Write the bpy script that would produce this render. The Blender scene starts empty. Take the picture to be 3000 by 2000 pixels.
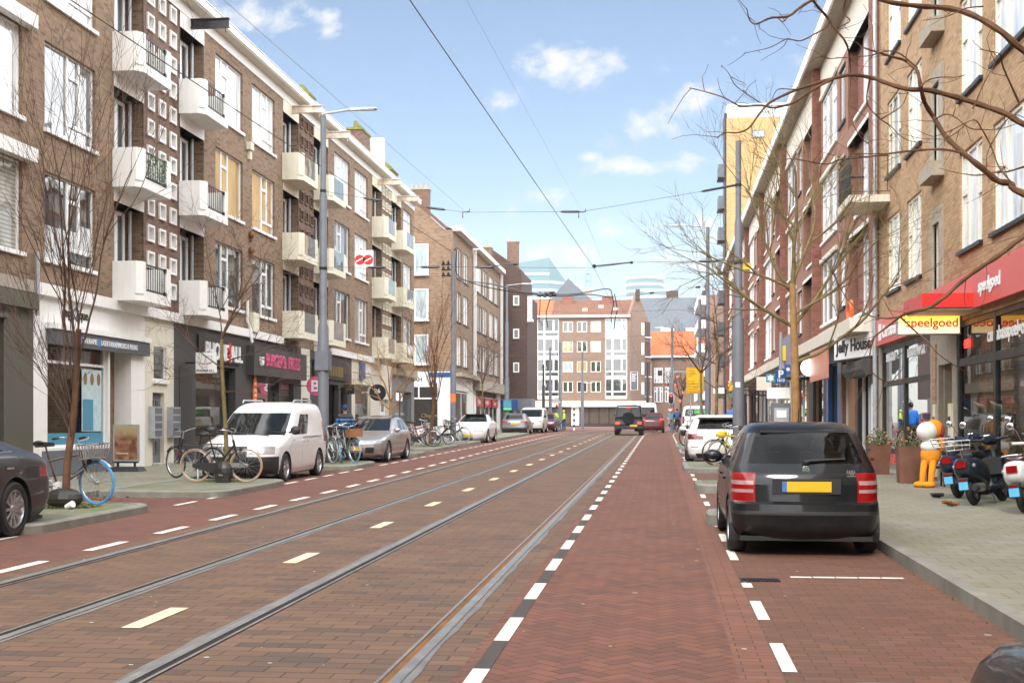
SKYS, CLF, CLR, SUNE, HAZE, EXPO = .085, .54, 2.6, 1.7, .00028, .82
import bpy, bmesh, math, random
from mathutils import Vector, Matrix
R = math.radians
rnd = random.Random(7)
sc = bpy.context.scene
col = sc.collection
# ---------------------------------------------------------------- camera calibration (street runs along +Y)
FPX = 3700.; TH = math.atan(436 / FPX); CT, ST = math.cos(TH), math.sin(TH); EYE = 1.58; HOR = 1236
def gz(Y):
    return .0089 * Y if Y < 85 else .7565 + (min(Y, 150) - 85) * .0038
# ---------------------------------------------------------------- node helper
class N:
    def __init__(s, nt, v): s.nt, s.v = nt, v
    def _m(s, op, *a, clamp=False):
        n = s.nt.nodes.new('ShaderNodeMath'); n.operation = op; n.use_clamp = clamp
        for i, x in enumerate((s,) + a):
            x = x.v if isinstance(x, N) else x
            if isinstance(x, (int, float)): n.inputs[i].default_value = x
            else: s.nt.links.new(x, n.inputs[i])
        return N(s.nt, n.outputs[0])
    def __add__(s, o): return s._m('ADD', o)
    def __sub__(s, o): return s._m('SUBTRACT', o)
    def __mul__(s, o): return s._m('MULTIPLY', o)
    def __truediv__(s, o): return s._m('DIVIDE', o)
    def floor(s): return s._m('FLOOR')
    def mod(s, k): return s._m('FLOORED_MODULO', k)
    def min(s, o): return s._m('MINIMUM', o)
    def max(s, o): return s._m('MAXIMUM', o)
    def abs(s): return s._m('ABSOLUTE')
    def pow(s, k): return s._m('POWER', k)
    def lt(s, o): return s._m('LESS_THAN', o)
    def gt(s, o): return s._m('GREATER_THAN', o)
    def rng(s, a, b, c=0., d=1., smooth=False):
        n = s.nt.nodes.new('ShaderNodeMapRange'); n.clamp = True
        if smooth: n.interpolation_type = 'SMOOTHSTEP'
        s.nt.links.new(s.v, n.inputs[0])
        for i, x in enumerate((a, b, c, d)): n.inputs[i + 1].default_value = x
        return N(s.nt, n.outputs[0])
def comb(nt, x, y, z=0):
    n = nt.nodes.new('ShaderNodeCombineXYZ')
    for i, a in enumerate((x, y, z)):
        a = a.v if isinstance(a, N) else a
        if isinstance(a, (int, float)): n.inputs[i].default_value = a
        else: nt.links.new(a, n.inputs[i])
    return n.outputs[0]
def noise(nt, vec, scale, detail=3, rough=.55, dist=0.):
    n = nt.nodes.new('ShaderNodeTexNoise'); n.inputs['Scale'].default_value = scale
    n.inputs['Detail'].default_value = detail; n.inputs['Roughness'].default_value = rough
    n.inputs['Distortion'].default_value = dist
    nt.links.new(vec, n.inputs['Vector'])
    return N(nt, n.outputs['Fac'])
def white(nt, vec):
    n = nt.nodes.new('ShaderNodeTexWhiteNoise'); n.noise_dimensions = '3D'
    nt.links.new(vec, n.inputs['Vector'])
    return N(nt, n.outputs['Value'])
def mixc(nt, f, a, b):
    n = nt.nodes.new('ShaderNodeMix'); n.data_type = 'RGBA'
    for i, x in ((0, f), (6, a), (7, b)):
        x = x.v if isinstance(x, N) else x
        if i == 0 and isinstance(x, (int, float)): n.inputs[0].default_value = x
        elif isinstance(x, (tuple, list)): n.inputs[i].default_value = tuple(x)[:3] + (1,)
        else: nt.links.new(x, n.inputs[i])
    return n.outputs[2]
def newmat(name):
    m = bpy.data.materials.new(name); m.use_nodes = True
    nt = m.node_tree; b = nt.nodes['Principled BSDF']
    g = nt.nodes.new('ShaderNodeNewGeometry')
    return m, nt, b, g.outputs['Position']
def xyz(nt, p):
    s = nt.nodes.new('ShaderNodeSeparateXYZ'); nt.links.new(p, s.inputs[0])
    return [N(nt, s.outputs[i]) for i in range(3)]
def bump(nt, b, h, dist=.004, strength=.6):
    n = nt.nodes.new('ShaderNodeBump'); n.inputs['Distance'].default_value = dist; n.inputs['Strength'].default_value = strength
    nt.links.new(h.v, n.inputs['Height']); nt.links.new(n.outputs[0], b.inputs['Normal'])
def plain(name, c, rough=.6, metal=0., var=.12, scale=6., spec=.5, coat=0., obj=True, dirt=0.):
    """painted / plain surface with mottling, light dirt and roughness variation"""
    m, nt, b, p = newmat(name)
    if obj:
        t = nt.nodes.new('ShaderNodeTexCoord'); p = t.outputs['Object']
    n = noise(nt, p, scale, 4)
    lo = tuple(x * (1 - var) for x in c); hi = tuple(min(1, x * (1 + var)) for x in c)
    colr = mixc(nt, n.rng(.3, .7), lo, hi)
    if dirt:
        x, y, z = xyz(nt, p)
        st = noise(nt, comb(nt, (x + y) * 5, z * .35, 0), 1.3, 4)
        colr = mixc(nt, st.rng(.5, .78, 0, dirt), colr, (.16, .13, .09))
    nt.links.new(colr, b.inputs['Base Color'])
    b.inputs['Metallic'].default_value = metal
    nt.links.new(n.rng(.2, .8, max(.02, rough - .08), min(1, rough + .08)).v, b.inputs['Roughness'])
    b.inputs['Specular IOR Level'].default_value = spec
    if coat:
        b.inputs['Coat Weight'].default_value = coat; b.inputs['Coat Roughness'].default_value = .04
    return m
def emit(name, c, s):
    m, nt, b, p = newmat(name)
    b.inputs['Base Color'].default_value = c + (1,); b.inputs['Emission Color'].default_value = c + (1,)
    b.inputs['Emission Strength'].default_value = s; b.inputs['Roughness'].default_value = .3
    return m
def brick(name, cols, mortar, bw=.22, bh=.073, jw=.011, big=.35, rough=.85, soot=.0):
    """brickwork on upright walls: courses along the wall, per-brick tone, large weathering patches"""
    m, nt, b, p = newmat(name)
    x, y, z = xyz(nt, p)
    u = (x + y) / bw; v = z / bh
    row = v.floor(); uu = u + row.mod(2.) * .5
    ci = uu.floor(); fu = uu - ci; fv = v - row
    e = (fu.min(N(nt, fu.v) * -1. + 1.) * bw).min(fv.min(fv * -1. + 1.) * bh)
    joint = e.rng(jw * .25, jw * .6)
    w = white(nt, comb(nt, ci, row, 3.))
    n1 = noise(nt, p, .9, 4); n2 = noise(nt, comb(nt, (x + y) * 2.2, z * 7, 0), 1.4, 3)
    c = mixc(nt, w, cols[0], cols[1])
    c = mixc(nt, (w * 7.31).mod(1.).rng(.72, .9, 0, .75), c, cols[2])
    c = mixc(nt, n2.rng(.52, .72, 0, big), c, cols[2])
    c = mixc(nt, n1.rng(.45, .75, 0, soot), c, (.05, .04, .035))
    c = mixc(nt, joint, mortar, c)
    nt.links.new(c, b.inputs['Base Color']); b.inputs['Roughness'].default_value = rough
    bump(nt, b, joint + w * .3, .006, .7)
    return m
def paving(name, cols, joint, bw, bh, jw=.008, dark=.4, moss=0., mossc=(.09, .10, .035), rough=.8, ang=0., herring=False, spots=.5):
    """pavers on the ground"""
    m, nt, b, p = newmat(name)
    x, y, z = xyz(nt, p)
    if ang:
        ca, sa = math.cos(ang), math.sin(ang); x, y = x * ca + y * sa, y * ca - x * sa
    if herring:
        u, v = x / bh, y / bh
        i, j = u.floor(), v.floor(); fu, fv = u - i, v - j
        k = (i - j).mod(4.)
        k0 = k.lt(.5); k1 = k.gt(.5) * k.lt(1.5); k2 = k.gt(1.5) * k.lt(2.5); k3 = k.gt(2.5)
        L, Rr, B, T = fu, fu * -1. + 1., fv, fv * -1. + 1.
        e = (L + k1 * 9.).min(Rr + k0 * 9.).min(B + k2 * 9.).min(T + k3 * 9.) * bh
        ci, row = i - k1, j + k3
    else:
        u, v = x / bw, y / bh
        row = v.floor(); uu = u + row.mod(2.) * .5; ci = uu.floor(); fu, fv = uu - ci, v - row
        e = (fu.min(fu * -1. + 1.) * bw).min(fv.min(fv * -1. + 1.) * bh)
    w = white(nt, comb(nt, ci, row, 5.)); w2 = (w * 13.7).mod(1.)
    jn = noise(nt, p, 3., 3)
    jm = (e + (jn - .5) * jw * .5).rng(jw * .3, jw * .62)
    n1 = noise(nt, p, .55, 4); n3 = noise(nt, p, 45., 3); n2 = noise(nt, comb(nt, x * .6, y * 1.6, 0), 1.1, 4)
    c = mixc(nt, w, cols[0], cols[1])
    c = mixc(nt, w2.rng(.78, .95, 0, dark), c, cols[2])
    c = mixc(nt, n2.rng(.5, .75, 0, dark * .9), c, cols[2])
    c = mixc(nt, n1.rng(.4, .75, 0, .28), c, tuple(q * .62 for q in cols[0]))
    c = mixc(nt, n3.rng(.3, .7, 0, .22), c, tuple(q * 1.35 for q in cols[1]))
    if moss:
        mo = noise(nt, p, .8, 5, .65); c = mixc(nt, mo.rng(.42, .68, 0, moss), c, mossc)
    c = mixc(nt, jm, joint, c)
    if spots:
        vo = nt.nodes.new('ShaderNodeTexVoronoi'); vo.inputs['Scale'].default_value = 1.25; nt.links.new(p, vo.inputs['Vector'])
        d = N(nt, vo.outputs['Distance']); sel = white(nt, vo.outputs['Position'])
        c = mixc(nt, (d.lt(.035)) * sel.gt(.45) * spots, c, (.5, .47, .42))
    nt.links.new(c, b.inputs['Base Color'])
    nt.links.new((n1 * .2 + (rough - .1)).v, b.inputs['Roughness'])
    bump(nt, b, jm * 1. + n3 * .25 + w * .3, .006, .55)
    return m
def glass(name, inner, ior=2.0, rough=.02, stripes=0, var=.2):
    """window pane: reflecting surface over a curtain"""
    m, nt, b, p = newmat(name)
    x, y, z = xyz(nt, p)
    n = noise(nt, comb(nt, (x + y) * 3, z * .6, 0), 1.2, 2)
    c = mixc(nt, n.rng(.35, .65), tuple(q * (1 - var) for q in inner), tuple(q * (1 + var) for q in inner))
    if stripes:
        c = mixc(nt, (z * stripes).mod(1.).lt(.35), c, tuple(q * .55 for q in inner))
    nt.links.new(c, b.inputs['Base Color']); b.inputs['Roughness'].default_value = rough
    b.inputs['IOR'].default_value = ior
    w = noise(nt, p, .9, 2); bump(nt, b, w, .02, .35)
    return m
def clear(name, tint=(1, 1, 1), refl=1.5, rough=.0):
    m = bpy.data.materials.new(name); m.use_nodes = True; nt = m.node_tree; nt.nodes.clear()
    o = nt.nodes.new('ShaderNodeOutputMaterial'); mx = nt.nodes.new('ShaderNodeMixShader')
    f = nt.nodes.new('ShaderNodeFresnel'); f.inputs[0].default_value = refl
    t = nt.nodes.new('ShaderNodeBsdfTransparent'); t.inputs[0].default_value = tint + (1,)
    g = nt.nodes.new('ShaderNodeBsdfGlossy'); g.inputs['Roughness'].default_value = rough
    nt.links.new(f.outputs[0], mx.inputs[0]); nt.links.new(t.outputs[0], mx.inputs[1]); nt.links.new(g.outputs[0], mx.inputs[2])
    nt.links.new(mx.outputs[0], o.inputs[0])
    return m
# ---------------------------------------------------------------- object helpers
ORG = {}
def tag(o, label=None, cat=None, group=None, kind=None):
    for k, v in (('label', label), ('category', cat), ('group', group), ('kind', kind)):
        if v: o[k] = v
    return o
def thing(name, label, cat, loc, rz=0, group=None, rx=0):
    o = bpy.data.objects.new(name, None); col.objects.link(o); o.empty_display_size = .2
    o.location = loc; o.rotation_euler = (rx, 0, rz); tag(o, label, cat, group)
    ORG[o.name] = Vector(loc)
    return o
def kids(o): return [c for c in bpy.data.objects if c.parent == o]
def dup(o, parent=None, ch=None):
    if ch is None:
        ch = {}
        for q in bpy.data.objects:
            if q.parent: ch.setdefault(q.parent.name, []).append(q)
    c = o.copy(); col.objects.link(c); c.parent = parent
    for q in ch.get(o.name, []): dup(q, c, ch)
    return c
class MB:
    def __init__(s): s.v, s.f, s.m = [], [], []
    def add(s, vs, fs, mi=0):
        n = len(s.v); s.v += [Vector(q) for q in vs]
        for f in fs: s.f.append([i + n for i in f]); s.m.append(mi)
        return s
    def quad(s, a, b, c, d, mi=0): return s.add([a, b, c, d], [(0, 1, 2, 3)], mi)
    def hexa(s, p, mi=0):
        return s.add(p, [(0, 3, 2, 1), (4, 5, 6, 7), (0, 1, 5, 4), (1, 2, 6, 5), (2, 3, 7, 6), (3, 0, 4, 7)], mi)
    def box(s, x0, x1, y0, y1, z0, z1, mi=0):
        return s.hexa([(x0, y0, z0), (x1, y0, z0), (x1, y1, z0), (x0, y1, z0), (x0, y0, z1), (x1, y0, z1), (x1, y1, z1), (x0, y1, z1)], mi)
    def fbox(s, P, u0, u1, z0, z1, d0, d1, mi=0):
        return s.hexa([P(u0, z0, d0), P(u1, z0, d0), P(u1, z0, d1), P(u0, z0, d1), P(u0, z1, d0), P(u1, z1, d0), P(u1, z1, d1), P(u0, z1, d1)], mi)
    def prism(s, pts, vec, mi=0):
        n = len(pts); vec = Vector(vec); pts = [Vector(p) for p in pts]
        fs = [tuple(range(n))[::-1], tuple(range(n, 2 * n))] + [(i, (i + 1) % n, n + (i + 1) % n, n + i) for i in range(n)]
        return s.add(pts + [p + vec for p in pts], fs, mi)
    def tube(s, pts, r, n=6, cap=True, mi=0, closed=False):
        pts = [Vector(p) for p in pts]; k = len(pts)
        rs = r if isinstance(r, (list, tuple)) else [r] * k
        vs = []; up = Vector((.13, .31, .94)).normalized(); prev = None
        for i, p in enumerate(pts):
            if closed: t = pts[(i + 1) % k] - pts[i - 1]
            else: t = pts[min(i + 1, k - 1)] - pts[max(i - 1, 0)]
            if t.length < 1e-9: t = Vector((0, 0, 1))
            t.normalize()
            a = (prev - t * prev.dot(t)) if prev is not None else up.cross(t)
            if a.length < 1e-4: a = Vector((1, 0, 0)).cross(t)
            if a.length < 1e-4: a = Vector((0, 1, 0)).cross(t)
            a.normalize(); b = t.cross(a); prev = a
            for j in range(n):
                q = 2 * math.pi * j / n
                vs.append(p + (a * math.cos(q) + b * math.sin(q)) * rs[i])
        fs = []
        for i in range(k if closed else k - 1):
            i2 = (i + 1) % k
            for j in range(n):
                j2 = (j + 1) % n
                fs.append((i * n + j, i * n + j2, i2 * n + j2, i2 * n + j))
        if cap and not closed: fs += [tuple(range(n))[::-1], tuple(range((k - 1) * n, k * n))]
        return s.add(vs, fs, mi)
    def rod(s, a, b, r, n=6, mi=0): return s.tube([a, b], r, n, True, mi)
    def lathe(s, prof, c=(0, 0, 0), axis='z', n=20, mi=0, cap=True):
        """prof: (radius, height) pairs"""
        vs = []; c = Vector(c)
        for r, h in prof:
            for j in range(n):
                q = 2 * math.pi * j / n; a, b = r * math.cos(q), r * math.sin(q)
                vs.append(c + Vector({'z': (a, b, h), 'x': (h, a, b), 'y': (b, h, a)}[axis]))
        fs = [(i * n + j, i * n + (j + 1) % n, (i + 1) * n + (j + 1) % n, (i + 1) * n + j) for i in range(len(prof) - 1) for j in range(n)]
        if cap and prof[0][0] > 1e-6: fs.append(tuple(range(n))[::-1])
        if cap and prof[-1][0] > 1e-6: fs.append(tuple(range((len(prof) - 1) * n, len(prof) * n)))
        return s.add(vs, fs, mi)
    def ell(s, c, r, nu=12, nv=8, mi=0, M=None):
        vs = []; c = Vector(c)
        for i in range(nv + 1):
            a = math.pi * i / nv
            for j in range(nu):
                q = 2 * math.pi * j / nu
                d = Vector((r[0] * math.sin(a) * math.cos(q), r[1] * math.sin(a) * math.sin(q), r[2] * math.cos(a)))
                vs.append(c + (M @ d if M else d))
        fs = [(i * nu + j, (i + 1) * nu + j, (i + 1) * nu + (j + 1) % nu, i * nu + (j + 1) % nu) for i in range(nv) for j in range(nu)]
        return s.add(vs, fs, mi)
    def build(s, name, mat, parent=None, local=False, smooth=False, M=None, fix=True):
        me = bpy.data.meshes.new(name)
        vs = s.v if M is None else [M @ q for q in s.v]
        o = bpy.data.objects.new(name, me)
        if parent is not None:
            og = ORG.get(parent.name, Vector((0, 0, 0))); ORG[o.name] = og
            if not local: vs = [q - og for q in vs]
            o.parent = parent
        elif not local and vs:
            xs = [q.x for q in vs]; ys = [q.y for q in vs]
            og = Vector(((min(xs) + max(xs)) / 2, (min(ys) + max(ys)) / 2, min(q.z for q in vs)))
            vs = [q - og for q in vs]; o.location = og; ORG[o.name] = og
        me.from_pydata([tuple(q) for q in vs], [], s.f)
        ms = mat if isinstance(mat, (list, tuple)) else [mat]
        for q in ms: me.materials.append(q)
        if len(ms) > 1: me.polygons.foreach_set('material_index', s.m)
        if fix:
            bm = bmesh.new(); bm.from_mesh(me)
            bmesh.ops.remove_doubles(bm, verts=bm.verts, dist=1e-5)
            bmesh.ops.recalc_face_normals(bm, faces=bm.faces); bm.to_mesh(me); bm.free()
        if smooth:
            me.polygons.foreach_set('use_smooth', [True] * len(me.polygons))
            try: me.set_sharp_from_angle(angle=R(38))
            except Exception: pass
        me.update(); col.objects.link(o)
        return o
def struct(name, mb, mat, **k): return tag(mb.build(name, mat, **k), kind='structure')
FONT = {}
def lettering(txt, P0, U, V, h, mat, parent, name='lettering', depth=.01, local=False, bold=.0, align='L', squeeze=1., slant=0., mirror=False):
    """flat raised letters: P0 lower-left, U reading direction, V up"""
    cu = bpy.data.curves.new('t', 'FONT'); cu.body = txt; cu.size = 1.; cu.extrude = 0.; cu.offset = bold; cu.resolution_u = 3; cu.shear = slant
    t = bpy.data.objects.new('t', cu); col.objects.link(t)
    me = bpy.data.meshes.new_from_object(t.evaluated_get(bpy.context.evaluated_depsgraph_get()))
    U, V, P0 = Vector(U).normalized(), Vector(V).normalized(), Vector(P0); W = U.cross(V)
    xs = [v.co.x for v in me.vertices] or [0]
    w = (max(xs) - min(xs)); off = min(xs) + {'L': 0, 'C': w / 2, 'R': w}[align]
    k = h / .7
    pts = [P0 + U * ((v.co.x - off) * k * squeeze) + V * (v.co.y * k) for v in me.vertices]
    mb = MB(); n = len(pts)
    fs = [tuple(p.vertices) for p in me.polygons]
    edge = {}
    for f in fs:
        for a, b in zip(f, f[1:] + f[:1]): edge[(a, b)] = 1
    side = [(a, b, b + n, a + n) for (a, b) in edge if (b, a) not in edge]
    mb.add(pts + [q + W * depth for q in pts], fs + [tuple(i + n for i in f) for f in fs] + side)
    bpy.data.objects.remove(t); bpy.data.curves.remove(cu); bpy.data.meshes.remove(me)
    return mb.build(name, mat, parent, local=local)
def smoothpath(pts, k=6):
    pts = [Vector(p) for p in pts]; out = []
    for i in range(len(pts) - 1):
        p0, p1, p2, p3 = pts[max(i - 1, 0)], pts[i], pts[i + 1], pts[min(i + 2, len(pts) - 1)]
        for j in range(k):
            t = j / k
            out.append(.5 * ((2 * p1) + (p2 - p0) * t + (2 * p0 - 5 * p1 + 4 * p2 - p3) * t * t + (3 * p1 - p0 - 3 * p2 + p3) * t ** 3))
    return out + [pts[-1]]
# ---------------------------------------------------------------- materials
M = {}
M['brick_brown'] = brick('brick_brown', [(.275, .182, .112), (.20, .128, .08), (.115, .074, .048)], (.26, .195, .135), big=.42, soot=.10)
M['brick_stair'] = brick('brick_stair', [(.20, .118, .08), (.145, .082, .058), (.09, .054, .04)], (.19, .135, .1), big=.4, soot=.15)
M['brick_dark'] = brick('brick_dark', [(.085, .045, .034), (.06, .032, .026), (.045, .026, .022)], (.09, .065, .052), big=.3)
M['brick_tan'] = brick('brick_tan', [(.46, .30, .165), (.38, .24, .125), (.28, .165, .09)], (.25, .17, .10), big=.25)
M['brick_red'] = brick('brick_red', [(.27, .105, .07), (.20, .075, .052), (.14, .055, .042)], (.20, .105, .08), big=.25)
M['render_red'] = brick('render_red', [(.29, .145, .10), (.26, .13, .088), (.22, .11, .075)], (.27, .135, .092), big=.2)
M['brick_yellow'] = brick('brick_yellow', [(.50, .325, .14), (.44, .285, .12), (.37, .23, .10)], (.40, .27, .13), big=.15)
M['brick_grey'] = brick('brick_grey', [(.26, .17, .125), (.21, .135, .10), (.16, .10, .075)], (.23, .155, .115), big=.3)
M['white_paint'] = plain('white_paint', (.80, .79, .76), .5, var=.03, dirt=.10)
M['cream_paint'] = plain('cream_paint', (.72, .68, .54), .6, var=.05, dirt=.22)
M['ivory'] = plain('ivory', (.66, .61, .51), .6, var=.05, dirt=.15)
M['frame_white'] = plain('frame_white', (.82, .82, .81), .4, var=.02)
M['frame_cream'] = plain('frame_cream', (.76, .73, .62), .4, var=.03)
M['olive_paint'] = plain('olive_paint', (.085, .078, .058), .55, var=.1)
M['char_paint'] = plain('char_paint', (.045, .042, .042), .55, var=.15)
M['black_paint'] = plain('black_paint', (.012, .012, .013), .45, var=.2)
M['dark_metal'] = plain('dark_metal', (.03, .03, .033), .4, .6, var=.2)
M['grey_paint'] = plain('grey_paint', (.19, .19, .19), .55, var=.1)
M['pole_grey'] = plain('pole_grey', (.135, .145, .17), .5, var=.12, scale=3, dirt=.2)
M['zinc'] = plain('zinc', (.42, .44, .46), .45, .5, var=.12)
M['steel'] = plain('steel', (.55, .56, .58), .3, .9, var=.1)
M['chrome'] = plain('chrome', (.75, .75, .76), .14, 1., var=.05)
M['stone'] = plain('stone', (.33, .29, .23), .85, var=.15)
M['concrete'] = plain('concrete', (.36, .34, .29), .85, var=.14, obj=False)
M['kerb'] = plain('kerb', (.21, .205, .175), .85, var=.2, scale=3, obj=False, dirt=.3)
M['white_line'] = plain('white_line', (.66, .63, .55), .8, var=.16, scale=5, obj=False)
M['cream_line'] = plain('cream_line', (.66, .55, .36), .8, var=.12, scale=5, obj=False)
M['dark_brick'] = plain('dark_brick', (.055, .045, .04), .8, var=.2, obj=False)
M['sealant'] = plain('sealant', (.15, .145, .135), .75, var=.25, scale=3, obj=False)
M['rust'] = plain('rust', (.20, .085, .018), .6, .3, var=.35, scale=4, obj=False)
M['groove'] = plain('groove', (.012, .009, .007), .8, var=.3, obj=False)
M['railsteel'] = plain('railsteel', (.34, .32, .30), .45, .7, var=.2, obj=False)
M['tyre'] = plain('tyre', (.016, .016, .017), .75, var=.25, scale=12)
M['rubber'] = plain('rubber', (.02, .02, .021), .6, var=.2)
M['plastic_black'] = plain('plastic_black', (.022, .022, .024), .5, var=.15)
M['rim'] = plain('rim', (.5, .5, .52), .3, .85, var=.08)
M['asphalt'] = plain('asphalt', (.06, .06, .06), .9, var=.2, obj=False)
M['leather'] = plain('leather', (.02, .017, .016), .45, var=.2)
M['red_sign'] = plain('red_sign', (.62, .03, .025), .3, var=.05)
M['red_faded'] = plain('red_faded', (.62, .11, .10), .35, var=.06)
M['white_letter'] = plain('white_letter', (.82, .82, .82), .5, var=.03)
M['black_letter'] = plain('black_letter', (.015, .015, .015), .5, var=.1)
M['blue_sign'] = plain('blue_sign', (.012, .075, .26), .35, var=.05)
M['yellow_sign'] = plain('yellow_sign', (.80, .47, .008), .45, var=.05)
M['plate_yellow'] = plain('plate_yellow', (.78, .46, .02), .4, var=.04)
M['plate_blue'] = plain('plate_blue', (.06, .19, .5), .4, var=.04)
M['tile_orange'] = plain('tile_orange', (.40, .105, .035), .8, var=.3, scale=3)
M['tile_brown'] = plain('tile_brown', (.15, .062, .036), .8, var=.3, scale=3)
M['slate'] = plain('slate', (.085, .10, .12), .6, var=.25, scale=3)
M['wood'] = plain('wood', (.25, .11, .05), .6, var=.2)
M['corten'] = plain('corten', (.17, .075, .045), .8, var=.25, scale=4)
M['bark_brown'] = plain('bark_brown', (.115, .055, .025), .9, var=.35, scale=9)
M['bark_green'] = plain('bark_green', (.16, .125, .05), .9, var=.4, scale=7)
M['bark_pale'] = plain('bark_pale', (.30, .17, .065), .85, var=.3, scale=7)
M['twig'] = plain('twig', (.085, .045, .028), .85, var=.3)
M['leaf'] = plain('leaf', (.05, .085, .03), .7, var=.4, scale=20)
M['g_dark'] = glass('g_dark', (.025, .028, .03), 2.3); M['g_grey'] = glass('g_grey', (.20, .215, .22), 2.4); M['g_white'] = glass('g_white', (.66, .68, .69), 2.3)  # g_white: net curtains, and bright sky reflection painted into the pane colour
M['g_blind'] = glass('g_blind', (.36, .36, .32), stripes=11); M['g_tan'] = glass('g_tan', (.42, .30, .16)); M['g_green'] = glass('g_green', (.045, .055, .05))  # g_tan: on the left row, the opposite facade's reflection put into the colour
M['g_frost'] = glass('g_frost', (.35, .42, .44), 1.5, .12)
M['shopglass'] = clear('shopglass', (.93, .96, .95), 1.42)
M['carglass'] = glass('carglass', (.010, .012, .013), 1.42); M['carclear'] = clear('carclear', (.80, .86, .84), 1.4)
M['screen'] = clear('screen', (.88, .91, .92), 1.3)
M['lamp_white'] = plain('lamp_white', (.36, .35, .35), .15, .2, var=.1, coat=1.)
M['lamp_red'] = plain('lamp_red', (.24, .004, .005), .2, var=.1, coat=.2); M['lamp_dark'] = plain('lamp_dark', (.14, .006, .010), .12, var=.1, coat=1.)
M['lit_red'] = emit('lit_red', (1., .04, .02), 2.2)
M['amber'] = plain('amber', (.7, .25, .02), .2, var=.05, coat=1.)
# ================================================================ THE GROUND
def cx(Y): return 0 if Y < 78 else (Y - 78) ** 2 / 620
def strip(xs0, xs1, ys, dz, mb=None, shift=False):
    mb = mb or MB()
    f0 = xs0 if callable(xs0) else (lambda y: xs0); f1 = xs1 if callable(xs1) else (lambda y: xs1)
    vs = []
    for y in ys:
        s = cx(y) if shift else 0
        vs += [(f0(y) + s, y, gz(y) + dz), (f1(y) + s, y, gz(y) + dz)]
    return mb.add(vs, [(2 * i, 2 * i + 1, 2 * i + 3, 2 * i + 2) for i in range(len(ys) - 1)])
def yr(a, b, st=5.):
    n = max(1, round((b - a) / st)); return [a + (b - a) * i / n for i in range(n + 1)]
red3 = [(.185, .072, .043), (.125, .050, .032), (.058, .036, .030)]
pav_lane = paving('pav_lane', red3, (.045, .028, .022), .21, .105, dark=.5, ang=R(45), herring=True)
pav_left = paving('pav_left', [(.17, .064, .041), (.12, .048, .033), (.065, .038, .031)], (.05, .03, .025), .21, .105, dark=.55)
pav_bed = paving('pav_bed', [(.165, .092, .054), (.115, .066, .042), (.058, .044, .037)], (.035, .025, .02), .30, .155, jw=.010, dark=.75)
pav_bay = paving('pav_bay', [(.165, .070, .042), (.12, .050, .033), (.062, .037, .03)], (.05, .042, .022), .21, .105, dark=.45, moss=.12)
pav_edge = paving('pav_edge', [(.21, .085, .05), (.155, .066, .042), (.085, .047, .036)], (.05, .035, .025), .25, .105, dark=.4)
pav_walk = paving('pav_walk', [(.235, .218, .172), (.195, .182, .142), (.15, .14, .108)], (.10, .095, .065), .30, .30, jw=.009, dark=.25, moss=.5, mossc=(.15, .155, .07), spots=.25)
pav_isle = paving('pav_isle', [(.20, .195, .15), (.17, .165, .125), (.13, .13, .09)], (.05, .06, .03), .30, .30, dark=.3, moss=.75, mossc=(.11, .13, .035), spots=.2)
ys_far = [-80, -20, 0, 20, 40, 60, 75, 85, 100, 118, 135, 150, 400, 3000]
struct('ground', strip(-2000, 2000, ys_far, -.04), M['asphalt'], fix=False)
Y0, Y1 = -8, 100
W = yr(Y0, Y1, 4)
struct('road', strip(-1.22, .46, W, 0), pav_lane)
struct('road', strip(-10.3, -6.3, W, 0), pav_left)
struct('tramway', strip(-6.3, -1.22, W, 0), pav_bed)
struct('road', strip(.46, .72, W, 0), pav_edge)
struct('parking_bay', strip(.72, 2.45, W, 0), pav_bay)
struct('road', strip(-120, 120, yr(100, 168, 9), 0), pav_left)          # the crossing at the far end
struct('road', strip(-60, -10.3, yr(70, 82, 4), 0), pav_left)            # side street on the left
# pavements with kerbs
def walk(x0, x1, ya, yb, kerb_x):
    ys = yr(ya, yb, 4); mb = strip(x0, x1, ys, .12)
    struct('pavement', mb, pav_walk)
    k = MB(); a, b = (kerb_x - .0, kerb_x + .13) if kerb_x > 0 else (kerb_x - .13, kerb_x)
    n = len(ys)
    for i in range(n - 1):
        y, y2 = ys[i], ys[i + 1]; z, z2 = gz(y), gz(y2)
        k.hexa([(a, y, z - .1), (b, y, z - .1), (b, y2, z2 - .1), (a, y2, z2 - .1), (a, y, z + .123), (b, y, z + .123), (b, y2, z2 + .123), (a, y2, z2 + .123)])
    struct('kerb', k, M['kerb'])
walk(2.58, 12, -8, 100, 2.45); walk(-20, -10.43, -8, 70, -10.3); walk(-20, -10.43, 82, 104, -10.3)
cross = strip(-60, 60, yr(168, 176, 4), .12); struct('pavement', cross, pav_walk)
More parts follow.
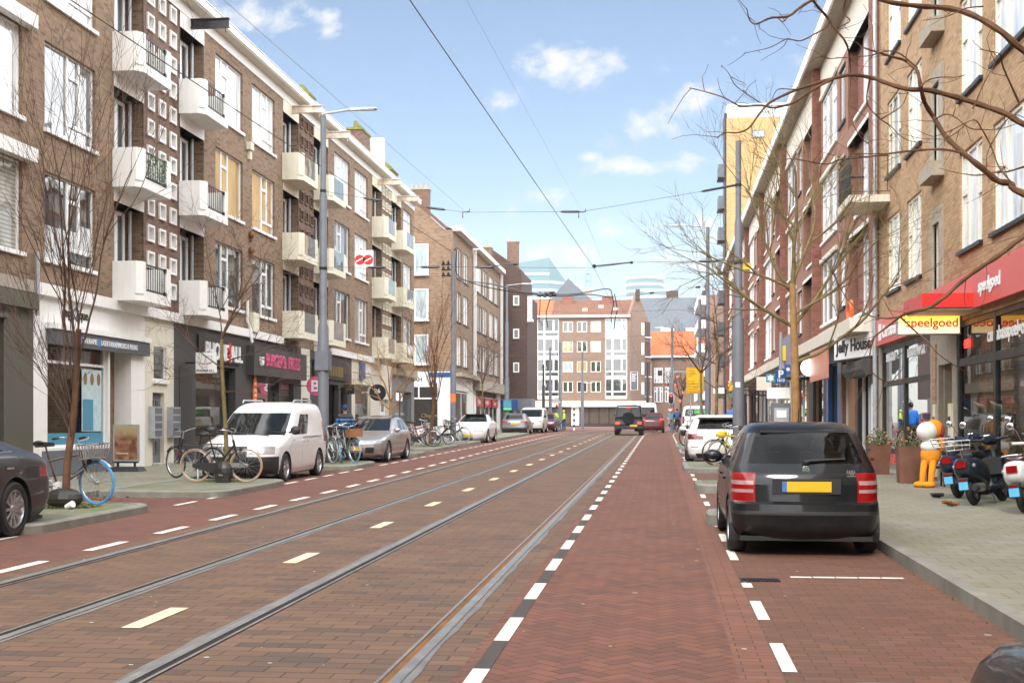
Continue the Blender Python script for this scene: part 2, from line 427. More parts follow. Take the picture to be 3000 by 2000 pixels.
def island(x0, x1, y0, y1, rad=.45, round_to='L', h=.13):
    """kerbed build-out between parking bays"""
    s = []
    def arc(cxx, cyy, a0, a1, r):
        return [(cxx + r * math.cos(R(a0 + (a1 - a0) * i / 6)), cyy + r * math.sin(R(a0 + (a1 - a0) * i / 6))) for i in range(7)]
    if round_to == 'L':   # rounded on the low-x side
        s = [(x1, y0), (x1, y1)] + arc(x0 + rad, y1 - rad, 90, 180, rad) + arc(x0 + rad, y0 + rad, 180, 270, rad)
    else:
        s = [(x0, y1), (x0, y0)] + arc(x1 - rad, y0 + rad, 270, 360, rad) + arc(x1 - rad, y1 - rad, 0, 90, rad)
    cxm, cym = (x0 + x1) / 2, (y0 + y1) / 2
    inn = [(cxm + (x - cxm) * (1 - .26 / abs(x1 - x0)), cym + (y - cym) * (1 - .26 / abs(y1 - y0))) for x, y in s]
    n = len(s); mb = MB(); r2 = [(cxm + (x - cxm) * (1 - .05 / abs(x1 - x0)), cym + (y - cym) * (1 - .05 / abs(y1 - y0))) for x, y in s]
    L = [[(x, y, gz(y) - .05) for x, y in s], [(x, y, gz(y) + h - .025) for x, y in s], [(x, y, gz(y) + h) for x, y in r2], [(x, y, gz(y) + h) for x, y in inn]]
    vs = sum(L, []); fs = []
    for q in range(3):
        fs += [(q * n + i, q * n + (i + 1) % n, (q + 1) * n + (i + 1) % n, (q + 1) * n + i) for i in range(n)]
    mb.add(vs, fs); struct('kerb', mb, M['kerb'])
    t = MB(); t.add([(x, y, gz(y) + h - .004) for x, y in inn], [tuple(range(n))]); struct('traffic_island', t, pav_isle)
island(-10.28, -7.95, 15.2, 19.3, .5, 'R'); island(-10.28, -7.92, 22.2, 26.4, .5, 'R'); island(-10.28, -8.2, 33, 36.1, .4, 'R')
island(-10.28, -8.4, 43.2, 45.0, .4, 'R'); island(-10.28, -8.75, 48.6, 54.6, .4, 'R'); island(-10.28, -8.75, 57.5, 61.6, .4, 'R'); island(-10.28, -8.7, 68, 84, .4, 'R')
island(.70, 2.44, 4.2, 6.95, .45); island(.64, 2.44, 17.45, 18.55, .3, h=.17); island(.68, 2.44, 24.4, 26.2, .3, h=.17); island(.60, 2.44, 32.4, 36.6, .4); island(.7, 2.44, 44, 46, .4); island(.62, 2.44, 52, 56, .4)
# tram rails
def rail(Xg, mirror, gmat, label):
    ys = yr(Y0, 118, 2.); mb = MB()
    segs = [(-.150, -.10, 2), (-.10, -.027, 0), (-.027, .027, 1), (.027, .052, 0)]
    for a, b, mi in segs:
        if mirror: a, b = -b, -a
        w = (lambda y: .0) if mi != 2 else (lambda y: .012 * math.sin(y * 5.3 + Xg) + .010 * math.sin(y * 2.1) + .008 * math.sin(y * 11.))
        yy = yr(Y0, 118, .5) if mi == 2 else ys
        if mi == 2 and not mirror: A, B = (lambda y, a=a: Xg + a + w(y)), Xg + b
        elif mi == 2: A, B = Xg + a, (lambda y, b=b: Xg + b + w(y))
        else: A, B = Xg + a, Xg + b
        n0 = len(mb.f); strip(A, B, yy, {0: .009, 1: .004, 2: .004}[mi], mb, True)
        for i in range(n0, len(mb.f)): mb.m[i] = mi
    o = mb.build('tram_rail', [M['railsteel'], gmat, M['sealant']]); tag(o, kind='structure')
rail(-5.95, False, M['groove'], ''); rail(-4.62, True, M['groove'], ''); rail(-3.04, False, M['groove'], ''); rail(-1.60, True, M['rust'], '')
# painted / paved markings
mk = MB(); mc = MB(); md = MB(); me_ = MB()
def dash(mb, x, w, y, l, dz=.0045, xa=None):
    s = cx(y)
    yy = yr(y, y + l, .5); strip(lambda q: (xa(q) if xa else x) - w / 2, lambda q: (xa(q) if xa else x) + w / 2, yy, dz, mb, True)
l2 = lambda q: -6.46 - (0 if q < 25 else min(.45, (q - 25) * .012))
y = 3.66
while y < 112: dash(mk, 0, .13, y, 1., xa=l2); y += 2.0
y = 8.82 - 3.95
while y < 110: dash(mc, -3.84, .15, y, .95); y += 3.95
y = 4.75
while y < 112:
    dash(mk, -1.09, .105, y, .98)
    if y < 80: dash(md, -1.09, .105, y + .99, .93, .004)
    y += 1.93
for i in range(60):
    y = 12.6 + i * 1.56
    if not (15 < y < 19 or 22.6 < y < 26.2 or 33.0 < y < 36 or y > 100): dash(mk, -8.1, .10, y, .95)
y = 5.85
while y < 98:
    if not (11.4 < y < 12.1): dash(mk, .775, .09, y, .95)
    y += 1.92
dash(mk, .775, .09, 11.45, .28)
for i in range(5): mk.quad(*[(1.22 + i * .212 + a, 12.16 + .02 * i * .3 + b, gz(12.2) + .0045) for a, b in ((0, 0), (.20, 0), (.20, .10), (0, .10))])
for yy in (62, ):    # thin slot across the centre
    mk.quad((-4.4, 46.5, gz(46.5) + .0046), (-3.35, 46.5, gz(46.5) + .0046), (-3.35, 46.62, gz(46.6) + .0046), (-4.4, 46.62, gz(46.6) + .0046))
for i in range(9): mk.quad(*[(-6.2 + i * 1.2 + a, 101.5 + b, gz(101.5) + .0048) for a, b in ((0, 0), (.6, 0), (.6, .5), (0, .5))])
struct('road_marking', mk, M['white_line']); struct('road_marking', mc, M['cream_line']); struct('road_marking', md, M['dark_brick'])
# gully grate in the parking bay
d = MB(); z = gz(12) + .005
d.box(.74, 1.10, 11.86, 12.08, z - .02, z)
for i in range(8): d.box(.765 + i * .04, .79 + i * .04, 11.88, 12.06, z, z + .006)
tag(d.build('drain_grate', M['dark_metal']), 'flat dark iron drain grate in the brick parking bay behind the black hatchback', 'drain')
# fallen leaves by the left kerb and along the right kerb, litter
lv = MB()
for k in range(260):
    if k < 120: x, y = -10.25 + abs(rnd.gauss(0, .35)), 21.6 + rnd.gauss(0, .5)
    else: x, y = 2.43 - abs(rnd.gauss(0, .05)), rnd.uniform(5, 30)
    a = rnd.random() * 6.3; s = rnd.uniform(.015, .05) if k < 120 else rnd.uniform(.006, .02); z = gz(y) + .008 + rnd.random() * .01
    lv.quad(*[(x + s * math.cos(a + q), y + s * math.sin(a + q), z + rnd.random() * .015) for q in (0, 1.2, 3.1, 4.4)])
tag(lv.build('fallen_leaves', plain('leafdry', (.22, .09, .035), .8, var=.5, scale=30), fix=False), kind='stuff')
lt = MB()
for k in range(170):
    x = rnd.uniform(-7, 5); y = 6 + rnd.random() ** 1.7 * 45
    if x > 2.45: z = gz(y) + .125
    else: z = gz(y) + .007
    a = rnd.random() * 6.3; s = rnd.uniform(.008, .026)
    lt.quad(*[(x + s * math.cos(a + q), y + s * .7 * math.sin(a + q), z) for q in (0, 1.4, 3.1, 4.6)])
tag(lt.build('litter', plain('litterwhite', (.6, .58, .52), .8, var=.3, scale=20), fix=False), kind='stuff')
# ================================================================ BUILDINGS
def PL(X0): return lambda u, z, d=0: (X0 + d, u, z)
def PR(X0): return lambda u, z, d=0: (X0 - d, u, z)
def PG(Yp): return lambda u, z, d=0: (u, Yp - d, z)
def ray(px, py):
    r, u = (px - 1500) / FPX, (HOR - py) / FPX
    return (-ST + r * CT, CT + r * ST, u)
def onX(px, py, X):
    d = ray(px, py); t = X / d[0]; return t * d[1], EYE + t * d[2]      # (u, z) on the plane x = X
def onY(px, py, Y):
    d = ray(px, py); t = Y / d[1]; return t * d[0], EYE + t * d[2]
UL = lambda px: onX(px, 0, -13.6)[0]
UR = lambda px: onX(px, 0, 5.7)[0]
def facade(name, P, u0, u1, z0, z1, holes, mat, parent, depth=.22):
    """front skin with real openings and their reveals"""
    us = sorted({u0, u1} | {h[0] for h in holes} | {h[1] for h in holes}); zs = sorted({z0, z1} | {h[2] for h in holes} | {h[3] for h in holes})
    us = [u for u in us if u0 <= u <= u1]; zs = [z for z in zs if z0 <= z <= z1]
    mb = MB(); idx = {}
    def V(i, j):
        if (i, j) not in idx: idx[(i, j)] = len(mb.v); mb.v.append(Vector(P(us[i], zs[j], 0)))
        return idx[(i, j)]
    for i in range(len(us) - 1):
        for j in range(len(zs) - 1):
            cu, cz = (us[i] + us[i + 1]) / 2, (zs[j] + zs[j + 1]) / 2
            if not any(h[0] < cu < h[1] and h[2] < cz < h[3] for h in holes):
                mb.f.append([V(i, j), V(i + 1, j), V(i + 1, j + 1), V(i, j + 1)]); mb.m.append(0)
    for h in holes:
        a, b, c, d = max(h[0], u0), min(h[1], u1), max(h[2], z0), min(h[3], z1); dp = -(h[4] if len(h) > 4 else depth)
        mb.quad(P(a, c, 0), P(a, d, 0), P(a, d, dp), P(a, c, dp)); mb.quad(P(b, c, 0), P(b, c, dp), P(b, d, dp), P(b, d, 0))
        mb.quad(P(a, d, 0), P(b, d, 0), P(b, d, dp), P(a, d, dp)); mb.quad(P(a, c, 0), P(a, c, dp), P(b, c, dp), P(b, c, 0))
    return mb.build(name, mat, parent)
L_R = [(0, .49, 0, 1), (.49, .72, .19, .76), (.49, .72, .76, 1), (.72, 1, .19, 1), (.49, 1, 0, .19)]
L_L = [(1 - b, 1 - a, c, d) for a, b, c, d in L_R]
L_3 = [(0, .3, 0, .52), (0, .3, .52, 1), (.3, .7, 0, 1), (.7, 1, 0, .6), (.7, 1, .6, 1)]
L_2 = [(0, .5, 0, 1), (.5, 1, 0, 1)]
L_1 = [(0, 1, 0, 1)]
L_T = [(0, .33, 0, .72), (0, .33, .72, 1), (.33, .72, 0, 1), (.72, 1, 0, .72), (.72, 1, .72, 1)]
L_S = [(0, 1, 0, .74), (0, 1, .74, 1)]
def window(P, u0, u1, z0, z1, parent, lay=L_1, fm='frame_white', gm='g_grey', d=-.10, bar=.045, sill=None, name='window', label=None, sillh=.09, low=None):
    f = MB(); g = MB(); du, dz = u1 - u0, z1 - z0
    for a, b, c, e in lay:
        A, B, C_, E_ = u0 + a * du, u0 + b * du, z0 + c * dz, z0 + e * dz
        t = bar
        f.fbox(P, A, A + t, C_, E_, d - .05, d + .02); f.fbox(P, B - t, B, C_, E_, d - .05, d + .02)
        f.fbox(P, A + t, B - t, C_, C_ + t, d - .05, d + .018); f.fbox(P, A + t, B - t, E_ - t, E_, d - .05, d + .018)
        if low and c < .5 < e:
            zm = C_ + (E_ - C_) * low
            g.quad(P(A + t, C_ + t, d - .02), P(B - t, C_ + t, d - .02), P(B - t, zm, d - .02), P(A + t, zm, d - .02), 1)
            g.quad(P(A + t, zm, d - .02), P(B - t, zm, d - .02), P(B - t, E_ - t, d - .02), P(A + t, E_ - t, d - .02))
        else:
            g.quad(P(A + t, C_ + t, d - .02), P(B - t, C_ + t, d - .02), P(B - t, E_ - t, d - .02), P(A + t, E_ - t, d - .02))
    o = f.build(name, M[fm], parent)
    if label: o['label'] = label
    g.build('pane', [M[gm], M['g_white']] if low else M[gm], o)
    if sill:
        s = MB(); s.fbox(P, u0 - .06, u1 + .06, z0 - sillh, z0, -.12, .07); s.build('sill', M[sill], o)
    return o
def boxpart(P, name, parent, mat, *a, label=None):
    mb = MB()
    for q in a: mb.fbox(P, *q)
    o = mb.build(name, M[mat] if isinstance(mat, str) else mat, parent)
    if label: o['label'] = label
    return o
def door(P, u0, u1, z0, z1, parent, mat='grey_paint', lights=2, d=-.2, gm='g_dark'):
    mb = MB(); mb.fbox(P, u0, u1, z0, z1, d - .05, d)
    o = mb.build('door', M[mat], parent); g = MB(); w = u1 - u0; h = z1 - z0
    rows = 3
    for i in range(lights):
        for r in range(rows):
            a = u0 + w * (.18 + i * .40); g.fbox(P, a, a + w * .24, z0 + h * (.12 + r * .29), z0 + h * (.12 + r * .29 + .2), d, d + .004)
    if lights: g.build('pane', M[gm], o)
    k = MB(); k.fbox(P, u0 + w * .08, u0 + w * .13, z0 + h * .46, z0 + h * .53, d, d + .05); k.build('handle', M['steel'], o)
    return o
def shopwindow(P, u0, u1, z0, z1, parent, fm='black_paint', cols=2, tr=None, d=-.12, bar=.06, room=1.6, wall='roomwall', items=14, seed=1, tall=False, pane='shopglass'):
    """display window: frame, clear pane, and a real lit-by-daylight room with goods behind it"""
    f = MB(); us = [u0 + (u1 - u0) * i / cols for i in range(cols + 1)]
    for u in us: f.fbox(P, u - bar / 2, u + bar / 2, z0, z1, d - .06, d + .03)
    for z in [z0 + bar / 2, z1 - bar / 2] + ([tr] if tr else []): f.fbox(P, u0, u1, z - bar / 2, z + bar / 2, d - .06, d + .026)
    o = f.build('shop_window', M[fm], parent)
    g = MB(); g.quad(P(u0, z0, d - .015), P(u1, z0, d - .015), P(u1, z1, d - .015), P(u0, z1, d - .015)); g.build('pane', M[pane], o)
    q = MB(); e = .0; b = d - room
    q.quad(P(u0, z0, b), P(u1, z0, b), P(u1, z1, b), P(u0, z1, b)); q.quad(P(u0, z0, b), P(u0, z1, b), P(u0, z1, d - .07), P(u0, z0, d - .07))
    q.quad(P(u1, z0, b), P(u1, z0, d - .07), P(u1, z1, d - .07), P(u1, z1, b)); q.quad(P(u0, z0, b), P(u0, z0, d - .07), P(u1, z0, d - .07), P(u1, z0, b))
    q.quad(P(u0, z1, b), P(u1, z1, b), P(u1, z1, d - .07), P(u0, z1, d - .07)); q.build('interior', M[wall], o)
    r = random.Random(seed); mats = [M[k] for k in GOODS]; it = MB()
    for i in range(items):
        u = r.uniform(u0 + .15, u1 - .35); w = r.uniform(.12, .5); zz = z0 + r.choice([.02, .02, .5, 1.0]) ; h = r.uniform(.12, .7)
        dd = d - r.uniform(.25, room - .3)
        it.fbox(P, u, min(u + w, u1 - .05), zz, min(zz + h, z1 - .1), dd - .15, dd, r.randrange(len(mats)))
    for k in range(2): it.fbox(P, u0 + .05, u1 - .05, z0 + .47 + .5 * k, z0 + .5 + .5 * k, d - room + .1, d - room + .5, 0)
    if items: it.build('display_goods', mats, o)
    return o
M['roomwall'] = plain('roomwall', (.20, .18, .15), .8, var=.2, scale=2); M['roomdark'] = plain('roomdark', (.04, .038, .036), .8, var=.3, scale=2)
M['roompale'] = plain('roompale', (.42, .38, .28), .8, var=.15, scale=2); M['roompink'] = plain('roompink', (.42, .17, .2), .8, var=.2, scale=2)
GC = [(.5, .5, .47), (.45, .06, .05), (.05, .14, .4), (.5, .38, .06), (.08, .2, .12), (.03, .03, .03), (.36, .2, .1), (.5, .24, .05), (.1, .3, .36)]
GOODS = []
for i, c in enumerate(GC): GOODS.append('goods%d' % i); M['goods%d' % i] = plain('goods%d' % i, c, .6, var=.35, scale=11)
def core(u0, u1, z0, z1, d0, d1, P, mat, parent, name='rear_wall'):
    mb = MB(); mb.fbox(P, u0, u1, z0, z1, -d1, -d0); return mb.build(name, M[mat], parent)
G3 = ['g_grey', 'g_dark', 'g_white', 'g_blind', 'g_green', 'g_grey']
def pick(): return rnd.choice(G3)
# ---------------------------------------------------------------- left row: three houses of one block plus the next one
P = PL(-13.6)
FL = [5.22, 8.12, 11.02]; WT = [7.17, 10.07, 12.95]
def left_house(lab, ua, ub, wins, recs, grid, balc, fr, gridmat, fascia='white_paint', beams=(), ledge=None, gts=None, loc=None):
    b = thing('apartment_house', lab, 'apartment house', (-13.6, (ua + ub) / 2, gz((ua + ub) / 2)), group='brown brick row along the left pavement')
    holes = []
    for w in wins:
        for k in range(3): holes.append((w[0], w[1], FL[k], WT[k], .16))
    rz = [(4.62, 7.12), (7.45, 10.0), (10.34, 12.84)]
    for r in recs:
        for a, c in rz: holes.append((r[0], r[1], a, c, .44))
    if grid: holes.append((grid[0], grid[1], 4.66, 13.28, .02))
    facade('wall', P, ua, ub, 4.4, 13.3, holes, M['brick_brown'], b)
    core(ua, ub, gz(ua), 13.9, .46, 9, P, 'brick_brown', b)
    n = 0
    for w in wins:
        for k in range(3):
            gm = gts[n % len(gts)] if gts else pick(); n += 1
            window(P, w[0], w[1], FL[k], WT[k], b, w[2], fr, gm, sill='white_paint', low=(rnd.uniform(.25, .5) if rnd.random() < .25 else None))
    if grid:    # stair wall of small square lights in concrete frames
        mb = MB(); g0, g1 = grid; cols = [g0 + (g1 - g0) * (.10 + .305 * i) for i in range(3)]; sz = min(.46, (g1 - g0) * .2)
        st = []
        z = 5.0
        while z < 12.8:
            for c in cols: st.append((c, c + sz, z, z + .45, .2))
            z += .706
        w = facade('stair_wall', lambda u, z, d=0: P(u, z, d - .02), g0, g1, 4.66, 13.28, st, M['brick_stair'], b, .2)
        for a, c, e, f in [s[:4] for s in st]:
            fr_ = MB(); pn = MB()
            for q in ((a, a + .06, e, f), (c - .06, c, e, f), (a + .06, c - .06, e, e + .06), (a + .06, c - .06, f - .06, f)): fr_.fbox(P, *q, -.2, .03)
            pn.quad(P(a, e, -.16), P(c, e, -.16), P(c, f, -.16), P(a, f, -.16))
            o = fr_.build('stair_light', M[gridmat], b); pn.build('pane', M['g_white' if gridmat != 'brick_stair' else 'g_dark'], o)
    for ri, r in enumerate(recs):
        for k, (za, zb) in enumerate(rz):
            # back of the recess: door with a light and a tall window
            Pb = lambda u, z, d=0: P(u, z, d - .40)
            m = (r[0] + r[1]) / 2
            window(Pb, r[0] + .3, r[1] - .3, za + .12, zb - .08, b, [(0, .55, 0, 1), (.55, 1, 0, 1)], fr, rnd.choice(['g_dark', 'g_green']), d=-.0, bar=.09, name='balcony_door')
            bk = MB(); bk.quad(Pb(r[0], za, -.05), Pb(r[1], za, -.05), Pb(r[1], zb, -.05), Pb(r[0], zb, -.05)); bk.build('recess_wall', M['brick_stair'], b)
            boxpart(P, 'lintel', b, balc, (r[0] - .02, r[1] + .02, zb, zb + .34 if k < 2 else 13.28, -.44, .012))
            bal = MB(); zl, zt = za, za + .98; D = .74
            o0, o1 = r[0] - .1, r[1] + .04
            # slab with a chamfered outer corner, solid side panels, front kerb
            sl = [P(o0, zl, 0), P(o0, zl, D - .16), P(o0 + .2, zl, D), P(o1, zl, D), P(o1, zl, 0)]
            bal.prism(sl, (0, 0, .17))
            pn = [P(o0, zl + .17, 0), P(o0, zl + .17, D - .12), P(o0 + .16, zl + .17, D), P(o0 + .32, zl + .17, D), P(o0 + .32, zl + .17, D - .08), P(o0 + .19, zl + .17, D - .08), P(o0 + .08, zl + .17, D - .16), P(o0 + .08, zl + .17, 0)]
            bal.prism(pn, (0, 0, zt - zl - .17))
            bal.fbox(P, o1 - .30, o1, zl + .17, zt, D - .08, D); bal.fbox(P, o1 - .08, o1, zl + .17, zt, 0, D - .08)
            bal.fbox(P, o0 + .32, o1 - .30, zl + .17, zl + .24, D - .07, D - .002)
            bo = bal.build('balcony', M[balc], b)
            rl = MB(); a, c = o0 + .32, o1 - .30
            if balc == 'white_paint':
                for q in range(9): u = a + (c - a) * (q + .5) / 9; rl.rod(P(u, zl + .30, D - .03), P(u, zt - .06, D - .03), .011, 5)
                for z in (zl + .29, zt - .06): rl.fbox(P, a, c, z - .02, z + .02, D - .045, D - .015)
                rl.fbox(P, c - .1, c, zl + .25, zl + .34, D - .05, D + .01); rl.fbox(P, c - .1, c, zt - .12, zt - .03, D - .05, D + .01)
                rl.build('railing', M['dark_metal'], bo)
            else:
                rl.fbox(P, a, c, zl + .26, zt - .02, D - .05, D - .02); rl.build('railing', M['g_grey'] if fr != 'x' else M['cream_paint'], bo)
            if balc == 'white_paint' and ri == 0 and k == 1:
                iv = MB()
                for q in range(170):
                    u = rnd.uniform(a, c - .04); z = rnd.uniform(zl + .26, zt - .05); s = .045; dd = D - .01 + rnd.random() * .05
                    iv.quad(P(u - s, z, dd), P(u, z - s, dd + .02), P(u + s, z, dd), P(u, z + s, dd - .02))
                iv.build('ivy_screen', M['leaf'], bo, fix=False)
            dp = MB(); dp.rod(P(r[1] - .22, za, -.28), P(r[1] - .22, zb, -.28), .05, 8); dp.build('drainpipe', M['zinc'], b)
    boxpart(P, 'fascia', b, fascia, (ua, ub, 13.28, 13.60, -.05, .03))
    boxpart(P, 'soffit', b, 'ivory', (ua, ub, 13.60, 13.64, -.05, .36)); boxpart(P, 'gutter_board', b, 'wood', (ua, ub, 13.62, 13.70, .03, .16))
    boxpart(P, 'gutter', b, fascia, (ua, ub, 13.64, 13.86, .16, .40), (ua, ub, 13.86, 13.885, .14, .43))
    rf = MB(); rf.prism([P(ua, 13.86, .2), P(ua, 16.2, -5), P(ua, 13.86, -9)], Vector(P(ub, 0, 0)) - Vector(P(ua, 0, 0))); rf.build('roof', M['tile_brown'], b)
    for u, mt in beams:
        bm_ = MB(); z = 13.02
        bm_.fbox(P, u - .07, u + .07, z, z + .03, 0, 1.16); bm_.fbox(P, u - .07, u + .07, z + .25, z + .28, 0, 1.16); bm_.fbox(P, u - .02, u + .02, z + .03, z + .25, 0, 1.15)
        bm_.rod(P(u, z, 1.05), P(u, z - .14, 1.05), .012, 5); bm_.build('hoist_beam', M[mt], b)
    if ledge:
        for a, c, m_ in ledge: boxpart(P, 'ledge', b, m_, (a, c, 4.38, 4.64, -.02, .13))
    return b
M['rusty_white'] = plain('rusty_white', (.62, .52, .42), .6, var=.35, scale=5, dirt=.6)
hA = left_house('brown brick house with pure white balconies on both sides of its white stair lights', 26.0, 40.6,
    [(26.66, 29.2, L_R), (37.5, 40.05, L_L)], [(30.25, 32.05), (34.62, 36.5)], (32.05, 34.6), 'white_paint', 'frame_white', 'white_paint',
    beams=[(35.45, 'dark_metal'), (31.1, 'dark_metal')], ledge=[(26.2, 44.2, 'white_paint')], gts=['g_dark', 'g_grey', 'g_white', 'g_green', 'g_tan', 'g_white'])
hB = left_house('brown brick house with cream balconies and unpainted stair lights behind the tall grey lamp post', 40.6, 54.8,
    [(41.0, 43.5, L_R), (51.75, 54.35, L_L)], [(44.5, 46.45), (48.65, 50.7)], (46.45, 48.65), 'cream_paint', 'frame_white', 'brick_stair',
    beams=[(45.6, 'rusty_white'), (49.8, 'rusty_white')], ledge=[(48.6, 60, 'white_paint')], gts=['g_green', 'g_tan', 'g_white', 'g_dark', 'g_grey', 'g_white'])
hC = left_house('last brown brick house of the left row with cream balconies and cream stair lights', 54.8, 69.0,
    [(55.3, 57.8, L_R), (66.0, 68.2, L_L)], [(58.75, 60.7), (63.15, 65.4)], (60.7, 63.15), 'cream_paint', 'frame_white', 'cream_paint',
    beams=[(59.9, 'rusty_white'), (64.4, 'rusty_white')], gts=['g_grey', 'g_white', 'g_white'])
hZ = left_house('brown brick house at the left edge with white lintels above an olive shopfront', -70.0, 26.0, [(23.0, 25.66, L_1), (18, 20.6, L_R), (13, 15.6, L_R)], [], None, 'white_paint', 'frame_white', 'white_paint', ledge=[(9, 26.0, 'stone')], gts=['g_blind', 'g_white', 'g_white'])
mb = MB(); mb.box(-22, 15, -74, -70, -.7, 15); mb.build('reflection_blocker', M['brick_brown'], hZ)  # unseen wall added across the street to darken reflections in the black car
for k in range(3): boxpart(P, 'lintel', hZ, 'white_paint', (22.9, 25.95, WT[k], WT[k] + .3, -.05, .22))
# chimneys (parts of their houses)
def chim(P, u, d, z0, z1, w, parent, mat='brick_stair', pots=4, cap='stone'):
    mb = MB(); mb.fbox(P, u - w, u + w, z0, z1, -d - .35, -d + .35); o = mb.build('chimney', M[mat], parent)
    c = MB(); c.fbox(P, u - w - .06, u + w + .06, z1, z1 + .1, -d - .4, -d + .4)
    for i in range(pots): c.lathe([(.11, 0), (.09, .35)], P(u - w + .2 + (2 * w - .4) * i / max(1, pots - 1), z1 + .1, -d), n=8)
    c.build('chimney_cap', M[cap], o)
M['mossy'] = plain('mossy', (.16, .17, .04), .9, var=.3)
chim(P, 51.3, 1.2, 13.6, 15.1, .5, hB, cap='mossy'); chim(P, 60.2, 1.0, 13.6, 15.6, .9, hC, cap='mossy'); chim(P, 67.8, 1.2, 13.6, 15.2, .8, hC, cap='mossy')
boxpart(P, 'parapet', hC, 'white_paint', (61.6, 61.9, 13.6, 15.7, -1.2, -.1))
# ---- ground floors
def base(y): return gz(y) + .12
# Z : olive shopfront
zb = base(22)
facade('shopfront', P, -70, 26.15, zb - .8, 4.40, [(20.6, 24.9, zb + .35, 3.75, .3)], M['olive_paint'], hZ)
boxpart(P, 'cornice', hZ, 'olive_paint', (9, 26.1, 4.02, 4.36, .002, .16), (20.5, 25.0, 3.75, 3.85, .0, .09))
shopwindow(P, 20.6, 24.9, zb + .35, 3.75, hZ, 'black_paint', 2, 3.0, d=-.22, wall='roomdark', seed=3)
# A : white clinic shop
zb = base(29)
ux = [UL(v) for v in (101, 139, 318, 330, 410, 424, 450, 487, 509)]
facade('shopfront', P, 26.15, ux[5], zb, 4.40, [(ux[1], ux[2], zb + .62, 3.45, .2), (ux[3] - .15, ux[4] - .55, zb + .05, 3.4, 1.3)], M['white_paint'], hA)
shopwindow(P, ux[1], ux[2], zb + .62, 3.45, hA, 'frame_white', 1, 2.95, d=-.14, wall='roompale', seed=5, items=9)
boxpart(P, 'plinth', hA, 'grey_blue' if 'grey_blue' in M else 'pole_grey', (ux[1] - .25, ux[2] + .12, zb, zb + .56, .0, .03))
st_ = MB(); Pw = lambda u, z, d=0: P(u, z, d - .15)
M['sticker_blue'] = plain('sticker_blue', (.06, .25, .36), .4, var=.05); M['sticker_pale'] = plain('sticker_pale', (.45, .58, .60), .4, var=.15)
boxpart(Pw, 'window_sticker', hA, 'sticker_blue', (ux[1] + .1, ux[2] - .05, zb + .66, zb + .95, .02, .024))
um = (ux[1] * .38 + ux[2] * .62); boxpart(Pw, 'window_poster', hA, 'sticker_pale', (um, ux[2] - .12, zb + .98, 2.85, .02, .024))
pe = MB()
for i in range(3): pe.ell(Pw(um + .18 + i * .36, 2.62, .028), (.004, .10, .15), 10, 8)
pe.build('portrait_heads', M['wood'], hA); boxpart(Pw, 'window_poster', hA, 'sticker_blue', (um + .05, um + .6, zb + 1.0, zb + 1.75, .026, .03))
M['awn_grey'] = plain('awn_grey', (.075, .078, .088), .6, var=.08)
boxpart(P, 'awning', hA, 'awn_grey', (ux[1] - .1, UL(425) - .05, 3.32, 3.66, .05, .16)); boxpart(P, 'awning_case', hA, 'white_paint', (ux[1] - .1, UL(424), 3.67, 3.80, .0, .2))
def signtext(txt, P, u, z, h, mat, par, d, align='L', sq=1., bold=0., left=True, depth=.012, slant=0.):
    U = (0, -1, 0) if P(0, 0, 1)[0] - P(0, 0, 0)[0] < 0 else (0, 1, 0)
    if abs(P(0, 0, 1)[1] - P(0, 0, 0)[1]) > .5: U = (1, 0, 0)
    return lettering(txt, P(u, z, d), U, (0, 0, 1), h, M[mat], par, depth=depth, align=align, squeeze=sq, bold=bold, slant=slant)
M['text_blue'] = plain('text_blue', (.05, .22, .5), .4)
signtext('THERAPIE', P, UL(222), 3.43, .13, 'white_letter', hA, .165, sq=.95); signtext('LASERTHERAPIE', P, UL(277), 3.43, .13, 'white_letter', hA, .165, sq=.8); signtext('MEDISCHE PEELING', P, UL(330), 3.43, .13, 'white_letter', hA, .165, sq=.7)
boxpart(P, 'sign_mark', hA, 'text_blue', (UL(212), UL(220), 3.4, 3.58, .16, .168), (UL(266), UL(275), 3.4, 3.58, .16, .168), (UL(318), UL(327), 3.4, 3.58, .16, .168))
signtext('ep', P, UL(190), 4.0, .22, 'black_letter', hA, .005, bold=.02); signtext('Q', P, UL(212), 4.0, .24, 'text_blue', hA, .005, bold=.03); signtext('ique', P, UL(228), 4.0, .22, 'black_letter', hA, .005, bold=.02)
# entrance bay between the white shop and the black shop
facade('entrance_wall', P, ux[5], ux[8], base(32), 4.40, [(UL(447), UL(481), base(33) + .05, 2.38, .16), (ux[6], ux[7], 2.72, 3.63, .12)], M['ivory'], hA)
door(P, UL(447), UL(481), base(33) + .05, 2.36, hA, 'pole_grey', 2, -.12); window(P, ux[6], ux[7], 2.72, 3.63, hA, L_1, 'frame_white', 'g_green', d=-.06, sill='white_paint')
boxpart(P, 'door_step', hA, 'concrete', (UL(445), UL(483), base(33), base(33) + .05, .0, .2))
for (a, b, n) in ((UL(435), UL(458), 4), (UL(489), UL(512), 4)):
    o = boxpart(P, 'letterbox_bank', hA, 'zinc', (a, b, 1.15, 2.0, .0, .17)); f = MB()
    for i in range(n): f.fbox(P, a + .03, b - .03, 1.2 + i * .2, 1.36 + i * .2, .17, .176); f.fbox(P, a + .06, b - .06, 1.3 + i * .2, 1.325 + i * .2, .176, .186)
    f.build('letterbox_flap', M['pole_grey'], o)
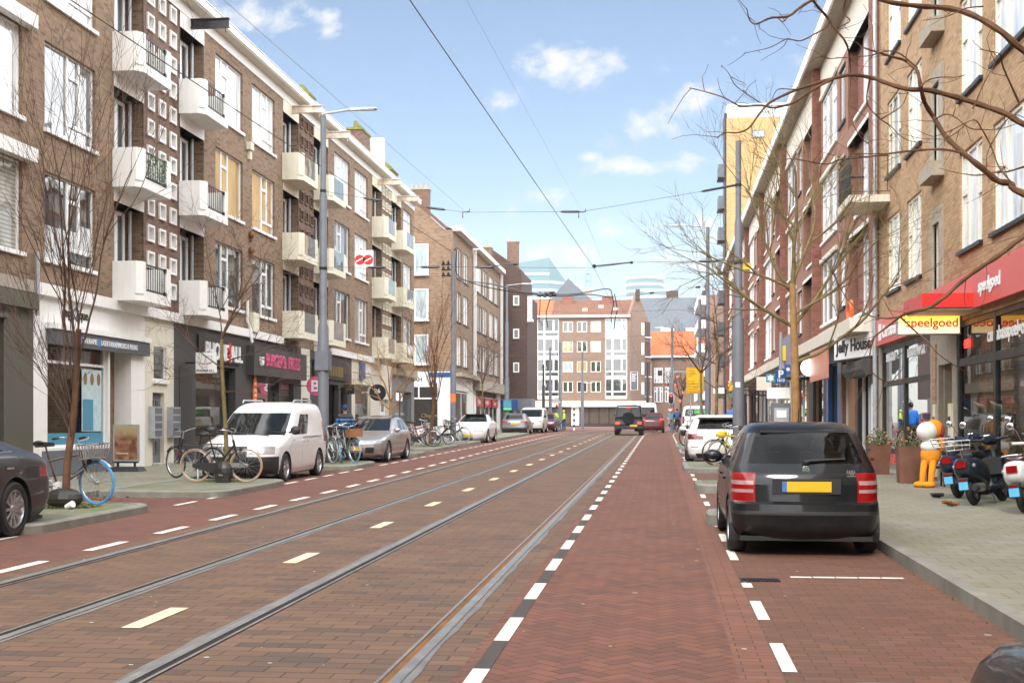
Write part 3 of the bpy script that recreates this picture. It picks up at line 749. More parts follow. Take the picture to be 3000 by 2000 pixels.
# phone shop (black)
u0, u1 = ux[8], UL(722)
zb = base(37)
facade('shopfront', P, u0, u1, zb, 4.40, [(UL(573), UL(690), zb + .38, 3.3, .3)], M['char_paint'], hA)
shopwindow(P, UL(573), UL(690), zb + .38, 3.3, hA, 'black_paint', 1, d=-.25, wall='roomwall', seed=8, items=26)
gr = MB(); a, b = UL(573), UL(690)
for i in range(70):
    u = a - .7 + i * .058; z0_, z1_ = zb + .42, 2.75
    if u + .9 > a and u < b: gr.rod(P(max(u, a), z0_ if u > a else z0_ + (a - u) * 2.6, -.31), P(min(u + (z1_ - z0_) / 2.6, b), min(z1_, z0_ + (b - u) * 2.6), -.31), .006, 4)
gr.build('security_grille', M['zinc'], hA)
sh = MB()
for i in range(38): sh.fbox(P, UL(525), UL(562), zb + .1 + i * .07, zb + .155 + i * .07, .0, .022)
sh.build('roller_shutter', M['char_paint'], hA)
o = boxpart(P, 'fascia_sign', hA, 'black_paint', (UL(577), UL(700), 3.42, 4.18, .0, .06))
t = [('PHONE', 'white_letter', UL(594), .82), ('4', 'red_sign', UL(655), 1.0), ('ALL', 'white_letter', UL(667), .9)]
for s, m_, u, sq in t: signtext(s, P, u, 3.50 if s != '4' else 3.46, .50 if s != '4' else .6, m_, o, .062, sq=sq * 1.05, bold=.015, depth=.05)
# burger shop
u0, u1 = UL(722), UL(882); zb = base(43)
facade('shopfront', P, u0, u1, zb, 4.40, [(UL(752), UL(818), zb + .7, 3.0, .3), (UL(823), UL(860), zb + .05, 3.0, .3)], M['char_paint'], hB)
shopwindow(P, UL(752), UL(818), zb + .7, 3.0, hB, 'black_paint', 1, d=-.2, wall='roomwall', seed=11, items=16)
sh = MB()
for i in range(22): sh.fbox(P, UL(823), UL(860), zb + .1 + i * .1, zb + .18 + i * .1, -.2, -.17)
sh.build('roller_shutter', M['char_paint'], hB); boxpart(P, 'fanlight', hB, M['roompink'], (UL(823), UL(860), 2.5, 3.0, -.2, -.18))
o = boxpart(P, 'fascia_sign', hB, 'char_paint', (u0 + .05, u1 - .1, 3.15, 4.12, .0, .25))
M['pink_letter'] = plain('pink_letter', (.62, .10, .22), .4)
signtext('BURGERS', P, UL(757), 3.5, .42, 'pink_letter', o, .252, sq=.86, bold=.025, depth=.04); signtext('&', P, UL(813), 3.5, .36, 'pink_letter', o, .252, bold=.02, sq=.8); signtext('FRITES', P, UL(824), 3.5, .42, 'pink_letter', o, .252, sq=.84, bold=.025, depth=.04)
M['orange_sticker'] = plain('orange_sticker', (.78, .19, .05), .4)
oval = MB(); c_, zc = UL(744), 2.55
oval.prism([P(c_ + .2 * math.cos(R(q * 20)), zc + .62 * math.sin(R(q * 20)), .02) for q in range(18)], (.03, 0, 0)); oo = oval.build('oval_sign', M['orange_sticker'], hB)
for i, (w, z) in enumerate(((.12, 2.85), (.26, 2.62), (.22, 2.45), (.15, 2.3))): boxpart(P, 'sign_line', hB, 'white_letter', (c_ - w / 2, c_ + w / 2, z, z + .05, .05, .054))
# cream entrance, takeaway with gilt letters, barber, corner shop
facade('entrance_wall', P, UL(882), UL(908), base(47), 4.40, [(UL(886), UL(904), base(47) + .05, 2.5, .16)], M['ivory'], hB); door(P, UL(886), UL(904), base(47) + .05, 2.48, hB, 'blue_sign', 2)
u0, u1 = UL(908), UL(1030); zb = base(50)
facade('shopfront', P, u0, u1, zb, 4.40, [(UL(940), UL(992), zb + .1, 3.15, .3), (UL(998), UL(1018), zb + .05, 3.15, .3)], M['char_paint'], hB)
shopwindow(P, UL(940), UL(992), zb + .1, 3.15, hB, 'black_paint', 1, d=-.2, wall='roompink', seed=14, items=12); shopwindow(P, UL(998), UL(1018), zb + .05, 3.15, hB, 'black_paint', 1, d=-.2, wall='roompink', seed=15, items=3)
M['gilt'] = plain('gilt', (.42, .30, .12), .35, .6)
o = boxpart(P, 'fascia_sign', hB, 'black_paint', (u0 + .3, u1 - .6, 3.35, 4.05, .0, .12)); gl = MB()
for i in range(16): uu = u0 + .6 + i * .26; gl.fbox(P, uu, uu + .09, 3.48, 3.9, .12, .15)
gl.build('gilt_bars', M['gilt'], o)
u0, u1 = UL(1030), UL(1147); zb = base(57)
facade('shopfront', P, u0, u1, zb, 4.40, [(UL(1040), UL(1085), zb + .5, 3.3, .2), (UL(1112), UL(1140), zb + .05, 2.7, .2)], M['ivory'], hC)
shopwindow(P, UL(1040), UL(1085), zb + .5, 3.3, hC, 'frame_cream', 1, d=-.12, wall='roomwall', seed=17, items=8); door(P, UL(1112), UL(1140), zb + .05, 2.7, hC, 'frame_white', 2)
o = boxpart(P, 'fascia_sign', hC, 'blue_sign', (UL(1051), UL(1062), 3.55, 4.3, .0, .14)); signtext('BARBER', P, UL(1062), 3.72, .34, 'white_letter', o, .02, sq=.9, bold=.02, depth=.04)
u0, u1 = UL(1147), 69.0; zb = base(66)
facade('shopfront', P, u0, u1, zb, 4.40, [(UL(1160), UL(1205), zb + .25, 3.2, .3)], M['grey_paint'], hC)
shopwindow(P, UL(1160), UL(1205), zb + .25, 3.2, hC, 'grey_paint', 2, d=-.2, wall='roomwall', seed=19, items=10)
boxpart(P, 'cornice', hC, 'stone', (u0, 69.05, 4.0, 4.35, .002, .2))
# gable end of the left row on the side street
# ---------------------------------------------------------------- next block on the left, across the side street
b = thing('apartment_house', 'narrow brown brick corner house with a pitched gable beyond the side street', 'apartment house', (-13.6, 86, gz(86)), group='brown houses beyond the side street')
g = PG(82.0)
gw = [(-16.15, -15.2, 11.3, 13.3), (-16.15, -15.2, 8.3, 10.35), (-16.15, -15.2, 5.4, 7.35)]
wl = MB(); wl.prism([g(-24, 4.9), g(-13.6, 4.9), g(-13.6, 14.2), g(-14.1, 14.2), g(-18.8, 18.4), g(-24, 14.2)], (0, .3, 0)); wl.build('gable_wall', M['brick_brown'], b)
for q in gw: window(lambda u, z, d=0: g(u, z, d + .17), *q, b, L_1, 'frame_white', 'g_frost', bar=.10, sill='white_paint')
wf = MB(); wf.fbox(g, -24, -13.55, gz(82), 4.9, -.3, .02); wf.build('shopfront', M['white_paint'], b)
boxpart(g, 'shop_window', b, 'g_dark', (-16.6, -15.9, 3.2, 3.9, .02, .03), (-15.8, -14.6, 3.2, 3.9, .02, .03), (-16.6, -14.6, 1.3, 3.1, .02, .03))
boxpart(g, 'sign_band', b, 'blue_sign', (-15.2, -13.5, 4.55, 4.85, .02, .08)); signtext('KAH', g, -16.45, 4.25, .3, 'black_letter', b, .022, bold=.02)
signtext('Chagen', g, -15.7, 1.9, .26, 'gilt', b, .032, slant=.3)
rf = MB(); rf.prism([g(-13.62, 14.28, .06), g(-14.1, 14.28, .06), g(-18.8, 18.5, .06), g(-18.8, 18.7, .06), g(-14.0, 14.45, .06)], (0, .5, 0)); rf.build('roof_edge', M['tile_brown'], b)
chim(PG(84), -16.2, 0, 15, 17.2, .7, b)
def row_house(b, ua, ub, wins, top, mat='brick_brown', fl=(5.4, 8.35, 11.3), h=2.0):
    holes = [(a, c, z, z + h, .14) for a, c in wins for z in fl]
    facade('wall', P, ua, ub, 4.6, top, holes, M[mat], b); core(ua, ub, gz(ua), top, .3, 9, P, mat, b)
    for q in holes: window(P, *q[:4], b, L_2, 'frame_white', pick(), sill='dark_metal', bar=.06)
    boxpart(P, 'gutter', b, 'white_paint', (ua, ub, top, top + .32, -.1, .5))
    wf = MB(); return b
row_house(b, 82.3, 91, [(83.7, 85.7), (86.6, 88.8)], 14.2)
shopwindow(P, 83.2, 88, base(86) + .4, 3.6, b, 'frame_white', 2, d=.0, wall='roomwall', seed=21, items=9); boxpart(P, 'shopfront', b, 'white_paint', (82.3, 91, 3.7, 4.6, -.1, .04), (88.1, 91, base(86), 3.7, -.1, .04)); boxpart(P, 'cornice', b, 'stone', (82.3, 91.2, 4.6, 4.85, 0, .6))
b2 = thing('apartment_house', 'brown brick house with four narrow white windows per floor and a small red shop sign', 'apartment house', (-13.6, 99, gz(99)), group='brown houses beyond the side street')
row_house(b2, 91.3, 106.6, [(93.1, 95.6), (96.2, 98.7), (99.9, 102.4), (103.2, 105.4)], 14.15)
boxpart(P, 'drainpipe', b2, 'white_paint', (91.0, 91.25, 4.6, 14.1, .05, .25), (106.5, 106.8, 4.6, 14.1, .05, .25))
shopwindow(P, 92.5, 104.5, base(98) + .3, 3.5, b2, 'frame_white', 5, d=.0, wall='roomwall', seed=22, items=16); boxpart(P, 'shopfront', b2, 'white_paint', (91.3, 92.4, base(98), 4.6, -.1, .04), (104.6, 106.6, base(98), 4.6, -.1, .04)); boxpart(P, 'cornice', b2, 'stone', (91.3, 106.6, 3.9, 4.7, -.1, .5))
for i in range(3): boxpart(P, 'shop_sign', b2, 'red_sign', (92.6 + i * 4.3, 96 + i * 4.3, 2.75, 3.45, .05, .09))
for i in range(3): signtext('TE HUUR', P, 92.8 + i * 4.3, 2.95, .3, 'white_letter', b2, .095)
chim(P, 106.2, 1, 14.2, 16.3, .6, b2, pots=1)
b3 = thing('apartment_house', 'windowless dark brown brick gable with three small white lights above a grey shop', 'apartment house', (-12.4, 112, gz(108)), group='brown houses beyond the side street')
mb = MB(); mb.prism([(-14.5, 108, 3.6), (-11.4, 108, 3.6), (-11.4, 108, 12.6), (-11.85, 108, 12.8), (-11.95, 108, 14.7), (-14.5, 108, 16.5)], (0, 9, 0)); mb.build('wall', M['brick_dark'], b3)
boxpart(P, 'wall', b3, 'brick_tan', (106.7, 108, 4.6, 14.4, -.5, .02))
for z in (11.6, 8.75, 5.85): window(lambda u, z, d=0: PG(108)(u, z, d + .17), -12.62, -12.1, z, z + .85, b3, L_1, 'frame_white', 'g_grey', bar=.1)
boxpart(PG(107.9), 'shopfront', b3, 'pole_grey', (-14.2, -11.0, gz(100), 3.6, -3, .0)); boxpart(PG(107.9), 'shop_window', b3, 'g_dark', (-13.6, -12.6, 1.1, 2.6, 0, .01), (-12.3, -11.3, 1.1, 2.6, 0, .01))
boxpart(PG(107.9), 'shop_sign', b3, 'blue_sign', (-13.7, -12.2, 2.7, 3.5, 0, .12)); boxpart(PG(107.9), 'balcony_rail', b3, 'white_paint', (-11.4, -11.0, 10.3, 12.4, -.3, -.2), (-11.4, -10.9, 10.2, 10.4, -.5, .1))
chim(PG(112), -13.1, 0, 14.5, 17.6, .5, b3, pots=1)
# ---------------------------------------------------------------- end building across the junction
e = thing('apartment_house', 'pale brown brick block across the junction with an orange and brown tiled roof', 'apartment house', (-9.5, 180, 1.0))
g = PG(176.0); FLe = [5.75, 8.55, 11.35, 14.12]
holes = []
for z in FLe:
    for a in (-13.6, -11.62, -9.7): holes.append((a, a + 1.42, z, z + 1.5, .12))
holes += [(-17.2, -14.15, 4.7, 16.0, .3), (-7.7, -4.55, 4.7, 16.0, .3)]
facade('wall', g, -18.6, -4.25, 4.5, 16.3, holes, M['brick_grey'], e)
rz_ = MB(); rz_.box(-18.6, -4.26, 176.35, 186, 1, 16.3); rz_.build('rear_wall', M['brick_grey'], e)
for h in holes[:-2]: window(g, *h[:4], e, L_2, 'frame_cream', rnd.choice(['g_green', 'g_frost', 'g_dark', 'g_green', 'g_tan']), bar=.09, d=-.05)
for a in (-17.2, -7.7):
    for z in FLe:
        w_ = 3.06
        window(g, a, a + w_, z - .62, z + 1.85, e, [(0, .33, .28, 1), (.33, .75, .28, 1), (.75, 1, .28, 1), (0, .33, 0, .28), (.33, 1, 0, .28)], 'frame_white', rnd.choice(['g_frost', 'g_dark', 'g_green']), bar=.11, d=-.08, name='glazed_balcony')
        boxpart(g, 'floor_band', e, 'frame_cream', (a, a + w_, z - .95, z - .62, -.2, .02))
rf = MB(); rf.prism([(-18.7, 175.6, 16.3), (-18.7, 181, 19.0), (-18.7, 186.4, 16.3)], (14.7, 0, 0)); rf.build('roof', M['tile_brown'], e)
ro = MB(); ro.prism([(-18.75, 175.5, 16.33), (-18.75, 181, 19.06), (-18.75, 181.3, 18.9), (-18.75, 176.0, 16.2)], (3.6, 0, 0)); ro.build('roof_patch', M['tile_orange'], e, False)
boxpart(g, 'gutter', e, 'white_paint', (-17.6, -4.2, 16.15, 16.45, .0, .5))
sd = MB(); sd.prism([(-4.25, 176, 4.4), (-1.5, 180.5, 4.4), (-1.5, 180.5, 15.3), (-3.0, 178.0, 19.2), (-3.5, 177.2, 19.2), (-4.25, 176, 16.6)], (-.35, .25, 0)); sd.build('gable_wall', M['brick_grey'], e)
def PS(u, z, d=0):     # the slanted side wall, u = metres along it
    k = 1 / math.hypot(2.75, 4.5); return (-4.25 + 2.75 * k * u + 4.5 * k * d, 176 + 4.5 * k * u - 2.75 * k * d, z)
for z in FLe:
    window(lambda u, z_, d=0: PS(u, z_, d + .17), 2.9, 3.55, z - .3, z + 1.4, e, L_1, 'frame_white', 'g_white', bar=.1); boxpart(PS, 'balcony', e, 'brick_dark', (3.9, 5.2, z - .5, z + 1.6, .0, .06)); boxpart(PS, 'balcony_edge', e, 'white_paint', (3.85, 5.25, z - .65, z - .5, .0, .3))
boxpart(g, 'canopy', e, 'cream_paint', (-18, -1.6, 3.7, 4.5, -.3, .6))
shopwindow(g, -17.6, -12.4, 1.25, 3.7, e, 'dark_metal', 4, d=.0, wall='roomwall', seed=31, items=9, bar=.12); shopwindow(g, -11.3, -4.4, 1.25, 3.7, e, 'dark_metal', 5, d=.0, wall='roomwall', seed=32, items=14, bar=.12)
boxpart(g, 'pillar', e, 'cream_paint', (-12.4, -11.3, 1, 3.7, -.3, .1), (-18, -17.6, 1, 3.7, -.3, .1), (-4.4, -3.0, 1, 3.7, -.3, .1)); boxpart(g, 'plinth', e, 'dark_metal', (-17.6, -4.4, 1, 1.25, -.3, .05))
boxpart(PS, 'shop_window', e, 'g_dark', (.6, 4.8, 1.2, 3.6, .02, .05))
lt_ = MB()
for u in (-17, -15, -13.6, -10.6, -9.2, -6.6): lt_.fbox(g, u, u + .8, 3.3, 3.36, -.6, -.5)
lt_.build('shop_light', emit('shop_light', (1., .55, .2), 3.), e)
for i, x in enumerate((-13.2, -7.5)):
    m_ = MB(); m_.box(x - .8, x + .8, 179.9, 181, 18.3, 19.5); m_.build('chimney', M['brick_red'], e)
m_ = MB(); m_.box(-3.55, -2.9, 177.2, 178.1, 18.6, 20.1); m_.build('chimney', M['brick_dark'], e)
for x, z in ((-10.6, 17.3), (-6.3, 17.35), (-8.4, 17.8)):
    m_ = MB(); yy = 175.6 + (z - 16.3) * 2; m_.box(x - .35, x + .35, yy - .15, yy + .5, z - .1, z + .25); m_.build('roof_light', M['white_paint'], e)
# houses further right at the junction
e2 = thing('apartment_house', 'low brick house with a bright orange roof right of the junction block', 'house', (1.5, 190, 1))
mb = MB(); mb.box(-1.3, 5.0, 186, 200, 1, 11.2); mb.build('wall', M['brick_grey'], e2)
rf = MB(); rf.prism([(-1.5, 185.6, 11.2), (-1.5, 191, 15.2), (-1.5, 200, 11.2)], (6.8, 0, 0)); rf.build('roof', M['tile_orange'], e2); boxpart(PG(186), 'gutter', e2, 'white_paint', (-1.5, 5.2, 11.0, 11.3, 0, .5))
for z in (4.5, 7.3):
    for x in (-1.0, .6): window(lambda u, z_, d=0: PG(186)(u, z_, d + .17), x, x + 1.3, z, z + 2.2, e2, L_T, 'frame_white', 'g_grey', bar=.1)
e3 = thing('apartment_house', 'big grey slate mansard building behind the orange roof', 'apartment house', (6, 230, 1))
mb = MB(); mb.box(-4, 22, 232, 250, 1, 14); mb.build('wall', M['brick_grey'], e3)
rf = MB(); rf.prism([(-4, 230, 14), (-4, 235, 24.5), (-4, 248, 24.5), (-4, 251, 14)], (27, 0, 0)); rf.build('roof', M['slate'], e3)
for x in (0, 4.5, 9, 13): 
    m_ = MB(); m_.box(x, x + 2.4, 230.6, 233, 15.5, 18.6); m_.build('dormer', M['white_paint'], e3)
for x in (1, 11, 14): m_ = MB(); m_.box(x, x + 2.2, 235, 237, 24, 25.8); m_.build('chimney', M['brick_dark'], e3)
# ---------------------------------------------------------------- right row
P = PR(5.7)
T = thing('apartment_house', 'tan brick building at the right edge above the red toy shop', 'apartment house', (5.7, 24, gz(24)), group='brick buildings along the right pavement')
cols_ = [(31.1, 32.9), (28.66, 30.35), (23.38, 25.1), (20.2, 22.65), (15.5, 18), (11.5, 14), (7, 9.5)]
SI = [4.83, 7.76, 10.7, 13.6]
holes = [(a, c, z, z + 1.87, .16) for a, c in cols_ for z in SI]
nich = [(26.72, 27.35, z, z + 1.72, .2) for z in (3.98, 6.88, 9.8, 12.7)]
facade('wall', P, -70, 34.1, 3.5, 17, holes + nich, M['brick_tan'], T); core(-70, 34.1, 0, 17, .4, 9, P, 'brick_tan', T); boxpart(P, 'shopfront', T, 'char_paint', (-70, 6, -.6, 3.5, -.4, -.02))
for h in holes: window(P, *h[:4], T, L_3, 'frame_cream', rnd.choice(['g_white', 'g_white', 'g_white', 'g_grey']), bar=.065, sill='dark_metal', sillh=.07, d=-.06)
for h in nich:
    window(P, *h[:4], T, L_1, 'frame_cream', 'g_grey', bar=.09, d=-.06)
    boxpart(P, 'stone_surround', T, 'stone', (h[0] - .28, h[0], h[2] - .1, h[3] + .3, -.1, .05), (h[1], h[1] + .22, h[2] - .1, h[3] + .3, -.1, .05), (h[0], h[1], h[3], h[3] + .3, -.1, .05))
    boxpart(P, 'stone_sill', T, 'stone', (h[0] - .32, h[1] + .28, h[2] - .3, h[2], -.1, .26))
zb = base(25)
boxpart(P, 'sign_band', T, 'red_faded', (27.2, 33.95, 3.56, 4.22, .0, .10), (6, 27.2, 3.62, 4.29, .0, .14))
M['red_side'] = M['red_sign']
cp = MB(); D = 1.03
cp.prism([P(23.45, 3.64, 0), P(23.45, 3.64, D), P(25.2, 3.64, D), P(25.9, 3.64, D - .2), P(26.25, 3.64, D - .55), P(26.35, 3.64, 0)], (0, 0, .255)); o = cp.build('canopy', M['red_sign'], T)
cp = MB(); cp.prism([P(23.5, 3.60, 0), P(23.5, 3.60, D - .05), P(25.2, 3.60, D - .05), P(26.2, 3.60, D - .55), P(26.3, 3.60, 0)], (0, 0, .036)); cp.build('canopy_soffit', M['ivory'], o)
sg = thing('light_box_sign', 'lit yellow box sign with red lettering hanging under the red canopy', 'sign', (5.1, 25.0, 3.25))
mb = MB(); mb.box(4.50, 5.68, 24.90, 25.06, 3.25, 3.63); mb.build('sign_case', M['zinc'], sg)
m_, nt, bb, p_ = newmat('lit_yellow'); tc = nt.nodes.new('ShaderNodeTexCoord'); xx, yy, zz = xyz(nt, tc.outputs['Object'])
cc = mixc(nt, zz.rng(.06, .33), (1., .80, .42), (1., .52, .05)); nt.links.new(cc, bb.inputs['Emission Color']); nt.links.new(cc, bb.inputs['Base Color']); bb.inputs['Emission Strength'].default_value = 1.05
mb = MB(); mb.box(4.53, 5.65, 24.892, 24.90, 3.275, 3.605); mb.build('lit_panel', m_, sg)
lettering('speelgoed', (4.66, 24.888, 3.40), (1, 0, 0), (0, 0, 1), .165, emit('lit_redletter', (.8, .0, .0), .45), sg, squeeze=1.03, bold=.015, depth=.006)
signtext('speelgoed', P, 23.05, 3.86, .22, 'white_letter', T, .145, bold=.03, sq=1.15); signtext('Carrabas', P, 33.0, 3.72, .30, 'white_letter', T, .105, sq=1.25, bold=.03); boxpart(P, 'sign_mark', T, 'white_letter', (33.2, 33.6, 3.68, 4.1, .10, .106))
boxpart(P, 'wall_base', T, 'stone', (26.95, 27.75, zb, 3.56, -.1, .0), (25.35, 25.75, zb, 3.56, -.1, .0), (33.75, 34.1, zb, 3.56, -.1, .03)); boxpart(P, 'wall_tile', T, 'brick_tan', (27.15, 27.5, zb, 3.2, .0, .02))
boxpart(P, 'doorway', T, 'stone', (25.75, 26.95, 2.75, 3.56, -.1, .0), (25.75, 26.95, zb, 2.75, -.8, -.7)); boxpart(P, 'doorway_side', T, 'stone', (26.85, 26.95, zb, 2.75, -.7, -.1), (25.75, 25.85, zb, 2.75, -.7, -.1))
for u in (25.62, 27.05):
    o = boxpart(P, 'letterbox_bank', T, 'cream_paint', (u, u + .26, zb + .1, 1.95, .0, .05)); f = MB()
    for i in range(3): f.fbox(P, u + .05, u + .21, .85 + i * .38, .93 + i * .38, .05, .06)
    f.build('letterbox_flap', M['dark_metal'], o)
o = shopwindow(P, 27.8, 33.7, zb + .45, 3.5, T, 'black_paint', 2, 2.55, d=-.05, bar=.13, wall='roompale', seed=41, items=60, room=1.3)
boxpart(P, 'plinth', T, 'grey_paint', (27.8, 33.7, zb, zb + .2, -.2, -.02)); boxpart(P, 'plinth_panel', T, 'red_sign', (27.8, 33.7, zb + .2, zb + .45, -.2, -.01))
o = shopwindow(P, 12, 25.3, zb + .1, 3.55, T, 'black_paint', 5, 2.72, d=-.05, bar=.15, wall='roompale', seed=43, items=110, room=1.3)
signtext('carrabasspeelgoed.nl', P, 23.2, 3.0, .24, 'white_letter', T, -.05, sq=1.05, bold=.02); signtext('LEUKSTE WINKEL', P, 30.5, 3.1, .19, 'white_letter', T, -.05, sq=.95, bold=.02); signtext('SPEELGOED', P, 33.3, 3.12, .19, 'white_letter', T, -.05, sq=.9, bold=.02)
lettering('OPEN', (5.75, 24.93, 2.98), (0, -1, 0), (0, 0, 1), .17, emit('open_sign', (1., .05, .03), 1.2), T, squeeze=.8)
dp = MB(); dp.rod(P(34.02, zb, .12), P(34.02, 17, .12), .06, 10)
for z in (2, 4.4, 7, 9.5, 12): dp.rod(P(34.02, z, .12), P(34.02, z + .06, .12), .072, 10)
dp.build('drainpipe', M['zinc'], T)
bal = MB(); bal.fbox(P, 32.5, 34.6, 7.1, 7.28, 0, 1.0); o = bal.build('balcony', M['ivory'], T)
rl = MB(); z0_, z1_ = 7.28, 8.3
for i in range(22): u = 32.55 + i * .095; rl.rod(P(u, z0_, .96), P(u, z1_, .96), .012, 4)
for i in range(4): d_ = .06 + i * .3; rl.rod(P(32.52, z0_ + .1, d_), P(32.52, z1_, d_), .009, 4)
for z in (z0_ + .08, z1_, z1_ - .06): rl.rod(P(32.5, z, .0), P(32.5, z, .97), .012, 4); rl.rod(P(32.5, z, .97), P(34.6, z, .97), .014, 4)
rl.build('railing', M['dark_metal'], o)
# red brick range
Rb = thing('apartment_house', 'long red brick building with projecting piers and a deep flat eave on the right side', 'apartment house', (5.7, 70, gz(70)), group='brick buildings along the right pavement')
P = PR(5.7)
holes = []; wn = []; bay = 12.32; nb = 6
RF = [4.95, 7.85, 10.75]
for i in range(nb):
    o_ = i * bay
    for z in RF:
        a = (35.5 + o_, 39.65 + o_, z - .25, z + 2.15, .30); holes.append(a); wn.append((a, 'big'))
        a = (40.2 + o_, 41.45 + o_, z + .25, z + 2.0, .14); holes.append(a); wn.append((a, 'small'))
        a = (42.1 + o_, 46.0 + o_, z + .05, z + 2.25, .14); holes.append(a); wn.append((a, 'triple'))
facade('wall', P, 34.1, 34.1 + nb * bay, 4.4, 14.3, holes, M['render_red'], Rb); core(34.1, 34.1 + nb * bay, .2, 14.3, .45, 9, P, 'brick_red', Rb)
for h, k in wn:
    if k == 'big': window(P, h[0] + .1, h[1] - 1.6, h[2], h[3], Rb, [(0, .35, 0, 1), (.35, 1, 0, 1)], 'frame_white', rnd.choice(['g_white', 'g_grey', 'g_white']), bar=.09, d=-.24, sill='white_paint'); boxpart(P, 'lintel', Rb, 'white_paint', (h[0], h[1], h[3], h[3] + .12, -.3, .02)); boxpart(P, 'recess_wall', Rb, 'brick_red', (h[1] - 1.5, h[1] - .01, h[2], h[3], -.32, -.28))
    elif k == 'small': window(P, *h[:4], Rb, L_1, 'frame_white', pick(), bar=.09, sill='dark_metal', d=-.08); boxpart(P, 'lintel', Rb, 'concrete', (h[0] - .08, h[1] + .08, h[3], h[3] + .1, -.1, .05))
    else: window(P, *h[:4], Rb, L_T, 'frame_white', rnd.choice(['g_white', 'g_grey', 'g_white']), bar=.08, sill='white_paint', d=-.06); boxpart(P, 'lintel', Rb, 'ivory', (h[0] - .1, h[1] + .1, h[3], h[3] + .14, -.1, .08))
for i in range(nb):
    o_ = i * bay
    boxpart(P, 'pier', Rb, 'brick_red', (34.15 + o_, 35.45 + o_, 4.4, 14.2, -.05, .06), (39.7 + o_, 42.05 + o_ - .02, 4.4, 5.1, -.05, .02), (46.3 + o_, 47.4 + o_ - .95, 4.4, 14.2, -.05, .30))
    boxpart(P, 'string_course', Rb, 'white_paint', (34.2 + o_, 39.7 + o_, 4.42, 4.52, -.02, .1), (42 + o_, 46.2 + o_, 4.62, 4.72, -.02, .1))
    br = MB()
    for z in RF: br.fbox(P, 46.05 + o_, 46.28 + o_, z + 2.3, z + 2.95, .0, .01)
boxpart(P, 'wall_top', Rb, 'ivory', (34.1, 34.1 + nb * bay, 13.05, 14.25, -.02, .015))
boxpart(P, 'soffit', Rb, 'stone', (33.9, 34.1 + nb * bay, 14.25, 14.36, -.3, .53)); boxpart(P, 'fascia', Rb, 'white_paint', (33.9, 34.15 + nb * bay, 14.22, 14.62, .53, .60)); rf = MB(); rf.fbox(P, 33.9, 34.1 + nb * bay, 14.36, 14.6, -9, .53); rf.build('roof', M['asphalt'], Rb)
yE = 34.1 + nb * bay
boxpart(P, 'canopy', Rb, 'ivory', (34.35, 92, 3.98, 4.36, -.05, .72)); boxpart(P, 'canopy_soffit', Rb, 'stone', (34.4, 92, 3.94, 3.98, -.05, .68))
zb = base(45)
def unit(u0, u1, wall, win, seed, cols=1, tr=None, top=3.55, fm='black_paint', d=-.15, room='roomwall'):
    facade('shopfront', P, u0, u1, zb, 4.0, [(win[0], win[1], zb + .25, top, .25)], M[wall], Rb); return shopwindow(P, win[0], win[1], zb + .25, top, Rb, fm, cols, tr, d=d, wall=room, seed=seed, items=8)
unit(34.1, 38.2, 'black_paint', (35.4, 37.7), 51, 2, fm='frame_white'); door(P, 34.45, 35.3, zb + .05, 2.6, Rb, 'frame_white', 1, .02, 'g_grey')
shb = MB(); shb.prism([P(34.3, 2.85, 0), P(34.3, 2.85, .3), P(34.3, 3.0, .42), P(34.3, 3.25, .42), P(34.3, 3.35, 0)], (0, 3.6, 0)); shb.build('shutter_box', M['char_paint'], Rb)
unit(38.2, 41.2, 'wood', (39.6, 40.9), 52, 1, fm='frame_white'); unit(41.2, 44.8, 'blue_sign', (42.0, 44.3), 53, 1, room='roomdark'); unit(44.8, 50, 'black_paint', (45.6, 48.6), 54, 1, fm='wood', room='roomdark')
unit(50, 56.5, 'wood', (50.8, 55.6), 55, 2, fm='frame_white'); unit(56.5, 64, 'ivory', (57.3, 63), 56, 2, fm='frame_white'); unit(64, 74, 'grey_paint', (65, 73), 57, 3, fm='frame_white'); unit(74, 84, 'brick_red', (75, 83), 58, 3); unit(84, 92, 'ivory', (85, 91), 59, 3); unit(92, yE, 'brick_red', (94, 104), 60, 4)
# shop signs on the red range
js = thing('shop_sign', 'white shop sign with bold black lettering under the pale concrete canopy', 'sign', (5.2, 35.6, 3.35)); js.rotation_euler.z = 0
d_ = Vector((5.50 - 4.93, 34.25 - 37.0, 0)).normalized(); n_ = Vector((d_.y, -d_.x, 0)); a0 = Vector((4.93, 37.0, 3.34))
mb = MB(); mb.prism([a0, a0 + d_ * 2.8, a0 + d_ * 2.8 - n_ * .25, a0 - n_ * .25], (0, 0, .62)); mb.build('sign_box', M['white_letter'], js)
lettering('Jelly House', a0 + n_ * .004 + Vector((0, 0, .2)) + d_ * .16, d_, (0, 0, 1), .32, M['black_letter'], js, squeeze=1.28, bold=.03)
mb = MB(); mb.prism([a0 - Vector((0, 0, .05)), a0 + d_ * 2.8 - Vector((0, 0, .05)), a0 + d_ * 2.8 - n_ * .3 - Vector((0, 0, .05)), a0 - n_ * .3 - Vector((0, 0, .05))], (0, 0, .045)); mb.build('sign_trim', M['black_paint'], js)
M['salmon'] = plain('salmon', (.56, .21, .13), .4, var=.12, scale=2)
o = boxpart(PR(5.0), 'fascia_sign', Rb, 'salmon', (39.0, 43.6, 2.92, 3.9, -.04, .0))
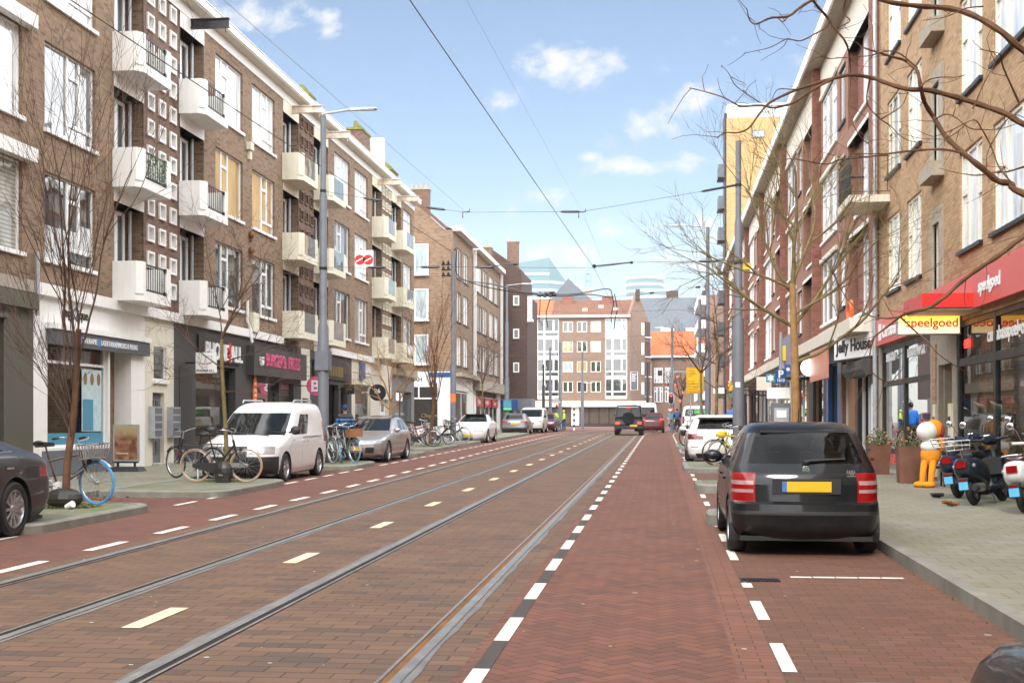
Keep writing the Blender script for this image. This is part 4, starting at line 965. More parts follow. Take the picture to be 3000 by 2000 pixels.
def disc(name, label, X, Y, z, r, mat, rim='dark_metal', arm=5.7, txt=None, group=None, t=.12, cat='sign'):
    o = thing(name, label, cat, (X, Y, z - r), group=group)
    mb = MB(); mb.lathe([(r, -t / 2), (r, t / 2)], (X, Y, z), 'y', 28); mb.build('disc', M[mat] if isinstance(mat, str) else mat, o)
    mb = MB(); mb.lathe([(r + .025, -t / 2 - .01), (r + .025, t / 2 + .01)], (X, Y, z), 'y', 28); mb.lathe([(r, -t / 2 - .012), (r, t / 2 + .012)], (X, Y, z), 'y', 28)
    mb = MB(); mb.rod((X + (r if arm > X else -r), Y, z), (arm, Y, z), .02, 6); mb.build('bracket', M[rim], o)
    if txt: lettering(txt[0], (X, Y - t / 2 - .004, z - txt[2] / 2 + txt[4] if len(txt) > 4 else z - txt[2] / 2), (1, 0, 0), (0, 0, 1), txt[2], M[txt[1]], o, align='C', squeeze=txt[3] if len(txt) > 3 else 1, bold=.02)
    return o
disc('hanging_sign', 'round glowing white sign under the canopy beside the pale tree trunk', 4.98, 43.5, 3.42, .29, emit('lit_disc', (1, 1, .96), 1.0))
# lilac fascia of the shop with yellow-white mark
ls = thing('shop_sign', 'lilac grey shop sign with a white and yellow mark on the canopy edge', 'sign', (4.9, 50.5, 3.3))
M['lilac'] = plain('lilac', (.20, .20, .29), .5, var=.06)
mb = MB(); mb.fbox(PR(4.95), 48.0, 53.6, 3.5, 4.95, -.08, .06); mb.build('sign_panel', M['lilac'], ls)
mb = MB(); mb.fbox(PR(4.95), 51.6, 52.5, 3.75, 4.5, .06, .14); mb.build('sign_letter', M['white_letter'], ls); mb = MB(); mb.fbox(PR(4.95), 50.7, 51.5, 4.0, 4.6, .06, .16); mb.build('sign_letter', M['yellow_sign'], ls)
# yellow tower block behind the red range
Yb = thing('apartment_block', 'tall yellow brick apartment block with dark balconies rising behind the red eave', 'apartment block', (9, 111, gz(110)))
mb = MB(); mb.box(5.62, 20, 110, 113, .8, 27.7); mb.build('wall', M['brick_yellow'], Yb)
mb = MB(); mb.box(5.66, 20, 110.05, 113, 27.7, 28.9); mb.build('roof_band', plain('roofband', (.42, .50, .50), .5), Yb)
mb = MB(); mb.box(5.45, 5.62, 110.3, 113, .8, 28.2); mb.build('corner_strip', M['dark_metal'], Yb)
window(lambda u, z, d=0: PG(110)(u, z, d + .17), 7.68, 8.83, 25.95, 26.6, Yb, L_1, 'grey_paint', 'g_grey', bar=.07, name='vent_window')
for k in range(9):
    z = 23.9 - k * 2.72
    mb = MB(); mb.box(4.95, 5.45, 110.4, 112.8, z - 1.15, z - .08); mb.box(4.9, 5.45, 110.3, 112.9, z - 1.2, z - 1.1); mb.build('balcony', M['slate'], Yb)
    window(lambda u, z_, d=0: PR(5.62)(u, z_, d + .2), 110.8, 112, z - 1.0, z + .9, Yb, L_2, 'frame_white', 'g_grey', bar=.1)
Gb = thing('apartment_block', 'grey apartment block with white banded balconies at the end of the right side', 'apartment block', (9, 150, 1))
mb = MB(); mb.box(5.3, 22, 150, 172, 1, 16.5); mb.build('wall', M['brick_grey'], Gb)
for k in range(5):
    mb = MB(); mb.box(4.3, 5.3, 150, 166, 4.2 + k * 2.8, 5.2 + k * 2.8); mb.build('balcony', M['white_paint'], Gb)
    mb = MB(); mb.box(5.2, 5.3, 151, 165, 5.4 + k * 2.8, 6.9 + k * 2.8); mb.build('window', M['g_dark'], Gb)
# ---------------------------------------------------------------- far skyline in the haze
M['far_glass'] = plain('far_glass', (.10, .19, .22), .6, .0, var=.15, scale=.05); M['copper'] = plain('copper', (.16, .34, .33), .6, var=.1)
def far(px, py, Y): return onY(px, py, Y)
Yt = 620
tw = thing('glass_tower', 'pale glass tower with a sloping top far off in the haze', 'tower', (-60, Yt, 1))
a = [far(1500, 1236, Yt)[0], far(1608, 1236, Yt)[0], far(1700, 1236, Yt)[0]]; zz = [far(1500, 792, Yt)[1], far(1608, 755, Yt)[1], far(1700, 880, Yt)[1]]
mb = MB(); mb.prism([(a[0] - 20, Yt, 0), (a[1], Yt, 0), (a[1], Yt, zz[1]), (a[0] - 20, Yt, zz[0])], (0, 40, 0)); mb.prism([(a[1], Yt, 0), (a[2], Yt + 18, 0), (a[2], Yt + 18, zz[2]), (a[1], Yt, zz[1])], (-8, 30, 0)); mb.build('tower_body', M['far_glass'], tw)
mb = MB(); k = 0
for k in range(24):
    z = 6 + k * 4.0
    if z < zz[0]: mb.box(a[0] - 20, a[1] + .2, Yt - .3, Yt, z, z + 1.1)
for k in range(24):
    z = 6 + k * 4.0
    if z < zz[2] + 10: mb.prism([(a[1] + .1, Yt - .3, z), (a[2], Yt + 17.7, z), (a[2], Yt + 18, z), (a[1], Yt, z)], (0, 0, 1.1))
mb.build('floor_band', M['white_paint'], tw)
dg = thing('gabled_building', 'dark gabled roof in front of the far glass tower', 'building', (-35, 420, 1))
Yd = 420; q = [far(v, w, Yd) for v, w in ((1600, 890), (1665, 815), (1740, 885))]
mb = MB(); mb.prism([(q[0][0], Yd, 0), (q[2][0], Yd, 0), (q[2][0], Yd, q[2][1]), (q[1][0], Yd, q[1][1]), (q[0][0], Yd, q[0][1])], (0, 30, 0)); mb.build('wall', M['slate'], dg)
cs = thing('church_tower', 'slim church tower with a green copper spire in the haze', 'church tower', (-35, 700, 1))
Yc = 700; c0 = far(1723, 1236, Yc)[0]; zf = lambda py: far(1723, py, Yc)[1]; s1 = 11 * Yc / 3700
mb = MB(); mb.box(c0 - s1, c0 + s1, Yc - s1, Yc + s1, 0, zf(845)); mb.build('tower_base', M['stone'], cs)
mb = MB()
for sx in (-1, 1):
    for sy in (-1, 1): mb.box(c0 + sx * s1 * .75 - .4, c0 + sx * s1 * .75 + .4, Yc + sy * s1 * .75 - .4, Yc + sy * s1 * .75 + .4, zf(845), zf(803))
mb.box(c0 - s1 * .9, c0 + s1 * .9, Yc - s1 * .9, Yc + s1 * .9, zf(824), zf(821)); mb.build('belfry', M['copper'], cs)
mb = MB(); mb.lathe([(s1 * 1.15, zf(803)), (s1 * .8, zf(790)), (s1 * .35, zf(770)), (0.05, zf(716))], (c0, Yc, 0), n=8); mb.build('spire', M['copper'], cs)
rt = thing('round_tower', 'pale round office tower far off in the haze', 'tower', (0, 760, 1))
Yr = 760; xa, xb = far(1832, 1236, Yr)[0], far(1945, 1236, Yr)[0]; xc = far(1961, 1236, Yr)[0]
mb = MB(); mb.lathe([((xb - xa) / 2, 0), ((xb - xa) / 2, far(0, 812, Yr)[1] if 0 else onY(1890, 812, Yr)[1]), ((xb - xa) / 2 * .8, onY(1890, 806, Yr)[1])], ((xa + xb) / 2, Yr + 14, 0), n=28); mb.box(xb - 12, xc, Yr, Yr + 20, 0, onY(1900, 850, Yr)[1]); mb.build('tower_body', M['far_glass'], rt)
mb = MB()
for k in range(22): mb.lathe([((xb - xa) / 2 + .2, 4 + k * 4), ((xb - xa) / 2 + .2, 5.3 + k * 4)], ((xa + xb) / 2, Yr + 14, 0), n=28); mb.box(xb - 12, xc + .2, Yr - .2, Yr, 4 + k * 3.6, 5.2 + k * 3.6)
mb.build('floor_band', M['white_paint'], rt)
# ================================================================ VEHICLES
def paint(name, c, metal=.0, rough=.35):
    m, nt, b, p = newmat(name); t = nt.nodes.new('ShaderNodeTexCoord'); p = t.outputs['Object']
    n = noise(nt, p, 1.5, 4); x, y, z = xyz(nt, p); d = noise(nt, p, 7, 4)
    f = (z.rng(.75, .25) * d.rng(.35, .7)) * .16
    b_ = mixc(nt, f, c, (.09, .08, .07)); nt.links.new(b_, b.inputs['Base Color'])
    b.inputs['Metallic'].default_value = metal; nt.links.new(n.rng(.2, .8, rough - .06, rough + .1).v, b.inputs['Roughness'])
    k = max(c); b.inputs['Specular IOR Level'].default_value = .12 if k < .1 else .4; b.inputs['Coat Weight'].default_value = .5 if k < .1 else .9; nt.links.new(d.rng(.3, .8, .02, .10).v, b.inputs['Coat Roughness'])
    return m
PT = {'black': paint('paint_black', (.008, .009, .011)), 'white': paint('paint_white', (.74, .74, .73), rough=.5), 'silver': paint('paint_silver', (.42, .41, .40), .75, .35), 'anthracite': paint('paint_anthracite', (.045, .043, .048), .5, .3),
      'grey': paint('paint_grey', (.16, .16, .17), .6), 'vangrey': paint('paint_vangrey', (.62, .60, .57), .0, .5), 'wine': paint('paint_wine', (.09, .012, .016)), 'red': paint('paint_red', (.42, .02, .02)), 'darkblue': paint('paint_darkblue', (.012, .022, .05)), 'pearl': paint('paint_pearl', (.70, .70, .68))}
# side templates: (z, rear y, front y, half width); y = 0 at the rear bumper, front bumper at L
TPL = {
 'hatch': [(.20, .12, 3.85, .74), (.30, .03, 3.93, .80), (.46, .0, 3.97, .822), (.57, .02, 3.96, .823), (.60, .075, 3.93, .82), (.78, .10, 3.82, .823), (.88, .13, 3.55, .815), (.94, .17, 3.2, .80), (.99, .21, 2.95, .775), (1.18, .36, 2.42, .70), (1.33, .49, 2.02, .632), (1.395, .60, 1.80, .59), (1.43, .76, 1.6, .53), (1.45, 1.0, 1.35, .40)],
 'estate': [(.18, .12, 4.55, .80), (.28, .03, 4.66, .87), (.45, .0, 4.71, .91), (.60, .03, 4.70, .915), (.70, .08, 4.64, .915), (.78, .1, 4.45, .91), (.86, .12, 4.0, .90), (.93, .14, 3.5, .88), (.97, .17, 3.22, .855), (1.15, .30, 2.75, .77), (1.32, .48, 2.25, .67), (1.38, .60, 2.0, .62), (1.42, .8, 1.75, .55), (1.44, 1.1, 1.5, .4)],
 'sedan': [(.18, .12, 4.55, .80), (.28, .03, 4.64, .87), (.45, .0, 4.69, .91), (.60, .02, 4.68, .92), (.70, .04, 4.58, .92), (.78, .05, 4.35, .91), (.86, .05, 3.9, .90), (.93, .10, 3.5, .885), (1.0, .22, 3.15, .86), (1.06, .50, 2.98, .82), (1.18, .92, 2.68, .76), (1.32, 1.40, 2.32, .67), (1.38, 1.65, 2.1, .61), (1.42, 1.8, 1.95, .5)],
 'minivan': [(.20, .12, 4.38, .86), (.32, .03, 4.46, .91), (.50, .0, 4.50, .925), (.66, .0, 4.48, .928), (.82, .0, 4.42, .925), (.89, .0, 4.2, .92), (.96, .0, 3.9, .91), (1.02, .0, 3.62, .90), (1.06, .0, 3.5, .89), (1.30, .02, 3.12, .85), (1.56, .05, 2.70, .795), (1.69, .09, 2.42, .75), (1.76, .16, 2.2, .69), (1.80, .35, 2.0, .58), (1.82, .7, 1.7, .42)],
 'van': [(.22, .12, 4.85, .88), (.34, .03, 4.93, .94), (.55, .0, 4.98, .955), (.75, .0, 4.96, .96), (.92, .0, 4.88, .955), (1.02, .0, 4.6, .95), (1.10, .0, 4.3, .94), (1.15, .0, 4.15, .93), (1.40, .02, 3.75, .90), (1.66, .05, 3.32, .855), (1.80, .09, 3.0, .81), (1.87, .16, 2.8, .74), (1.90, .4, 2.5, .6), (1.91, .8, 2.2, .4)],
 'box4x4': [(.42, .12, 4.35, .78), (.50, .02, 4.42, .88), (.70, .0, 4.45, .90), (.85, .03, 4.44, .89), (1.0, .05, 4.42, .885), (1.14, .05, 4.38, .88), (1.18, .05, 4.2, .87), (1.20, .05, 3.05, .86), (1.24, .06, 2.98, .85), (1.50, .09, 2.86, .82), (1.78, .12, 2.72, .785), (1.88, .15, 2.62, .77), (1.93, .22, 2.5, .70), (1.95, .5, 2.2, .5)],
}
def interp(rows, z):
    for a, b in zip(rows, rows[1:]):
        if z <= b[0] + 1e-9:
            t = max(0, (z - a[0]) / (b[0] - a[0])); return [a[i] + (b[i] - a[i]) * t for i in range(4)]
    return list(rows[-1])
def wheel(parent, x, y, r, wd, spokes=10, steer=0, hub='rim', rimr=.70):
    """tyre as a part; rim with spokes as its sub-part"""
    s = 1 if x > 0 else -1
    Rm = Matrix.Translation((x, y, r)) @ Matrix.Rotation(steer, 4, 'Z')
    pr = [(r * rimr, -wd / 2), (r * .90, -wd / 2 - .004), (r * .97, -wd / 2 + .015), (r, -wd / 2 + .04), (r, wd / 2 - .04), (r * .97, wd / 2 - .015), (r * .90, wd / 2 + .004), (r * rimr, wd / 2)]
    t = MB(); t.lathe(pr, (0, 0, 0), 'x', 32, cap=False); ty = t.build('wheel', M['tyre'], parent, True, True, M=Rm)
    m = MB(); o = s * (wd / 2 - .012); rr = r * rimr
    m.lathe([(rr + .004, o - s * .09), (rr + .006, o), (rr - .018, o + s * .004), (rr - .03, o - s * .035), (.0, o - s * .075)], (0, 0, 0), 'x', 32, cap=False)
    for k in range(spokes):
        a = 2 * math.pi * k / spokes; c_, n_ = math.cos(a), math.sin(a)
        def pt(q, w, dx): return (o - s * dx, c_ * q - n_ * w, n_ * q + c_ * w)
        w0, w1 = (.022, .014) if spokes > 7 else (.04, .035)
        m.hexa([pt(.03, -w0, .05), pt(rr - .015, -w1, .03), pt(rr - .015, w1, .03), pt(.03, w0, .05), pt(.03, -w0, .022), pt(rr - .015, -w1, .004), pt(rr - .015, w1, .004), pt(.03, w0, .022)])
    m.lathe([(.055, o - s * .05), (.05, o - s * .012), (.0, o - s * .008)], (0, 0, 0), 'x', 14)
    m.build('rim', M[hub], ty, True, M=Rm)
    return ty
def car(name, label, loc, tpl, L, Wd, Hh, pt, rules, wheels, wr=.31, arch=.37, rz=0., seams=(), glassm='carglass', group=None, spokes=10, rr=.17, rf=.34, br=.05, bf=.13, steer=0, pitch=True, wd=.20, hub='rim', inside=False, cat='car'):
    T = TPL[tpl]; b0 = (T[-1][0], max(t[2] for t in T), max(t[3] for t in T))
    rows = [(z * Hh / b0[0], a * L / b0[1], f * L / b0[1], w * (Wd / 2) / b0[2]) for z, a, f, w in T]
    o = thing(name, label, cat, loc, rz, group, rx=(math.atan(.0089) if pitch and loc[1] < 85 else 0) * (1 if abs(rz) < 1 else -1))
    zs = sorted({r[0] for r in rows} | {q for u in rules for q in u[2:4]}); zz = [rows[0][0]]
    for a in zs:
        if a <= zz[-1] + .004 or a > rows[-1][0]: continue
        n = max(1, round((a - zz[-1]) / .055)); z0 = zz[-1]; zz += [z0 + (a - z0) * (i + 1) / n for i in range(n)]
    ps = {0., .15, .3, .45, .6, .75, .9, 1., 1.2, 1.4, 1.6, 1.8, 2., 3., 3.2, 3.4, 3.6, 3.8, 4., 4.15, 4.3, 4.45, 4.6, 4.75, 4.9, 5.}
    ps |= {2 + i / 64 for i in range(65)} | {q for u in rules for q in u[4:6]}
    for s in seams: ps |= {s[0] - .0012, s[0] + .0012}
    P_ = []
    for p in sorted(ps):
        if not P_ or p - P_[-1] > .0009: P_.append(p)
    def S(z, p):
        _, a, f, w = interp(rows, z); top = max(0, min(1, (z - .92 * 1) / max(.1, rows[-1][0] - .92)))
        r1 = min(rr * (1 - .25 * top), w * .6); r2 = min(rf * (1 - .35 * top), w * .65); ln = f - a
        we = w * .965
        b1, b2 = br * (1 - .4 * top), bf
        if p <= 1: x = (we - r1) * p; return x, a + b1 * (x / we) ** 2
        if p <= 2:
            q = (p - 1) * math.pi / 2; y0 = a + b1 * ((we - r1) / we) ** 2
            return we - r1 + r1 * math.sin(q), y0 + r1 * 1.1 * (1 - math.cos(q))
        if p >= 4: x = (we - r2) * (5 - p); return x, f - b2 * (x / we) ** 2
        y1 = f - b2 * ((we - r2) / we) ** 2
        if p >= 3:
            q = (4 - p) * math.pi / 2; return we - r2 + r2 * math.sin(q), y1 - r2 * 1.1 * (1 - math.cos(q))
        ya = a + b1 * ((we - r1) / we) ** 2 + r1 * 1.1; yb = y1 - r2 * 1.1; s = p - 2
        return we + (w - we) * (1 - (2 * s - 1) ** 4), ya + (yb - ya) * s
    nP, nZ = len(P_), len(zz); V = {}
    for sg in (1, -1):
        for i, z in enumerate(zz):
            for j, p in enumerate(P_):
                x, y = S(z, p); V[(sg, i, j)] = Vector((sg * x, y, z))
    inside_arch = set()
    for key, v in V.items():
        p = P_[key[2]]
        if 1.3 <= p <= 4.2:
            for wy in wheels:
                dy, dz = v.y - wy, v.z - wr
                if dy * dy + dz * dz < arch * arch: inside_arch.add(key)
    parts = {}
    def isseam(zc, pc):
        return any(abs(pc - s[0]) < .0012 and s[1] <= zc <= s[2] for s in seams)
    snapped = {}
    for sg in (1, -1):
        for i in range(nZ - 1):
            zc = (zz[i] + zz[i + 1]) / 2
            for j in range(nP - 1):
                pc = (P_[j] + P_[j + 1]) / 2; q = [(sg, i, j), (sg, i, j + 1), (sg, i + 1, j + 1), (sg, i + 1, j)]
                ins = [k in inside_arch for k in q]
                if all(ins) or isseam(zc, pc): continue
                for k, t in zip(q, ins):
                    if t and k not in snapped:
                        v = V[k]; wy = min(wheels, key=lambda w_: abs(v.y - w_)); d = Vector((0, v.y - wy, v.z - wr)); d = d.normalized() * arch if d.length > 1e-4 else Vector((0, 0, arch))
                        snapped[k] = Vector((v.x, wy + d.y, wr + d.z))
                key = ('body', 0)
                for u in rules:
                    if u[2] <= zc <= u[3] and u[4] <= pc <= u[5]: key = (u[0], (sg if u[6] else 0), u[1]); break
                parts.setdefault(key, []).append(q)
    V.update(snapped)
    res = {}
    def order(k): return 0 if k[0] == 'body' else 1
    for key in sorted(parts, key=order):
        mb = MB(); ix = {}
        for q in parts[key]:
            f = []
            for k in (q if q[0][0] > 0 else q[::-1]):
                if k not in ix: ix[k] = len(mb.v); mb.v.append(V[k])
                f.append(ix[k])
            mb.f.append(f); mb.m.append(0)
        if key[0] == 'body':   # roof and floor caps
            for i in (nZ - 1, ):
                for j in range(nP - 1):
                    a, b, c_, d = V[(1, i, j)], V[(1, i, j + 1)], V[(-1, i, j + 1)], V[(-1, i, j)]
                    mb.add([a, b, c_, d], [(0, 1, 2, 3)])
        m_ = PT[pt] if key[0] == 'body' else (PT[key[2]] if key[2] in PT else M[key[2]])
        res.setdefault(key[0], []).append(mb.build(key[0], m_, o, True, True))
    hw = Wd / 2
    ub = MB(); z0 = zz[0]
    ub.box(-hw * .86, hw * .86, .15 * L / 4, L - .25, z0 - .03, z0 + .02)
    for wy in wheels:
        for sg in (1, -1):
            pts = [(wy + (arch + .004) * math.cos(t), wr + (arch + .004) * math.sin(t)) for t in [R(-25 + 230 * k / 14) for k in range(15)]]
            for (a, b), (c_, d) in zip(pts, pts[1:]): ub.quad((sg * (hw - .012), a, b), (sg * (hw - .012), c_, d), (sg * (hw - .36), c_, d), (sg * (hw - .36), a, b))
            ub.add([(sg * (hw - .36), a, b) for a, b in pts], [tuple(range(len(pts)))])
    if not inside:
        zb_ = interp(rows, rows[-1][0] * .62)[0]; ub.box(-hw * .84, hw * .84, L * .12, L * .74, z0 + .02, rows[-1][0] * .63)
    ub.build('underbody', M['plastic_black'], o, True)
    for i, wy in enumerate(wheels):
        for sg in (1, -1): wheel(o, sg * (hw - wd / 2 - .012), wy, wr, wd, spokes, steer if i else 0, hub)
    o['_hw'] = hw
    return o, S, rows, res
def mirror(o, S, y, z, hw, mat, sg=1, glassback=True, size=(.11, .07, .075)):
    mb = MB(); c = (sg * (hw + .10), y, z); mb.ell(c, size, 12, 8); mb.rod((sg * (hw - .06), y, z - .05), (sg * (hw + .03), y, z - .03), .022, 6)
    q = mb.build('mirror', mat, o, True, True)
    g = MB(); b = -1
    g.lathe([(.0, y - size[1] * .86), (.062, y - size[1] * .80)], (c[0], 0, z), 'y', 14); g.build('mirror_glass', M['chrome'], q, True)
def plate(o, y, z, mat='plate_yellow', w=.52, h=.11, face=-1, name='number_plate', x=0, sl=0):
    mb = MB(); mb.box(x - w / 2, x + w / 2, min(y, y + face * .015), max(y, y + face * .015), z - h / 2, z + h / 2); q = mb.build(name, M[mat], o, True)
    if mat == 'plate_yellow':
        mb = MB(); s = -1 if face < 0 else 1
        xa = (x - w / 2) if face < 0 else (x + w / 2 - .05); mb.box(xa, xa + .05, min(y + face * .015, y + face * .018), max(y + face * .015, y + face * .018), z - h / 2, z + h / 2); mb.build('plate_band', M['plate_blue'], q, True)
def ymark(o, pts, mat, name, off=.004, r=.012):
    mb = MB(); mb.tube(pts, r, 5); return mb.build(name, M[mat], o, True)
def handle(o, S, p, z, sg, mat='plastic_black'):
    x, y = S(z, p); mb = MB(); mb.box(sg * x - .0 if sg > 0 else sg * x - .025, sg * x + .025 if sg > 0 else sg * x, y - .09, y + .09, z - .012, z + .014); mb.build('door_handle', M[mat] if mat in M else PT[mat], o, True)
def std(zb, zt, tl, hl, win, gr=None, wsp=3.42, rwp=.95, tailm='lamp_red', bump=None, tail=(.80, 2.05), head=(3.25, 4.4), rw=None, glassm='carglass', under=None):
    u = [('windscreen', glassm, zb + .03, zt, wsp, 5, False)]
    if rw is not False: z0, z1 = rw or (zb + .04, zt - .02); u.append(('rear_window', glassm, z0, z1, 0, rwp, False))
    for a, b in win: u.append(('side_window', glassm, zb + .03, zt - .03, a, b, True))
    if tl: u.append(('tail_light', tailm, tl[0], tl[1], tail[0], tail[1], True))
    if hl: u.append(('headlight', 'lamp_white', hl[0], hl[1], head[0], head[1], True))
    if gr: u.append(('grille', 'plastic_black', gr[0], gr[1], gr[2], 5, False))
    if under: u.append(('sill', 'plastic_black', 0, under, 2.0, 3.0, True))
    return u + list(bump or [])
M['lamp_clear'] = plain('lamp_clear', (.34, .22, .22), .2, var=.15, coat=.4)
# ---- black hatchback in the right bay
SK = (1.56, 13.8, gz(13.9))
ru = [('rear_window', 'carclear', 1.0, 1.335, 0, 1.3, False), ('windscreen', 'carclear', 1.03, 1.36, 3.4, 5, False)]
for a, b in ((2.07, 2.20), (2.22, 2.47), (2.495, 2.80)): ru.append(('side_window', 'carclear', 1.02, 1.33, a, b, True))
ru += [('tail_light', 'lamp_clear', .775, .82, 1.0, 1.9, True), ('tail_light', 'lamp_clear', .69, .725, 1.0, 1.9, True), ('tail_light', 'lamp_red', .595, .905, .97, 2.02, True), ('headlight', 'lamp_white', .66, .80, 3.3, 4.4, True), ('rub_strip', 'plastic_black', .455, .495, 0, 2.05, False), ('bumper', 'black', .0, .585, 0, 2.06, False)]
o, S, rows, res = car('hatchback_car', 'small black hatchback with red tail lights parked in the right bay, seen from behind', SK, 'hatch', 3.97, 1.64, 1.45, 'black', ru, (.68, 3.14), wr=.30, arch=.355, seams=[(2.21, .3, .98), (2.48, .3, .98), (2.83, .3, .98)], inside=True, rf=.3, br=.12, rr=.23)
def yrear(z, x=0):
    _, a, f, w = interp(rows, z); return a + .12 * (x / (w * .965)) ** 2
plate(o, yrear(.76) - .012, .76)
mb = MB(); mb.box(-.36, .36, yrear(.76) - .018, yrear(.76) + .03, .68, .84); mb.build('plate_recess', M['plastic_black'], o, True)
mb = MB(); mb.lathe([(.043, -.014), (.040, -.018), (.036, -.012), (0, -.010)], (0, yrear(.94) , .94), 'y', 22); bd = mb.build('badge', M['chrome'], o, True)
mb = MB(); mb.lathe([(.030, -.013), (0, -.017)], (0, yrear(.94), .94), 'y', 18); mb.build('badge_field', M['goods4'], bd, True)
lettering('FABIA', (.435, yrear(.905, .48) - .006, .885), (1, 0, 0), (0, 0, 1), .05, M['chrome'], o, local=True, squeeze=.5, bold=.02); mb = MB(); mb.box(.435, .53, yrear(.88, .48) - .012, yrear(.88, .48), .868, .876); mb.build('badge_bar', M['chrome'], o, True)
mb = MB(); y_ = yrear(1.0); mb.tube([(-.02, y_ + .012, .985), (.0, y_ - .02, 1.02), (.05, y_ - .005, 1.035), (.43, y_ + .055, 1.055)], [.03, .03, .017, .010], 6); mb.build('rear_wiper', M['plastic_black'], o, True)
mb = MB(); mb.rod((0, .95, 1.43), (0, .87, 1.60), .006, 5); mb.ell((0, .95, 1.44), (.025, .05, .02)); mb.build('aerial', M['plastic_black'], o, True)
mb = MB(); ys0 = interp(rows, 1.345); mb.box(-.46, .46, ys0[1] + .0, ys0[1] + .05, 1.335, 1.36); mb.build('spoiler', M['plastic_black'], o, True)
st = MB()
for x in (-.37, .37):
    st.box(x - .24, x + .24, 1.75, 1.88, .45, 1.08); st.ell((x, 1.8, 1.14), (.14, .05, .12))
    st.box(x - .22, x + .22, .9, .98, .5, .96)
st.box(-.62, .62, .88, .97, .45, .95); st.box(-.7, .7, .3, 3.0, .3, .36); st.box(-.55, .55, 3.0, 3.2, .6, .98); st.build('seats', M['leather'], o, True)
for sg in (-1, 1): mirror(o, S, 2.62, 1.0, .80, PT['black'], sg, size=(.125, .06, .085))
handle(o, S, 2.27, .80, -1, 'black'); handle(o, S, 2.53, .82, -1, 'black'); handle(o, S, 2.27, .80, 1, 'black')
# ---- white delivery van facing the camera
bp = [('bumper', 'plastic_black', .0, .60, 3.12, 5, False), ('grille', 'plastic_black', .60, .83, 4.42, 5, False), ('number_plate_panel', 'plastic_black', .3, .3001, 4, 5, False)]
o, S, rows, res = car('delivery_van', 'small white delivery van with black plastic bumper parked facing the camera', (-9.28, 31.25, gz(29)), 'minivan', 4.5, 1.855, 1.82, 'white',
    std(1.03, 1.56, (.85, 1.35), (.65, .825), [(2.585, 2.90)], None, bump=bp, head=(3.36, 4.42), rw=False), (.86, 3.61), wr=.325, arch=.385, rz=math.pi, seams=[(2.83, .35, 1.0), (2.575, .35, 1.62)], rf=.42, bf=.16, spokes=6, steer=.0)
mb = MB(); yf = 4.515; mb.lathe([(.075, .0), (.075, .012), (.064, .014), (.063, .004), (0, .004)], (0, yf, .735), 'y', 26); bd = mb.build('badge', M['chrome'], o, True)
mb = MB()
for a, b in (((-.045, .79), (-.016, .685)), ((-.016, .685), (0, .735)), ((0, .735), (.016, .685)), ((.016, .685), (.045, .79)), ((-.025, .797), (0, .745)), ((0, .745), (.025, .797))): mb.rod((a[0], yf + .012, a[1]), (b[0], yf + .012, b[1]), .006, 5)
mb.build('badge_letters', M['chrome'], bd, True)
plate(o, 4.52, .42, 'blur_plate' if 'blur_plate' in M else 'rim', .5, .11, 1)
for z, w in ((.30, .60), (.52, .5)): mb = MB(); mb.box(-w, w, 4.47, 4.508, z - .035, z + .02); mb.build('air_intake', M['black_paint'], o, True)
for sg in (-1, 1):
    mirror(o, S, 3.20, 1.16, .90, M['plastic_black'], sg, size=(.12, .07, .10))
    mb = MB(); mb.tube([(sg * .62, .5, 1.80), (sg * .62, .6, 1.86), (sg * .62, 2.0, 1.86), (sg * .61, 2.1, 1.80)], .018, 6); mb.build('roof_rail', M['zinc'], o, True)
    handle(o, S, 2.60, .93, sg, 'white'); handle(o, S, 2.50, .93, sg, 'white')
    x0, y0 = S(.75, 2.2); mb = MB(); mb.box(sg * (x0 - .02), sg * (x0 + .012), S(.75, 2.12)[1], S(.75, 2.55)[1], 1.00, 1.012); mb.build('side_crease', M['zinc'], o, True)
mb = MB(); mb.tube([(-.55, 3.72, 1.05), (-.1, 3.66, 1.09), (.4, 3.62, 1.13)], .012, 5); mb.build('wiper', M['plastic_black'], o, True)
# ---- silver estate
o, S, rows, res = car('estate_car', 'silver estate car with black kidney grille parked facing the camera', (-9.27, 42.25, gz(40)), 'estate', 4.71, 1.83, 1.45, 'silver',
    std(.955, 1.36, (.75, .95), (.60, .70), [(2.06, 2.20), (2.22, 2.45), (2.47, 2.76)], None, bump=[('grille', 'plastic_black', .55, .72, 4.62, 5, False), ('air_intake', 'plastic_black', .20, .34, 4.35, 5, False), ('side_intake', 'plastic_black', .32, .50, 3.75, 4.22, True), ('roof_glass', 'carglass', 1.425, 1.45, 4.0, 5, False)], head=(3.42, 4.5)), (.95, 3.80), wr=.33, arch=.385, rz=math.pi, seams=[(2.46, .3, .95), (2.79, .3, .95), (2.21, .35, .95)], rf=.42, bf=.2)
plate(o, 4.70, .45, face=1)
mb = MB(); mb.lathe([(.04, 0), (.04, .012), (0, .014)], (0, 4.60, .745), 'y', 18); mb.build('badge', M['chrome'], o, True)
for sg in (-1, 1):
    mirror(o, S, 3.0, 1.0, .88, PT['silver'], sg); handle(o, S, 2.50, .80, sg, 'silver'); handle(o, S, 2.27, .80, sg, 'silver')
    mb = MB(); mb.tube([(sg * .57, .75, 1.40), (sg * .58, 1.4, 1.44), (sg * .56, 2.2, 1.38)], .014, 5); mb.build('roof_rail', M['plastic_black'], o, True)
